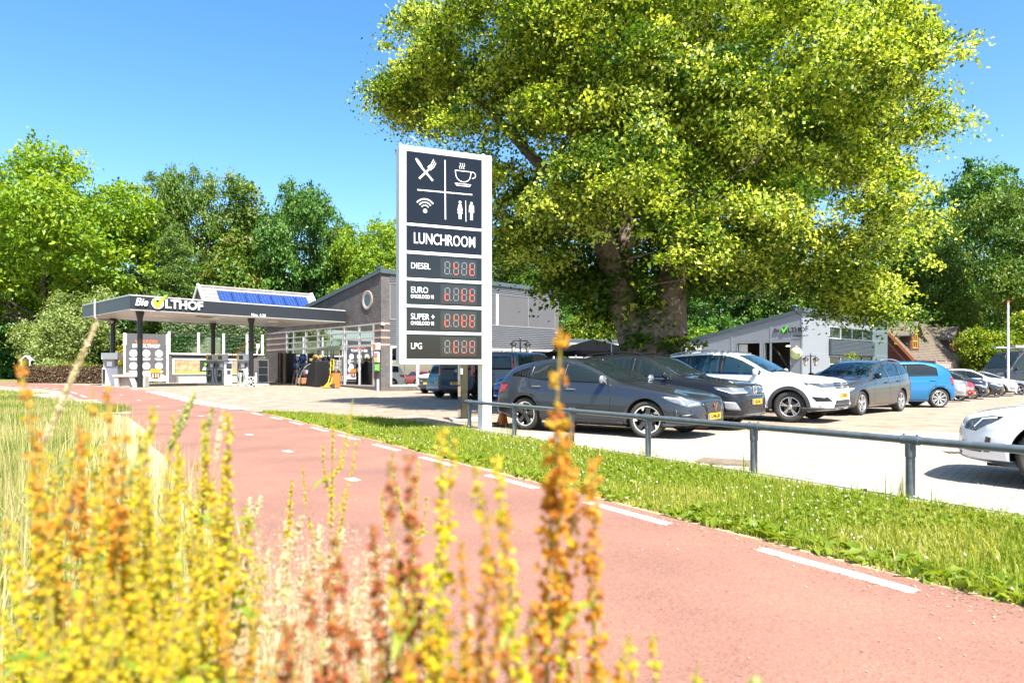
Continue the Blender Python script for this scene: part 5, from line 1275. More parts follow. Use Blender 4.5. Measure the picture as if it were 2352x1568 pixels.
class Body:
    def __init__(s, typ):
        s.T = T = TYPES[typ]
        s.top, s.belt, s.plan = pchip(*zip(*T['top'])), pchip(*zip(*T['belt'])), pchip(*zip(*T['plan']))
        s.x0 = T['wb'] / 2 + T['fo']           # local x of the nose
        xs = []
        for a, b, n in ((0, .12, 6), (.12, .5, 6), (.5, 1.3, 8), (1.3, T['ws'][1] + .25, 16), (T['ws'][1] + .25, T['L'] - .75, 14), (T['L'] - .75, T['L'] - .1, 14), (T['L'] - .1, T['L'], 6)):
            xs += list(np.linspace(a, b, n, endpoint=False))
        xs.append(T['L']); s.xs = xs
        rings = [s.section(x) for x in xs]
        n = len(rings[0]); vs = []; fs = []
        full = lambda rg: rg + [(-y, z) for y, z in rg[-2:0:-1]]
        for x, rg in zip(xs, rings): vs += [(s.x0 - x, y, z) for y, z in full(rg)]
        m = 2 * n - 2
        for i in range(len(xs) - 1):
            for k in range(m): a = i * m + k; b = i * m + (k + 1) % m; fs.append((a, b, b + m, a + m))
        for i, rev in ((0, True), (len(xs) - 1, False)):            # softly bulging end caps
            base = i * m; c = np.mean(vs[base:base + m], axis=0); prev = list(range(base, base + m)); sgn = 1 if rev else -1
            for sc_, bul in ((.82, .018), (.45, .035)):
                st_ = len(vs); vs += [(vs[q][0] + sgn * bul - 0, c[1] + (vs[base + q - base][1] - c[1]) * sc_, c[2] + (vs[base + q - base][2] - c[2]) * sc_) for q in range(base, base + m)]
                cur = list(range(st_, st_ + m))
                for k in range(m):
                    f = (prev[k], cur[k], cur[(k + 1) % m], prev[(k + 1) % m]); fs.append(f if not rev else f)
                prev = cur
            vs.append((c[0] + sgn * .04, c[1], c[2])); q = len(vs) - 1
            for k in range(m): fs.append((prev[k], q, prev[(k + 1) % m]))
        s.vs, s.fs = vs, fs
        s.bvh = BVHTree.FromPolygons([Vector(v) for v in vs], fs)
    def section(s, x):
        T = s.T; zt = s.top(x); w = s.plan(x); z0 = T['z0'] + .10 * max(0, 1 - x / .5) * .6 + .10 * max(0, (x - T['L'] + .5) / .5); zb = min(s.belt(x), zt - .03); g = clamp((zt - zb - .03) / .38); h = zb - z0
        wr = w * ((1 - g) * .84 + g * T['gr'])
        p = [(0, z0), (.70 * w, z0), (.93 * w, z0 + .015), (.978 * w, z0 + .12 * h), (.997 * w, z0 + .36 * h), (1.0 * w, z0 + .54 * h), (.984 * w, z0 + .66 * h), (.990 * w, z0 + .76 * h), (.962 * w, z0 + .83 * h), (.945 * w, z0 + .92 * h), (.93 * w, zb)]
        zr = zt - .055 * g - .018 * (1 - g)
        for t in (.33, .66): p.append((.93 * w + (wr - .93 * w) * t + .018 * g * math.sin(PI * t), zb + (zr - zb) * t))
        p += [(wr, zr), (wr * .93, zr + .5 * (zt - zr)), (wr * .78, zt - .016), (wr * .5, zt - .005), (wr * .25, zt), (0, zt + .002)]
        return p
    def hit(s, kind, a, b, sgn=1):
        """kind side: a = x from the nose, b = z; top: a = x from nose, b = y; front/rear: a = y, b = z; corner: a = along, b = z"""
        if kind == 'side': o, d = Vector((s.x0 - a, sgn * 2.5, b)), Vector((0, -sgn, 0))
        elif kind == 'top': o, d = Vector((s.x0 - a, b, 4)), Vector((0, 0, -1))
        elif kind == 'front': o, d = Vector((s.x0 + 2, a, b)), Vector((-1, 0, 0))
        elif kind == 'rear': o, d = Vector((s.x0 - s.T['L'] - 2, a, b)), Vector((1, 0, 0))
        elif kind == 'corner':
            q = .7071; base = Vector((s.x0 - .12, sgn * s.T['W'] * .40, b)) + Vector((-q, sgn * q, 0)) * a; d = Vector((-q, -sgn * q, 0)); o = base - d * 2
        elif kind == 'tailcorner':
            q = .7071; base = Vector((s.x0 - s.T['L'] + .12, sgn * s.T['W'] * .42, b)) + Vector((q, sgn * q, 0)) * a; d = Vector((q, -sgn * q, 0)); o = base - d * 2
        loc, nrm, _, _ = s.bvh.ray_cast(o, d)
        if loc is None:
            loc, nrm, _, _ = s.bvh.find_nearest(o + d * 2)
        if nrm.dot(d) > 0: nrm = -nrm
        return loc, nrm
    def patch(s, kind, pts, sgn=1, off=.004, grid=.07, mb=None, mi=0, edge=.012):
        """outline laid on the body surface, with a little edge thickness"""
        bm = bmesh.new()
        f = bm.faces.new([bm.verts.new((a, b, 0)) for a, b in pts]); bm.normal_update()
        bmesh.ops.triangulate(bm, faces=bm.faces[:])
        ax = [p[0] for p in pts]; by = [p[1] for p in pts]
        for lo, hi, nrm in ((min(ax), max(ax), (1, 0, 0)), (min(by), max(by), (0, 1, 0))):
            n = int((hi - lo) / grid)
            for k in range(1, n + 1):
                c = lo + (hi - lo) * k / (n + 1)
                bmesh.ops.bisect_plane(bm, geom=bm.verts[:] + bm.edges[:] + bm.faces[:], plane_co=Vector(nrm) * c, plane_no=nrm)
        bm.verts.ensure_lookup_table(); vs = []; low = []
        for v in bm.verts:
            l, n = s.hit(kind, v.co.x, v.co.y, sgn); vs.append(l + n * off); low.append(l - n * edge)
        fs = [[v.index for v in f.verts] for f in bm.faces]
        bd = [e for e in bm.edges if len(e.link_faces) == 1]; N = len(vs)
        es = [(e.verts[0].index, e.verts[1].index) for e in bd]
        bm.free(); mb = mb or MB()
        # orient outward
        if fs:
            a, b, c = (vs[i] for i in fs[0][:3]); l, n = s.hit(kind, pts[0][0], pts[0][1], sgn)
            ctr = (b - a).cross(c - a)
            out = {'side': Vector((0, sgn, 0)), 'top': Vector((0, 0, 1)), 'front': Vector((1, 0, 0)), 'rear': Vector((-1, 0, 0)), 'corner': Vector((1, sgn, 0)), 'tailcorner': Vector((-1, sgn, 0))}[kind]
            if ctr.dot(out) < 0: fs = [f[::-1] for f in fs]
        mb.add(vs + low, fs, mi, True); base = len(mb.v) - 2 * N
        for a, b in es: mb.f.append([base + a, base + b, base + N + b, base + N + a]); mb.mi.append(mi); mb.sm.append(False)
        return mb
    def strip(s, kind, pts, w=.010, sgn=1, off=.003, mb=None):
        mb = mb or MB(); P = []
        for (a, b), (c, d) in zip(pts[:-1], pts[1:]):
            n = max(1, int(math.hypot(c - a, d - b) / .08))
            for k in range(n): P.append((a + (c - a) * k / n, b + (d - b) * k / n))
        P.append(pts[-1]); vs = []
        for i, p in enumerate(P):
            q, r_ = P[max(i - 1, 0)], P[min(i + 1, len(P) - 1)]; dx, dy = r_[0] - q[0], r_[1] - q[1]; L = math.hypot(dx, dy) or 1
            for e in (-1, 1): l, n = s.hit(kind, p[0] - dy / L * w / 2 * e, p[1] + dx / L * w / 2 * e, sgn); vs.append(l + n * off)
        fs = [(2 * i, 2 * i + 1, 2 * i + 3, 2 * i + 2) for i in range(len(P) - 1)]
        return mb.add(vs, fs, 0, True)
    def rail_z(s, x):
        sec = s.section(x); return sec[13][1]
    def pane(s, xa, xb, lo=.025, hi=.035):
        n = 9; xs = [xa + (xb - xa) * k / (n - 1) for k in range(n)]
        L = [(x, min(s.belt(x), s.top(x) - .03) + lo) for x in xs]; U = [(x, s.rail_z(x) - hi - max(0, x - s.T.get('dlo', 99)) * s.T.get('dlk', 0)) for x in xs]
        keep = [(l, u) for l, u in zip(L, U) if u[1] > l[1] + .03]
        if len(keep) < 2: return None
        pts = [l for l, _ in keep] + [u for _, u in reversed(keep)]
        return pts

def wheel_parts(root, x, y, sgn, r, w, style, steer=0.0, M_rim=None, M_rim2=None):
    """tyre (part) with rim and brake as sub-parts; y = outer face"""
    rim_r = r * style.get('ratio', .76)
    q = MB(); hw = w / 2
    q.lathe([(rim_r, -hw * .8), (rim_r + .012, -hw), (r - .025, -hw), (r - .006, -hw * .8), (r, -hw * .5), (r, hw * .5), (r - .006, hw * .8), (r - .025, hw), (rim_r + .012, hw), (rim_r, hw * .8)], (0, 0, 0), (0, 1, 0), 36)
    for k in range(40):      # tread blocks
        a = 2 * PI * k / 40; c = Vector((r * math.cos(a), 0, r * math.sin(a)))
        q.rbox(c, .022, w * .8, .006, Matrix.Rotation(-a + PI / 2, 3, 'Y'))
    t = q.build('wheel', M_RUBBER, root, (x, y - sgn * hw, r), (0, 0, steer))
    q = MB(); f = sgn * hw
    q.lathe([(rim_r, -.10 * sgn), (rim_r, f * .80), (rim_r - .006, f * .94), (rim_r - .022, f * .92), (rim_r - .03, f * .7), (rim_r - .04, -.08 * sgn)], (0, 0, 0), (0, 1, 0), 36)
    ns = style.get('n', 5); sw = style.get('w', .07)
    for k in range(ns):
        a = 2 * PI * k / ns + style.get('a', .3)
        offs = (-style['split'], style['split']) if style.get('split') else (0,)
        for o_ in offs:
            a1 = a + o_; c0 = Vector((.04 * math.cos(a), 0, .04 * math.sin(a))); c1 = Vector(((rim_r - .015) * math.cos(a1), 0, (rim_r - .015) * math.sin(a1)))
            d = c1 - c0; n = Vector((-d.z, 0, d.x)).normalized(); y0, y1 = f * .72, f * .90
            wa_, wb2 = sw * .75, sw
            q.add([c0 - n * wa_ / 2 + Vector((0, y1 * .93, 0)), c0 + n * wa_ / 2 + Vector((0, y1 * .93, 0)), c1 + n * wb2 / 2 + Vector((0, y1, 0)), c1 - n * wb2 / 2 + Vector((0, y1, 0)), c0 - n * wa_ / 2 + Vector((0, y0 * .5, 0)), c0 + n * wa_ / 2 + Vector((0, y0 * .5, 0)), c1 + n * wb2 / 2 + Vector((0, y0 * .7, 0)), c1 - n * wb2 / 2 + Vector((0, y0 * .7, 0))],
                  [(0, 1, 2, 3), (3, 2, 1, 0), (0, 4, 5, 1), (1, 5, 6, 2), (2, 6, 7, 3), (3, 7, 4, 0)][0:1] + [(0, 4, 5, 1), (1, 5, 6, 2), (2, 6, 7, 3), (3, 7, 4, 0)])
    q.lathe([(.055, f * .6), (.055, f * .88), (.035, f * .95), (0, f * .96)], (0, 0, 0), (0, 1, 0), 18)
    q.build('rim', M_rim or M_ALLOY, t)
    q = MB(); q.lathe([(.0, f * .2), (rim_r * .62, f * .2), (rim_r * .62, f * .1), (0, f * .1)], (0, 0, 0), (0, 1, 0), 28); q.build('brake_disc', pm('brake', (.16, .13, .11), rough=.5, metal=.6), t)
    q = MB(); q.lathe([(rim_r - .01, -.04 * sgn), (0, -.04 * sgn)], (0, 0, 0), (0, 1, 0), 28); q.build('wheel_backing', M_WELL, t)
    return t

def vw_badge(mb, c, r, ny=12):
    """ring with two stacked V strokes, on a plane facing +x"""
    x, y0, z0 = c
    mb.lathe([(r, 0), (r, .012), (r * .84, .012), (r * .84, 0)], c, (1, 0, 0), 28)
    def st(a, b): mb.bar((x + .006, y0 + a[0] * r, z0 + a[1] * r), (x + .006, y0 + b[0] * r, z0 + b[1] * r), .012, r * .15, up=(1, 0, 0)) if False else mb.obox(*seg(a, b))
    def seg(a, b):
        A = Vector((x, y0 + a[0] * r, z0 + a[1] * r)); B = Vector((x, y0 + b[0] * r, z0 + b[1] * r)); d = B - A; n = Vector((0, -d.z, d.y)).normalized() * r * .16
        return (A - n / 2, d, n, Vector((.011, 0, 0)))
    for a, b in (((-.3, .78), (0, .12)), ((.3, .78), (0, .12)), ((-.72, .42), (-.3, -.74)), ((-.3, -.74), (0, -.05)), ((0, -.05), (.3, -.74)), ((.3, -.74), (.72, .42))): st(a, b)

def plate(b, root, text, z, rear=False, y=0.0, lift=.012):
    l, n = b.hit('rear' if rear else 'front', y, z); sg = -1 if rear else 1
    x = l.x + sg * lift
    q = MB(); q.box(-.26, .26, -.008, .008, -.055, .055); p = q.build('licence_plate', M_PLATE, root, (x, y, z), (0, 0, PI / 2 if not rear else -PI / 2), bevel=.003)
    q = MB(); q.box(-.257, -.215, -.0105, -.008, -.052, .052); q.build('blue_band', M_PLBLUE, p)
    if text: text_obj('lettering', text, .105, M_PLTXT, p, (.02, -.0095, 0), UP, .0015, 'CENTER', .0028, sx=.86)
    return p

def make_car(name, label, cat, typ, mat, pos, ang, tint=None, front=None, rear=None, wheel=None, steer=0.0, clad=False, bars=False, plate_f=None, plate_r=None, mirror=None, chrome=False, extras=None, group='cars parked around the station', roofmat=None, scale=1.0):
    """pos: ground point below the middle of the wheelbase, ang: heading angle"""
    b = Body(typ); T = b.T; glass = tint or M_GLASSC
    root = thing(name, label, cat, pos, ang, group); root.scale = (scale,) * 3
    X0 = b.x0; fa, ra = T['wb'] / 2, -T['wb'] / 2; r = T['r']; W2 = T['W'] / 2
    me = bpy.data.meshes.new('body'); me.from_pydata(b.vs, [], b.fs); me.materials.append(mat); me.materials.append(M_WELL)
    me.polygons.foreach_set('use_smooth', [True] * len(me.polygons)); me.update()
    bm = bmesh.new(); bm.from_mesh(me); bmesh.ops.recalc_face_normals(bm, faces=bm.faces[:]); bm.to_mesh(me); bm.free()
    bo = link_mesh('body', me, root)
    cut = MB()
    for x in (fa, ra):
        for sg in (-1, 1):
            cut.tube([(x, sg * (W2 + .15), r + .0), (x, sg * (W2 - .36), r)], r + .055, 40, 0)
            cut.box(x - r * .9, x + r * .9, *sorted((sg * (W2 + .14), sg * (W2 - .355))), -.1, r * .9)
    cme = bpy.data.meshes.new('cut'); cme.from_pydata(cut.v, [], cut.f); cme.materials.append(M_WELL); cme.update()
    # one closed cutter per wheel, applied one after another
    bpy.data.meshes.remove(cme)
    dg = None
    tmp = []
    for x in (fa, ra):
        for sg in (-1, 1):
            n = 40; ya, yb = sg * (W2 + .15), sg * (W2 - .36); R_ = r + .05; prof = []
            for k in range(n + 1):
                a = -R(20) + (PI + R(40)) * k / n; prof.append((x + R_ * math.cos(a), r + R_ * math.sin(a)))
            prof += [(x - R_ * .97, -.1), (x + R_ * .97, -.1)]
            c = MB(); N = len(prof); vs = [(px, ya, pz) for px, pz in prof] + [(px, yb, pz) for px, pz in prof]
            fs = [tuple(range(N)), tuple(range(2 * N - 1, N - 1, -1))] + [(k, k + N, (k + 1) % N + N, (k + 1) % N) for k in range(N)]
            c.add(vs, fs); co = c.build('cutter', M_WELL); 
            bm = bmesh.new(); bm.from_mesh(co.data); bmesh.ops.recalc_face_normals(bm, faces=bm.faces[:]); bm.to_mesh(co.data); bm.free()
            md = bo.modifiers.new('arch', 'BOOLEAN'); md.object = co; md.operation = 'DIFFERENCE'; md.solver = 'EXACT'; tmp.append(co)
            try: md.material_mode = 'TRANSFER'
            except Exception: pass
    root_loc, root_rot, root_sc = root.location.copy(), root.rotation_euler.copy(), root.scale.copy()
    bo.parent = None
    bpy.context.view_layer.update(); dg = bpy.context.evaluated_depsgraph_get()
    nm = bpy.data.meshes.new_from_object(bo.evaluated_get(dg)); bo.modifiers.clear(); bo.data = nm; bo.parent = root
    for c in tmp: m_ = c.data; bpy.data.objects.remove(c); bpy.data.meshes.remove(m_)
    # glazing
    for sg in (-1, 1):
        for xa, xb in T['panes']:
            pts = b.pane(xa, xb)
            if pts: b.patch('side', pts, sg).build('side_window', glass, root)
        # dark band and bright line under the windows
        xa, xb = T['panes'][0][0] - .02, T['panes'][-1][1]
        if chrome: b.strip('side', [(x, min(b.belt(x), b.top(x) - .03) + .016) for x in np.linspace(xa, xb, 14)], .014, sg, .006).build('window_strip', M_CHROME, root)
        if len(T['panes']) > 1:
            q = MB()
            for (a, c), (a2, c2) in zip(T['panes'][:-1], T['panes'][1:]):
                m1, m2 = c, a2; pts = [(m1, b.belt(m1) + .025), (m2, b.belt(m2) + .025), (m2, b.rail_z(m2) - .035), (m1, b.rail_z(m1) - .035)]
                b.patch('side', pts, sg, .0035).build('window_pillar', M_BLACK, root)
        # door gaps
        q = MB(); P = T['panes']; zb = T['z0'] + .07
        d1 = P[0][0] - .05; d2 = (P[0][1] + (P[1][0] if len(P) > 1 else P[0][1] + .1)) / 2; d3 = (P[1][1] + .04) if len(P) > 1 else None
        seams = [[(d1, zb), (d1 - .01, b.belt(d1) * .75), (d1 + .06, b.belt(d1) - .0)], [(d2, zb), (d2, b.belt(d2))]]
        sill = [(d1, zb), (d2 if typ in ('van', 'bigvan') else (d3 or d2), zb)]
        if d3 and typ not in ('van', 'bigvan'):
            xr = X0 - ra; seams.append([(d3 - .30 if d3 > xr - .3 else d3, zb)] + [(xr - (r + .12) * math.cos(t), r + (r + .12) * math.sin(t)) for t in (R(28), R(50), R(68))] + [(d3, b.belt(d3))]); sill = [(d1, zb), (xr - (r + .12) * .95, zb)]
        if typ in ('van',): seams.append([(3.25, zb + .1), (3.25, 1.75)]); q = b.strip('side', [(2.1, 1.08), (4.75, 1.08)], .03, sg, .003, q)
        seams.append(sill)
        for s_ in seams: b.strip('side', s_, .009, sg, .0025, q)
        q.build('door_gap', M_SEAM, root)
        q = MB()
        for d in ([d2 - .22] + ([d3 - .20] if d3 else [])):
            l, n = b.hit('side', d, b.belt(d) - .115, sg); q.rbox(l + n * .018, .20, .024, .028, Matrix.Identity(3)); 
            l2, n2 = b.hit('side', d, b.belt(d) - .115, sg)
        q.build('door_handle', mirror or mat, root, bevel=.01)
        # mirror
        xm = P[0][0] + .10; l, n = b.hit('side', xm, b.belt(xm) + .05, sg)
        q = MB(); ms = []
        mc = l + Vector((.02, sg * .13, .045))
        for i in range(7):
            t = i / 6; yy_ = -.10 + .2 * t; rr = .078 * math.sqrt(max(.04, 1 - (2 * t - 1) ** 4))
            for k in range(12): a = 2 * PI * k / 12; ms.append((mc.x + .55 * rr * math.cos(a) + (.03 if math.cos(a) > 0 else 0) * rr * 8, mc.y + yy_, mc.z + rr * math.sin(a)))
        q.add(ms, [(i * 12 + k, i * 12 + (k + 1) % 12, (i + 1) * 12 + (k + 1) % 12, (i + 1) * 12 + k) for i in range(6) for k in range(12)] , 0, True)
        q.add(ms[:12], [tuple(range(12))]); q.add(ms[-12:], [tuple(range(12))]); q.bar(l + Vector((0, 0, -.02)), mc - Vector((0, sg * .05, .05)), .05, .03); q.build('wing_mirror', mirror or mat, root)
    wa_, wb3 = T['ws']
    n = 8; pts = []
    for x in np.linspace(wa_, wb3, n): pts.append((x, b.section(x)[13][0] * .93))
    pts = pts + [(x, -y) for x, y in reversed(pts)]
    b.patch('top', pts, 1, .004, .09).build('windscreen', glass, root)
    q = MB(); b.strip('top', [(wa_ - .01, y) for y in np.linspace(-.62 * W2, .62 * W2, 9)], .05, 1, .006, q); q.build('scuttle', M_BLACK, root)
    q = MB()
    for y0, y1 in ((-.55, .05), (.05, .6)):
        l0, n0 = b.hit('top', wa_ + .03, y0 * W2); l1, n1 = b.hit('top', wa_ + .10, y1 * W2); q.bar(l0 + n0 * .015, l1 + n1 * .02, .018, .012)
    q.build('wiper', M_BLACK, root)
    # bonnet gap
    q = MB(); hw = .80
    pts = [(x, b.plan(x) * .80) for x in np.linspace(.16, wa_ - .05, 9)]
    for sg in (-1, 1): b.strip('top', [(x, sg * y) for x, y in pts], .009, 1, .0025, q)
    q.build('bonnet_gap', M_SEAM, root)
    # rear window
    x1, x2 = T['rw']; z1, z2 = b.top(x1) - .05, b.top(x2) + .02; w1, w2 = b.section(x1)[13][0] * .9, b.plan(x2) * .80
    if typ in ('van', 'bigvan'): z2 = 1.22; w1, w2 = W2 * .74, W2 * .80; z1 = b.top(x1) - .13
    b.patch('rear', [(-w2, z2), (w2, z2), (w1, z1), (-w1, z1)], 1, .005, .1).build('rear_window', glass, root)
    # sills and cladding
    if clad:
        for sg in (-1, 1):
            q = MB()
            for xw in (fa, ra):
                xc = X0 - xw; ro, ri = r + .125, r + .045; n = 18; prev = None
                for k in range(n + 1):
                    a = R(-8) + (PI + R(16)) * k / n; ring = []
                    for rr in (ri, ro): l, nn = b.hit('side', xc + rr * math.cos(a), r + rr * math.sin(a), sg); ring.append(l + nn * .012)
                    if prev: q.add([prev[0], prev[1], ring[1], ring[0]], [(0, 1, 2, 3)], 0, True)
                    prev = ring
                q.build('arch_trim', M_CLAD, root); q = MB()
            xc1, xc2 = X0 - fa + r + .1, X0 - ra - r - .1
            b.patch('side', [(xc1, T['z0'] + .02), (xc2, T['z0'] + .02), (xc2, T['z0'] + .17), (xc1, T['z0'] + .15)], sg, .010, .2).build('sill_trim', M_CLAD, root)
    if bars:
        for sg in (-1, 1):
            xs_ = np.linspace(T['ws'][1] + .22, T['panes'][-1][1] + .0, 10); q = MB(); pp = []
            for i, x in enumerate(xs_):
                y = b.section(x)[13][0] * .93 * sg; l, nn = b.hit('top', x, y); pp.append(l + Vector((0, 0, .008 + .045 * math.sin(PI * min(1, max(0, (i + .25) / 9.5))) ** .35)))
            q.tube(pp, .017, 8); q.build('roof_bar', bars if not isinstance(bars, bool) else M_ROOFBAR, root)
    # wheels
    st_ = wheel or {}
    for x in (fa, ra):
        for sg in (-1, 1):
            wheel_parts(root, x, sg * (W2 - .035), sg, r, .215, st_, steer if x == fa else 0.0, st_.get('mat'))
    # underbody so that the floor reads dark
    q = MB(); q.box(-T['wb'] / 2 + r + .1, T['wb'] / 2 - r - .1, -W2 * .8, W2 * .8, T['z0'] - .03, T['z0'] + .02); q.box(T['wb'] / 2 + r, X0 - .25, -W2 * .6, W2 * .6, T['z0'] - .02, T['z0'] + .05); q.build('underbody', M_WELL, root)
    # rear lamps
    zt = (b.belt(T['L'] - .2)) 
    rl_ = rear or {}
    for sg in (-1, 1):
        pts = rl_.get('lamp', [(-.16, zt - .26), (.22, zt - .22), (.26, zt - .06), (-.12, zt - .08)])
        b.patch('tailcorner', pts, sg, .006, .06).build('tail_light', M_TAIL, root)
    b.patch('rear', [(-W2 * .78, T['z0'] + .13), (W2 * .78, T['z0'] + .13), (W2 * .8, T['z0'] + .30), (-W2 * .8, T['z0'] + .30)], 1, .008, .15).build('rear_bumper_trim', rl_.get('bumper', M_CLAD), root)
    if plate_r is not None: plate(b, root, plate_r, rl_.get('pz', .72), True)
    fr_ = front or {}
    for sg in (-1, 1):
        pts = fr_.get('lamp', [(-.30, .66), (-.05, .63), (.36, .74), (.40, .80), (.05, .77), (-.28, .72)])
        lm = b.patch('corner', pts, sg, .006, .05).build('headlight', fr_.get('lmat', M_LAMP), root)
        for extra in fr_.get('drl', []): b.strip('corner', extra, .016, sg, .012).build('lamp_strip', M_DRL, lm)
        for (pts2, m2, nm2) in fr_.get('corner', []): b.patch('corner', pts2, sg, .007, .06).build(nm2, m2, root)
    for (pts2, m2, nm2) in fr_.get('front', []): b.patch('front', pts2, 1, .007, .08).build(nm2, m2, root)
    if fr_.get('mesh'):
        (ya, yb, za, zb2, nx, nz) = fr_['mesh']; q = MB()
        for i in range(nx + 1):
            for j in range(nz):
                y = ya + (yb - ya) * i / nx; z = za + (zb2 - za) * j / nz; dz = (zb2 - za) / nz; dy = (yb - ya) / nx
                for dd in (-.5, .5):
                    f_ = 1
                    if abs(y + dd * dy) > max(abs(ya), abs(yb)): continue
                    l, nn = b.hit('front', y, z); l2, _ = b.hit('front', y + dd * dy, z + dz / 2); l3, _ = b.hit('front', y, z + dz)
                    q.bar(l + Vector((.012, 0, 0)), l2 + Vector((.012, 0, 0)), .012, .01, up=(1, 0, 0)); q.bar(l2 + Vector((.012, 0, 0)), l3 + Vector((.012, 0, 0)), .012, .01, up=(1, 0, 0))
        q.build('grille_mesh', fr_.get('meshmat', pm('grille_grey', (.09, .095, .1), rough=.35, metal=.5)), root)
    for (z, w_, h_) in fr_.get('bars', []):
        b.patch('front', [(-w_, z), (w_, z), (w_, z + h_), (-w_, z + h_)], 1, .016, .08).build('grille_bar', M_CHROME, root)
    if fr_.get('vw'):
        z, rr = fr_['vw']; l, nn = b.hit('front', 0, z); q = MB(); vw_badge(q, (l.x + .016, 0, z), rr); q.build('badge', M_CHROME, root)
    if plate_f is not None: plate(b, root, plate_f, fr_.get('pz', .45))
    if extras: extras(b, root)
    q = MB(); l, nn = b.hit('top', T['L'] - .75, 0); q.bar(l, l + Vector((-.11, 0, .07)), .03, .015); q.build('aerial', M_BLACK, root)
    return root

def pose(front_px, rear_px, wb, side, W):
    """ground pose from the picture positions of the two visible wheel contacts; side +1: left wheels seen, -1: right"""
    f, r_ = gp(*front_px), gp(*rear_px)
    best = None
    for k in range(-40, 41):
        a0 = math.atan2(f.y - r_.y, f.x - r_.x) + k * R(.6)
        # keep image columns of both wheels, find depth of the front wheel
        c, s_ = math.cos(a0) * wb, math.sin(a0) * wb
        kf, kr = (front_px[0] - 1176) / F, (rear_px[0] - 1176) / F
        # xf = kf*yf ; xf - c = kr*(yf - s)  -> yf
        if abs(kf - kr) < 1e-6: continue
        yf = (c - kr * s_) / (kf - kr)
        if yf < 3: continue
        e = abs(CAM_H * F / yf + 850 - front_px[1]) + abs(CAM_H * F / (yf - s_) + 850 - rear_px[1])
        if best is None or e < best[0]: best = (e, a0, yf, kf * yf)
    e, a, yf, xf = best
    d = Vector((math.cos(a), math.sin(a))); n = Vector((-d.y, d.x))
    m = Vector((xf, yf)) - d * wb / 2 - n * side * (W / 2 - .10)
    return m, a

MN = Vector((0, 0, .0))
def pos3(m): return (m.x, m.y, zg(m.x, m.y) + .006)
# 1 dark grey hatchback
def leon_extra(b, root):
    l, n = b.hit('front', 0, .545); q = MB(); x = l.x + .022
    for pts in ([(-.012, .055), (-.085, .07), (-.05, .015), (-.02, -.075), (-.006, -.06), (-.03, .03)], [(.012, .055), (.006, -.06), (.02, -.075), (.05, .015), (.085, .07), (.03, .03)][::-1]):
        M = Matrix(((0, 0, 1, x), (1, 0, 0, 0), (0, 1, 0, .552), (0, 0, 0, 1))); q.prism(pts if sum(pts[i - 1][0] * pts[i][1] - pts[i][0] * pts[i - 1][1] for i in range(len(pts))) > 0 else pts[::-1], M, .012)
    q.build('badge', M_COPPER, root)
    q = MB()
    for sg in (-1, 1): b.patch('side', [(X, Z) for X, Z in ((1.30, .22), (3.05, .22), (3.05, .27), (1.30, .27))], sg, .02, .3, q)
    q.build('side_skirt', M_DARKPL, root)
LEONF = dict(lamp=[(-.27, .585), (.02, .555), (.30, .66), (.41, .73), (.30, .738), (-.05, .69), (-.25, .645)], lmat=M_LAMP, drl=[[(.35, .72), (.14, .695), (.06, .60)], [(-.2, .625), (.0, .59)]],
   front=[([(-.36, .64), (.36, .64), (.40, .58), (.25, .44), (-.25, .44), (-.40, .58)], M_BLACK, 'grille'), ([(-.66, .27), (.66, .27), (.60, .33), (-.60, .33)], M_BLACK, 'lower_intake'), ([(-.30, .345), (.30, .345), (.34, .425), (-.34, .425)], M_BLACK, 'plate_holder')],
   corner=[([(-.22, .36), (.14, .345), (.15, .43), (-.10, .445)], M_BLACK, 'side_intake'), ([(.16, .35), (.21, .35), (.23, .50), (.19, .51)], M_ALLOYD, 'air_fin'), ([(-.25, .22), (.38, .22), (.38, .27), (-.25, .26)], pm('lip_blue', (.10, .125, .15), rough=.3, metal=.4), 'lower_lip')],
   mesh=(-.30, .30, .455, .63, 9, 4), pz=.385)
m, a = pose((1486, 1005.5), (1209.6, 989), 2.69, -1, 1.80)
LEON_A = a
make_car('hatchback_car', 'dark blue-grey hatchback nearest the railing, with a copper emblem on its grille', 'car', 'hatch', paint('slate', (.050, .060, .078), .65, .26), pos3(m), a, front=LEONF, wheel=dict(n=5, w=.085, mat=M_ALLOYD, ratio=.77, a=.2), steer=R(14), plate_f='X-946-GN', plate_r='X-946-GN', mirror=pm('mirror_silver', (.35, .36, .37), rough=.2, metal=.8), extras=lambda b, root: leon_extra(b, root))
# bright rim ring of the hatchback
for ob in [o for o in bpy.data.objects if o.name.startswith('wheel') and o.parent and o.parent.name == 'hatchback_car' and o.name.split('.')[0] == 'wheel']:
    sg = 1 if ob.location.y > 0 else -1; q = MB(); rr = .325 * .77
    q.lathe([(rr - .004, sg * .1045), (rr - .026, sg * .1035)], (0, 0, 0), (0, 1, 0), 40)
    for k in range(5):
        a2 = 2 * PI * k / 5 + .2 + .42
        q.add([(.0 + (rr - .02) * math.cos(a2 + e), sg * .102, (rr - .02) * math.sin(a2 + e)) for e in (-.16, .16)] + [((rr - .08) * math.cos(a2 + e), sg * .098, (rr - .08) * math.sin(a2 + e)) for e in (.16, .05)], [(0, 1, 2, 3)])
    q.build('rim_ring', pm('polished', (.8, .8, .8), rough=.2, metal=.6), ob)
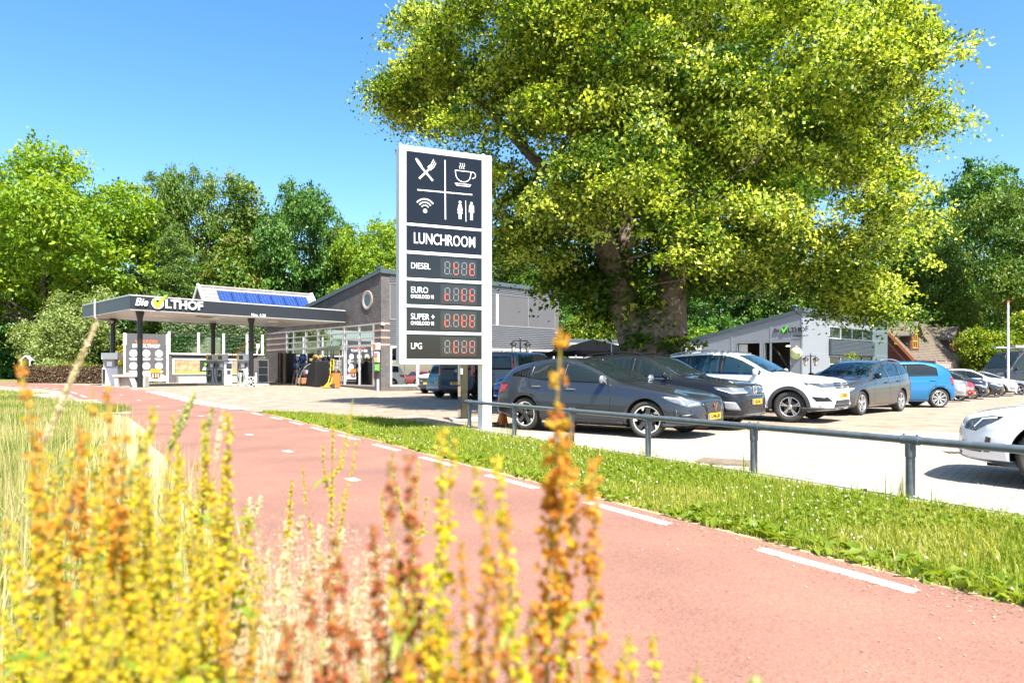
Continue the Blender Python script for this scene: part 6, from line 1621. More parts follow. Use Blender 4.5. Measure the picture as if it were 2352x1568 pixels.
# 2 black SUV and 3 white SUV, parked alongside
SUVF = dict(lamp=[(-.34, .80), (.10, .78), (.36, .86), (.40, .915), (.10, .90), (-.34, .90)], drl=[[(-.3, .80), (.1, .79), (.33, .87)]], lmat=M_LAMPD,
   front=[([(-.50, .78), (.50, .78), (.50, .92), (-.50, .92)], M_BLACK, 'grille'), ([(-.58, .36), (.58, .36), (.46, .52), (-.46, .52)], M_BLACK, 'lower_grille'), ([(-.70, .27), (.70, .27), (.70, .34), (-.70, .34)], M_CLAD, 'lower_bumper')],
   corner=[([(-.16, .50), (.20, .50), (.28, .60), (-.02, .60)], M_BLACK, 'fog_intake'), ([(-.2, .38), (.14, .37), (.14, .43), (-.14, .44)], M_DRL, 'fog_light'), ([(-.3, .27), (.46, .27), (.46, .36), (-.3, .345)], M_CLAD, 'lower_bumper')],
   bars=[(.805, .49, .018), (.86, .49, .018), (.905, .49, .012), (.425, .56, .014)], vw=(.855, .085), mesh=(-.44, .44, .375, .50, 12, 2), pz=.62)
fw = gp(1814, 970)
mt, at_ = pose((1814, 970), (1500, 951), 2.68, -1, 1.84)
at_ = LEON_A - R(3)
d = Vector((math.cos(at_), math.sin(at_))); n_ = Vector((-d.y, d.x))
mt = Vector((fw.x, fw.y)) - d * 1.34 + n_ * .82
make_car('suv_car', 'white family SUV with silver alloy wheels standing between the black SUV and the grey estate', 'car', 'suv', paint('white', (.74, .745, .75), .0, .35), pos3(mt), at_, front=SUVF, tint=M_GLASSB, wheel=dict(n=5, w=.032, split=.13, ratio=.66, mat=M_ALLOY), steer=R(10), clad=True, bars=True, plate_f='TK-781-H', chrome=True)
ab = LEON_A - R(1.5); d = Vector((math.cos(ab), math.sin(ab)))
fc = at(1749, 850, 13.75); mb_ = Vector((fc.x, fc.y)) - d * (1.34 + .88)
BLKF = dict(SUVF); BLKF = dict(lamp=SUVF['lamp'], drl=SUVF['drl'], lmat=M_LAMP, front=[([(-.52, .76), (.52, .76), (.50, .93), (-.50, .93)], pm('gloss_black_grille', (.012, .012, .014), rough=.08, coat=1), 'grille'), ([(-.52, .36), (.52, .36), (.44, .50), (-.44, .50)], M_BLACK, 'lower_grille'), ([(-.66, .28), (.66, .28), (.60, .345), (-.60, .345)], pm('bumper_silver', (.42, .44, .46), rough=.35, metal=.4), 'skid_plate')],
   corner=[([(-.10, .43), (.20, .45), (.26, .62), (.02, .60)], pm('intake_grey', (.28, .29, .30), rough=.3, metal=.3), 'fog_intake'), ([(-.3, .26), (.46, .26), (.46, .33), (-.3, .32)], M_CLAD, 'lower_bumper')], bars=[(.745, .50, .01), (.72, .50, .01)], vw=(.85, .10), pz=.60)
make_car('suv_car', 'black SUV between the grey hatchback and the white SUV, round chrome emblem in front', 'car', 'suv', paint('black', (.010, .0115, .016), .2, .28), pos3(mb_), ab, front=BLKF, wheel=dict(n=5, w=.05, ratio=.7), clad=True, bars=M_BLACK, plate_f='KJX-60-J', chrome=True, scale=.94)
# 4 grey estate facing left
m, a = pose((1975.5, 953.6), (2065.8, 944.3), 2.66, 1, 1.81)
EF = dict(LEONF); EF.pop('mesh')
make_car('estate_car', 'grey estate car with silver roof rails parked facing left beside the white SUV', 'car', 'estate', paint('grey', (.085, .085, .085), .65, .33), pos3(m), a, front=EF, tint=M_GLASSB, wheel=dict(n=5, w=.05, split=.10, ratio=.74), bars=True, mirror=M_BLACK, chrome=True)
# 5 bright blue small car
g = gp(2155.6, 936); a = PI - R(3)
d = Vector((math.cos(a), math.sin(a))); n_ = Vector((-d.y, d.x)); m = Vector((g.x, g.y)) + d * 1.21 - n_ * .72
make_car('small_car', 'bright blue small five-door car behind the grey estate, seen from its side', 'car', 'mini', paint('blue', (.006, .14, .34), .35, .3), pos3(m), a, front=LEONF | {'mesh': None}, tint=M_GLASSC, wheel=dict(n=8, w=.028, split=.14, ratio=.78), rear=dict(lamp=[(-.1, .72), (.1, .72), (.1, .98), (-.08, .98)]))
# 6 white car at the right edge, nose to the left
a = R(180 - 44); nose = at(2250, 850, 8.25)
d = Vector((math.cos(a), math.sin(a))); n_ = Vector((-d.y, d.x)); m = Vector((nose.x, nose.y)) - d * (1.345 + .86) + n_ * .55
WLF = dict(LEONF); WLF['lmat'] = M_LAMPD; WLF['lamp'] = [(-.08, .575), (.08, .56), (.23, .655), (.29, .72), (.20, .725), (.0, .68), (-.08, .635)]; WLF['drl'] = [[(.25, .708), (.13, .69), (.07, .60)]]
make_car('hatchback_car', 'white hatchback cut off by the right edge of the picture, nose pointing left', 'car', 'hatch', paint('pearl', (.72, .73, .745), .0, .33), pos3(m), a, front=WLF, wheel=dict(n=5, w=.07), plate_f='', mirror=None)
# 7 row of cars at the far right, all facing right
ROW = [(2168, 2226, 897.5, 30.6, 'suv', paint('silver', (.42, .43, .45), .6, .3), 'silver SUV first in the far row, just right of the bright blue car', BLKF, 1.0),
       (2200, 2243, 900, 33.4, 'mini', paint('red', (.50, .02, .03), .2, .3), 'red small car wedged between the silver SUV and the midnight blue hatchback', LEONF, .98),
       (2216, 2274, 900, 35.6, 'mini', paint('midnight', (.018, .022, .035), .3, .3), 'midnight blue rounded hatchback third in the far row with a striped grille', LEONF, 1.05),
       (2260, 2310, 901, 38.0, 'hatch', paint('graphite', (.055, .055, .06), .6, .3), 'graphite hatchback fourth in the far row beside the white estate', LEONF, 1.05),
       (2290, 2342, 896, 39.5, 'suv', paint('whiter', (.72, .72, .72), 0, .32), 'white car fifth in the far row, with black roof rails', BLKF, .95),
       (2330, 2388, 898, 41.5, 'hatch', paint('ash', (.30, .30, .31), .6, .3), 'ash grey car last in the far row, below the tall dark van', LEONF, 1.0)]
for pxa, pxp, pyp, Y, typ, mt_, lab, fr_, sc in ROW:
    ang = R(-38); d = Vector((math.cos(ang), math.sin(ang))); T = TYPES[typ]
    c = at(pxp - 6, 850, Y); m = Vector((c.x, c.y)) - d * (T['wb'] / 2 + T['fo']) * sc
    fr2 = dict(fr_); fr2['mesh'] = None
    if typ == 'hatch' and 'graphite' in lab: pass
    make_car('parked_car', lab, 'car', typ, mt_, (m.x, m.y, zg(m.x, m.y)), ang, front=fr2, wheel=dict(n=5, w=.05), clad=typ == 'suv', plate_f='', bars=(M_BLACK if 'rails' in lab else False), scale=sc)
# 8 dark high van with ladder rack
def rack(b, root):
    q = MB()
    for x in np.linspace(2.3, 5.0, 4): q.bar((b.x0 - x, -.85, 2.62), (b.x0 - x, .85, 2.62), .05, .05); q.box(b.x0 - x - .03, b.x0 - x + .03, -.8, -.74, 2.45, 2.62); q.box(b.x0 - x - .03, b.x0 - x + .03, .74, .8, 2.45, 2.62)
    q.build('roof_rack', M_ROOFBAR, root)
    q = MB(); q.box(b.x0 - 5.4, b.x0 - 1.6, -.75, -.40, 2.66, 2.74); q.box(b.x0 - 5.1, b.x0 - 2.0, .1, .5, 2.66, 2.8); q.build('ladder', M_ALU, root)
p = at(2360, 850, 36); ang = PI + R(16); d = Vector((math.cos(ang), math.sin(ang)))
nose = at(2256, 850, 47); m = Vector((nose.x, nose.y)) - d * (1.65 + 1.0) * 1.15
make_car('panel_van', 'tall black panel van with a ladder rack behind the far row of cars', 'van', 'bigvan', paint('vanblack', (.018, .02, .024), .1, .35), (m.x, m.y, -.3), ang, wheel=dict(n=6, w=.06), extras=rack, mirror=M_BLACK, scale=1.15, group='vans parked around the station')
p = at(2232, 850, 50); ang = R(200)
make_car('panel_van', 'white van half hidden behind the laurel hedge and the black panel van', 'van', 'van', paint('vanwhite', (.70, .70, .69), 0, .4), (p.x + 2.6, p.y, -.3), ang, wheel=dict(n=6, w=.06), mirror=M_BLACK, group='vans parked around the station')
# 9 vehicles behind the sign, in front of the shop
FA = SRZ
def back_to_camera(px_l, px_r, py, W, L2):
    """ground point of a vehicle seen from behind: rear face between two picture columns"""
    Y = W * F / (px_r - px_l) ; return Y
p = at(1143, 850, 27.6)
ang = R(62); d = Vector((math.cos(ang), math.sin(ang))); m = Vector((p.x - .12, p.y)) + d * 2.50
def van_rear(b, root):
    q = MB(); b.strip('rear', [(0, .55), (0, 1.85)], .012, 1, .006, q); q.build('door_gap', M_SEAM, root)
    q = MB(); l, n = b.hit('rear', .12, 1.02); q.rbox(l + n * .02, .03, .16, .05, Matrix.Identity(3)); q.build('door_handle', M_BLACK, root)
    q = MB(); b.patch('rear', [(-.55, 1.89), (.55, 1.89), (.55, 1.915), (-.55, 1.915)], 1, .01, .2, q); q.build('brake_light', M_TAIL, root)
VR = dict(lamp=[(-.10, .95), (.08, .95), (.08, 1.66), (-.04, 1.70)], pz=.66)
make_car('panel_van', 'grey van with tall rear lights parked right of the sign post, tailgate to the camera', 'van', 'van', paint('vangrey', (.105, .105, .105), .55, .33), (m.x, m.y, 0), ang, rear=VR, tint=M_GLASSB, plate_r='VLX-96-T', wheel=dict(n=6, w=.06), extras=van_rear, group='vans parked around the station')
p = at(1047, 850, 28.0); ang = R(56); d = Vector((math.cos(ang), math.sin(ang))); m = Vector((p.x, p.y)) + d * 2.50
def star(b, root):
    l, n = b.hit('rear', -.05, 1.18); q = MB(); q.lathe([(.07, 0), (.07, .01), (.06, .01), (.06, 0)], l + n * .012, (-1, 0, 0), 20)
    for k in range(3): a = PI / 2 + k * 2 * PI / 3; q.bar(l + n * .018, l + n * .018 + Vector((0, .065 * math.cos(a), .065 * math.sin(a))), .012, .012)
    q.build('badge', M_CHROME, root); van_rear(b, root)
make_car('panel_van', 'black van with a round star emblem between the teal SUV and the sign post', 'van', 'van', paint('nearblack', (.013, .016, .024), .2, .3), (m.x, m.y, 0), ang, rear=VR, plate_r='VPJ-07-R', wheel=dict(n=6, w=.06), extras=star, group='vans parked around the station')
p = at(1001, 850, 29.2); ang = R(54); d = Vector((math.cos(ang), math.sin(ang))); m = Vector((p.x, p.y)) + d * 2.28
make_car('suv_car', 'teal SUV seen from behind under the left end of the price sign', 'car', 'suv', paint('teal', (.10, .185, .20), .45, .33), (m.x, m.y, 0), ang, rear=dict(lamp=[(-.16, .98), (.24, .96), (.26, 1.06), (-.14, 1.08)], bumper=pm('bumper_silver', (.42, .44, .46), rough=.35, metal=.4)), plate_r='J-579-V', wheel=dict(n=5, w=.05), scale=.93)
p = at(952, 850, 34.6); ang = R(-118); d = Vector((math.cos(ang), math.sin(ang))); m = Vector((p.x + .35, p.y)) - d * 2.2
make_car('small_van', 'white small van with a black bonnet stripe facing the camera beside the shop window', 'van', 'suv', paint('courier', (.68, .68, .68), 0, .4), (m.x + .25, m.y, 0), ang, front=dict(lamp=[(-.2, .80), (.10, .80), (.34, .98), (.2, 1.0), (-.2, .88)], front=[([(-.5, .50), (.5, .50), (.56, .86), (-.56, .86)], M_DARKPL, 'grille'), ([(-.6, .3), (.6, .3), (.6, .48), (-.6, .48)], M_CLAD, 'lower_bumper')], pz=.56), plate_f='', wheel=dict(n=6, w=.06), mirror=M_BLACK, scale=.95, group='vans parked around the station')
# blue car nose behind the hatchback
ang = PI - R(24); d = Vector((math.cos(ang), math.sin(ang)))
nose = at(1151, 850, 22.5); m = Vector((nose.x, nose.y)) - d * 2.05 + Vector((.05, .5))
make_car('small_car', 'royal blue crossover nose showing behind the tail of the dark hatchback', 'car', 'suv', paint('royal', (.006, .09, .38), .2, .3), (m.x, m.y, 0), ang, front=SUVF | {'mesh': None}, wheel=dict(n=5, w=.05), clad=True, plate_f='', scale=.95)
# dark roofs beyond the white SUV
p = at(1893, 850, 30.0)
make_car('hatchback_car', 'dark blue hatchback roof showing between the white SUV and the grey estate', 'car', 'hatch', paint('navy', (.03, .055, .11), .5, .3), (p.x, p.y, zg(p.x, p.y)), PI - R(25), front=LEONF | {'mesh': None}, tint=M_GLASSB, wheel=dict(n=5, w=.05), plate_f='')
# ------------------------------------------------------------------ trees
M_BARK = pm('bark', (.25, .195, .15), rough=.95, col2=(.085, .065, .05), vscale=7, bump=1.0, bscale=9)
M_BARK2 = pm('bark_dark', (.075, .06, .045), rough=.95, col2=(.045, .036, .028), vscale=3)
M_BIRCH = pm('bark_pale', (.38, .33, .29), rough=.9, col2=(.16, .13, .11), vscale=6)
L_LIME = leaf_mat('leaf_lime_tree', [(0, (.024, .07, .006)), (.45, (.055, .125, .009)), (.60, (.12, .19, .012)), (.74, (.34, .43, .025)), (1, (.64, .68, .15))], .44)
L_OAKB = leaf_mat('leaf_bright_oak', [(0, (.07, .16, .008)), (.6, (.18, .30, .014)), (1, (.31, .39, .025))], .4)
L_OAK = leaf_mat('leaf_oak', [(0, (.045, .10, .010)), (.6, (.105, .19, .018)), (.9, (.19, .25, .03)), (1, (.20, .16, .04))], .36)
L_DEEP = leaf_mat('leaf_deep', [(0, (.03, .09, .013)), (.6, (.075, .18, .022)), (1, (.14, .25, .035))], .34)
L_CON = leaf_mat('leaf_conifer', [(0, (.035, .08, .016)), (.6, (.085, .15, .02)), (1, (.15, .22, .03))], .25)
L_WIL = leaf_mat('leaf_pale', [(0, (.13, .19, .045)), (.6, (.25, .32, .09)), (1, (.36, .41, .16))], .4)
L_GOLD = leaf_mat('leaf_gold', [(0, (.13, .15, .01)), (.5, (.30, .28, .015)), (1, (.48, .38, .03))], .36)
L_YEL = leaf_mat('leaf_yellowgreen', [(0, (.05, .11, .006)), (.5, (.16, .24, .01)), (1, (.36, .36, .03))], .4)
L_COP = leaf_mat('leaf_copper', [(0, (.055, .028, .02)), (.5, (.13, .065, .042)), (.8, (.12, .13, .035)), (1, (.30, .20, .12))], .25)
L_IVY = leaf_mat('leaf_ivy', [(0, (.035, .08, .02)), (.6, (.09, .15, .045)), (1, (.24, .25, .12))], .28)

def leaf_cloud(pts, nrm, length, width, rng, spread=.8, fold=.25):
    """small folded leaves (2 triangles) at pts with rough orientation nrm"""
    N = len(pts)
    n = nrm + rng.normal(0, spread, (N, 3)); n /= np.linalg.norm(n, axis=1)[:, None] + 1e-9
    t = rng.normal(0, 1, (N, 3)); t -= n * (t * n).sum(1)[:, None]; t /= np.linalg.norm(t, axis=1)[:, None] + 1e-9
    t[:, 2] -= .25; s = np.cross(n, t)
    L = length * rng.uniform(.65, 1.3, N)[:, None]; W = width * rng.uniform(.65, 1.3, N)[:, None]
    base = pts - t * L / 2; tip = pts + t * L / 2
    l = pts + s * W / 2 + n * (fold * W) - t * L * .08; r_ = pts - s * W / 2 + n * (fold * W) - t * L * .08
    V = np.stack([base, r_, tip, l], 1).reshape(-1, 3)
    b = np.arange(N)[:, None] * 4
    T = np.concatenate([b + np.array([[0, 1, 2]]), b + np.array([[0, 2, 3]])], 1).reshape(-1, 3)
    return V, T

def crown_mesh(name, lobes, ncl, per, leaf, rng, mat, cl_r=.7, flat=.5, droop=.35, shell=.45, tint=(.45, .22), hot=0.0, aspect=.62, ups=.7, leaf_sp=.7, boughs=0, bsp=.5, outw=.45):
    """leaf clumps on and in a set of ellipsoids (x, y, z, rx, ry, rz)"""
    lobes = np.array(lobes, float); wgt = (lobes[:, 3] * lobes[:, 4] * lobes[:, 5]) ** .66; wgt /= wgt.sum()
    li = rng.choice(len(lobes), ncl, p=wgt); d = rng.normal(0, 1, (ncl, 3)); d /= np.linalg.norm(d, axis=1)[:, None]
    rad = 1 - shell * rng.uniform(0, 1, ncl) ** 1.6
    c = lobes[li, :3] + d * lobes[li, 3:6] * rad[:, None]
    out = d.copy()
    bi = None
    if boughs:
        bi = rng.integers(0, boughs, ncl); off = np.clip(rng.normal(0, bsp, (ncl, 3)), -2 * bsp, 2 * bsp) * np.array([1, 1, .45]); off[:, 2] -= .35 * np.hypot(off[:, 0], off[:, 1])
        d = d[bi]; c = c[bi] + off
    tcl = np.clip(rng.normal(tint[0], tint[1], ncl), 0, 1)
    if hot: tcl = np.where((rng.uniform(0, 1, ncl) if bi is None else np.clip(rng.uniform(0, 1, boughs)[bi] + rng.normal(0, .22, ncl), 0, 1)) < hot, np.clip(rng.normal(.82, .10, ncl), .6, 1), tcl)
    crs = cl_r * rng.uniform(.55, 1.35, ncl)
    M = ncl * per; ci = np.repeat(np.arange(ncl), per)
    q = rng.normal(0, .5, (M, 3)) * crs[ci][:, None]
    rr = np.hypot(q[:, 0], q[:, 1]); q[:, 2] = q[:, 2] * flat - droop * rr ** 2 / cl_r
    # clumps hang outwards along their branch
    q[:, 2] -= .25 * (q[:, 0] * out[ci, 0] + q[:, 1] * out[ci, 1])
    P = c[ci] + q
    n = np.zeros((M, 3)); n[:, 2] = ups; n += out[ci] * outw
    V, T = leaf_cloud(P, n, leaf, leaf * aspect, rng, leaf_sp)
    tv = np.clip(tcl[ci] + rng.normal(0, .10, M), 0, 1)
    if hot: tv = np.where((tcl[ci] > .6) & (rng.uniform(0, 1, M) < .27), rng.uniform(.15, .58, M), tv)
    me = np_mesh(name, V, T, mat, np.repeat(tv, 4))
    return me, c

def limb(mb, p0, p1, r0, r1, rng, n=7, sides=10, wob=.06):
    p0, p1 = Vector(p0), Vector(p1); L = (p1 - p0).length; pts = []; rad = []
    for k in range(n):
        t = k / (n - 1); o = Vector(rng.normal(0, wob * L * math.sin(PI * t) * .5, 3)) if 0 < k < n - 1 else Vector((0, 0, 0))
        pts.append(p0.lerp(p1, t) + o); rad.append(r0 + (r1 - r0) * t ** .8)
    mb.tube(pts, rad, sides)
    return pts

# --- the big lime tree
rng = np.random.default_rng(11)
LT = Vector((4.15, 20.8, 0))
lime = thing('lime_tree', 'huge flowering lime tree with a short gnarled trunk rising behind the parked cars', 'tree', LT)
def lw(px, py, dy=0):    # picture position at depth LT.y + dy -> local
    p = at(px, py, LT.y + dy); return (p.x - LT.x, p.y - LT.y, p.z)
lob = []
def lobe(px, py, dy, rx, ry, rz): x, y, z = lw(px, py, dy); lob.append((x, y, z, rx, ry, rz))
# outer masses
for a in ((1005, 130, .5, 1.75, 2.2, 1.6), (1120, 270, -.8, 1.8, 2.0, 1.5), (985, 220, 1.0, 1.0, 1.6, .9), (960, 80, .8, .9, 1.4, .8), (1180, 40, -1.2, 2.4, 2.4, 2.2), (1420, -120, 0, 3.4, 4.0, 3.4), (1700, -160, .5, 3.6, 4.0, 3.4), (1930, 10, .6, 2.2, 3.0, 2.6), (1560, 120, -4.2, 3.0, 2.0, 2.0), (1350, 130, -3.6, 2.2, 2.0, 1.6),
          (1780, 200, -3.9, 2.5, 2.0, 1.9), (1990, 200, -1.5, 2.4, 2.4, 2.0), (2055, 190, .4, .95, 1.6, 1.3), (2000, 330, .2, 1.4, 2.0, 1.2), (1290, 330, -3.6, 2.0, 1.8, 1.3), (1220, 470, -2.4, 1.35, 1.6, 1.1), (1420, 430, -4.2, 1.7, 1.5, 1.0), (1660, 400, -4.6, 2.2, 1.6, 1.2),
          (1860, 420, -3.0, 2.0, 2.0, 1.5), (2010, 470, -1.0, 1.1, 1.8, 1.4), (1690, 510, -4.4, 1.5, 1.3, .65), (1930, 580, -1.8, 1.35, 1.7, 1.15), (1975, 640, -1.2, .6, 1.2, .7), (1990, 695, -1.0, .42, .9, .5), (1930, 650, -1.4, .4, .8, .35), (1760, 560, -2.5, .9, 1.2, .5),
          (1330, 560, -1.5, 1.2, 1.4, .9), (1210, 560, -.6, .75, 1.2, .7), (1480, 300, -5.0, 1.6, 1.3, 1.1), (1300, -20, -3, 2.6, 2.4, 2.0), (1600, -20, -4.2, 2.6, 2.0, 2.0), (1850, 90, -3.4, 2.4, 2.2, 1.9)): lobe(*a)
me, cc = crown_mesh('crown', lob, 6400, 74, .10, rng, L_LIME, cl_r=.46, flat=.40, droop=.5, shell=.36, tint=(.45, .12), hot=.84, aspect=.75, boughs=400, bsp=.44, leaf_sp=.48, ups=.55, outw=.75)  # hot tint: yellow bracts, and sunlight on outer clumps painted into leaf colour
link_mesh('crown', me, lime)
# shaded inner and lower foliage: young green shoots around the limbs
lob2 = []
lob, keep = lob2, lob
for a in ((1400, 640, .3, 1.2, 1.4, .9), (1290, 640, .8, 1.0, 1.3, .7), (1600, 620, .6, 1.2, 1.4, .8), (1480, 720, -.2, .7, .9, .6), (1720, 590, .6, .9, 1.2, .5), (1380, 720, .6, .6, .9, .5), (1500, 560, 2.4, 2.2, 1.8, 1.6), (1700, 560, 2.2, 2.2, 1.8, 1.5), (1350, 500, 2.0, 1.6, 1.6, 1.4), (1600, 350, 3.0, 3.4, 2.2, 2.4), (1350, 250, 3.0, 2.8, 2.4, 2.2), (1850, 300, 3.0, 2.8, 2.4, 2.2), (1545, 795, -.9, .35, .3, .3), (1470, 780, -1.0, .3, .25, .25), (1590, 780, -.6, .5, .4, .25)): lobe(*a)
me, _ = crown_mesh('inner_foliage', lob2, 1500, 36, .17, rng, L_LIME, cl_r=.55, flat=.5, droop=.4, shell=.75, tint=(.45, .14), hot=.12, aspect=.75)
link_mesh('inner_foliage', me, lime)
lob = keep
tb = MB()
# fluted bole
n = 28; rings = []
prof = [(0, 1.10), (.25, .95), (.7, .84), (1.3, .80), (1.9, .86), (2.3, .90), (2.6, .78), (2.9, .55), (3.1, .25)]
vs = []; fs = []
for i, (z, r_) in enumerate(prof):
    for k in range(n):
        a = 2 * PI * k / n; rr = r_ * (1 + .09 * math.sin(3 * a + z) + .05 * math.sin(7 * a + 2 * z) + .035 * math.sin(13 * a + 5 * z))
        vs.append((rr * math.cos(a) * 1.08, rr * math.sin(a), z))
for i in range(len(prof) - 1):
    for k in range(n): fs.append((i * n + k, i * n + (k + 1) % n, (i + 1) * n + (k + 1) % n, (i + 1) * n + k))
tb.add(vs, fs, 0, True)
big = []
def L2(px, py, dy): return Vector(lw(px, py, dy))
for pts, rr in (([L2(1470, 765, 0), L2(1425, 690, -.1), L2(1400, 600, -.2), L2(1378, 520, -.2), L2(1340, 330, -.3), L2(1260, 120, -.4)], [.62, .42, .36, .33, .24, .12]),
                ([L2(1530, 765, .1), L2(1540, 680, .2), L2(1555, 590, .2), L2(1575, 470, .3), L2(1580, 250, .2), L2(1640, -40, 0)], [.66, .46, .42, .33, .26, .14]),
                ([L2(1450, 740, .3), L2(1432, 620, .6), L2(1440, 500, .8), L2(1470, 300, .9), L2(1450, 60, 1)], [.4, .28, .24, .18, .1]),
                ([L2(1560, 600, .2), L2(1640, 470, .4), L2(1760, 330, .2), L2(1900, 180, 0)], [.3, .24, .18, .09]),
                ([L2(1378, 520, -.2), L2(1260, 400, -.4), L2(1120, 250, -.2), L2(980, 150, .2)], [.24, .18, .12, .05]),
                ([L2(1575, 470, .3), L2(1530, 300, .3), L2(1500, 150, .2), L2(1480, 0, 0)], [.22, .16, .12, .06])):
    tb.tube(pts, rr, 14); big += pts
# pale twigs out to the clumps
idx = rng.choice(len(cc), 170, replace=False)
for k in idx:
    e = Vector(cc[k]); s_ = min(big, key=lambda p: (p - e).length); s_ = s_.lerp(e, .35)
    limb(tb, s_, e - Vector((0, 0, .1)), .028, .008, rng, 5, 5, .16)
tb.build('trunk', M_BARK, lime)

# --- background trees: a few crowns, reused
def make_kind(kind, seed):
    r_ = np.random.default_rng(seed)
    if kind == 'oak':
        lobes = [(0, 0, .62, .36, .36, .30)]
        for k in range(13):
            a = r_.uniform(0, 2 * PI); h = r_.uniform(.30, .88); rad = .34 * math.sqrt(max(.08, 1 - ((h - .55) / .5) ** 2))
            s_ = r_.uniform(.11, .19); lobes.append((rad * math.cos(a), rad * math.sin(a), h, s_, s_, s_ * .75))
        lobes.append((r_.normal(0, .08), 0, .90, .15, .15, .11))
        return lobes
    if kind == 'tall':
        lobes = []
        for k in range(13):
            h = .20 + .74 * k / 12; a = r_.uniform(0, 2 * PI); w_ = .15 * (1.2 - .75 * max(0, (h - .5) / .5)); lobes.append((.13 * math.cos(a) * (1.2 - h), .13 * math.sin(a) * (1.2 - h), h, w_, w_, .09))
        return lobes
    if kind == 'conifer':
        lobes = []
        for k in range(16):
            h = .12 + .86 * k / 15; w_ = .20 * (1.05 - h) + .02
            for j in range(3): a = r_.uniform(0, 2 * PI); lobes.append((w_ * .8 * math.cos(a), w_ * .8 * math.sin(a), h, w_ * .62, w_ * .62, .022))
        return lobes
BANK = {}
def bank(kind, seed, mat, ncl, per, leaf, **kw):
    key = (kind, seed, mat.name)
    if key not in BANK:
        r_ = np.random.default_rng(seed * 7 + 3); lobes = make_kind(kind, seed)
        me, c = crown_mesh('crown', [tuple(v * 20 for v in l) for l in lobes], ncl, per, leaf, r_, mat, **kw)
        tm = MB(); H = 20
        limb(tm, (0, 0, 0), (r_.normal(0, .3), 0, H * .42), .42, .26, r_, 6, 9); top = (r_.normal(0, .4), r_.normal(0, .4), H * .80); limb(tm, (0, 0, H * .40), top, .27, .07, r_, 6, 8)
        for k in r_.choice(len(c), 26, replace=False):
            e = Vector(c[k]); z0 = max(H * .22, e.z - r_.uniform(.15, .3) * H * .7); z0 = min(z0, H * .7); limb(tm, (0, 0, z0), e, .16 * (1 - z0 / H) + .03, .03, r_, 5, 5, .1)
        o = tm.build('trunk', M_BARK2); tme = o.data; bpy.data.objects.remove(o)
        BANK[key] = (me, tme)
    return BANK[key]
KIN = {
 'bright_oak': lambda s: bank('oak', 1 + s, L_OAKB, 900, 40, .40, cl_r=1.15, shell=.55, tint=(.6, .22)),
 'oak': lambda s: bank('oak', 4 + s, L_OAK, 900, 40, .40, cl_r=1.15, shell=.55, tint=(.5, .2)),
 'deep': lambda s: bank('oak', 8 + s, L_DEEP, 900, 40, .40, cl_r=1.1, shell=.55, tint=(.5, .22)),
 'tall': lambda s: bank('tall', 12 + s, L_OAK, 640, 40, .38, cl_r=1.1, shell=.6, tint=(.6, .25)),
 'conifer': lambda s: bank('conifer', 15 + s, L_CON, 900, 34, .36, cl_r=1.0, flat=.22, droop=.5, shell=.6, tint=(.55, .22), aspect=.3, leaf_sp=.5),
}
def bg_tree(name, label, kind, seed, px, pytop, hwpx, Y, rot=0.0, grp='trees of the wood behind the station', base=None):
    b = at(px, 850, Y); z0 = zg(b.x, b.y) if base is None else base
    Ht = z_at(pytop, Y) - z0; Wd = hwpx * 1.22 / F * Y
    t = thing(name, label, 'tree', (b.x, b.y, z0), rot, grp); cm, tm = KIN[kind](seed)
    half = {'oak': .50, 'tall': .25, 'conifer': .27}[{'bright_oak': 'oak', 'oak': 'oak', 'deep': 'oak', 'tall': 'tall', 'conifer': 'conifer'}[kind]] * 20
    sx_ = Wd / half; sz = Ht / 20.3
    c = link_mesh('crown', cm, t); c.scale = (sx_, sx_, sz); r0 = link_mesh('trunk', tm, t); r0.scale = (sx_, sx_, sz)
    return t
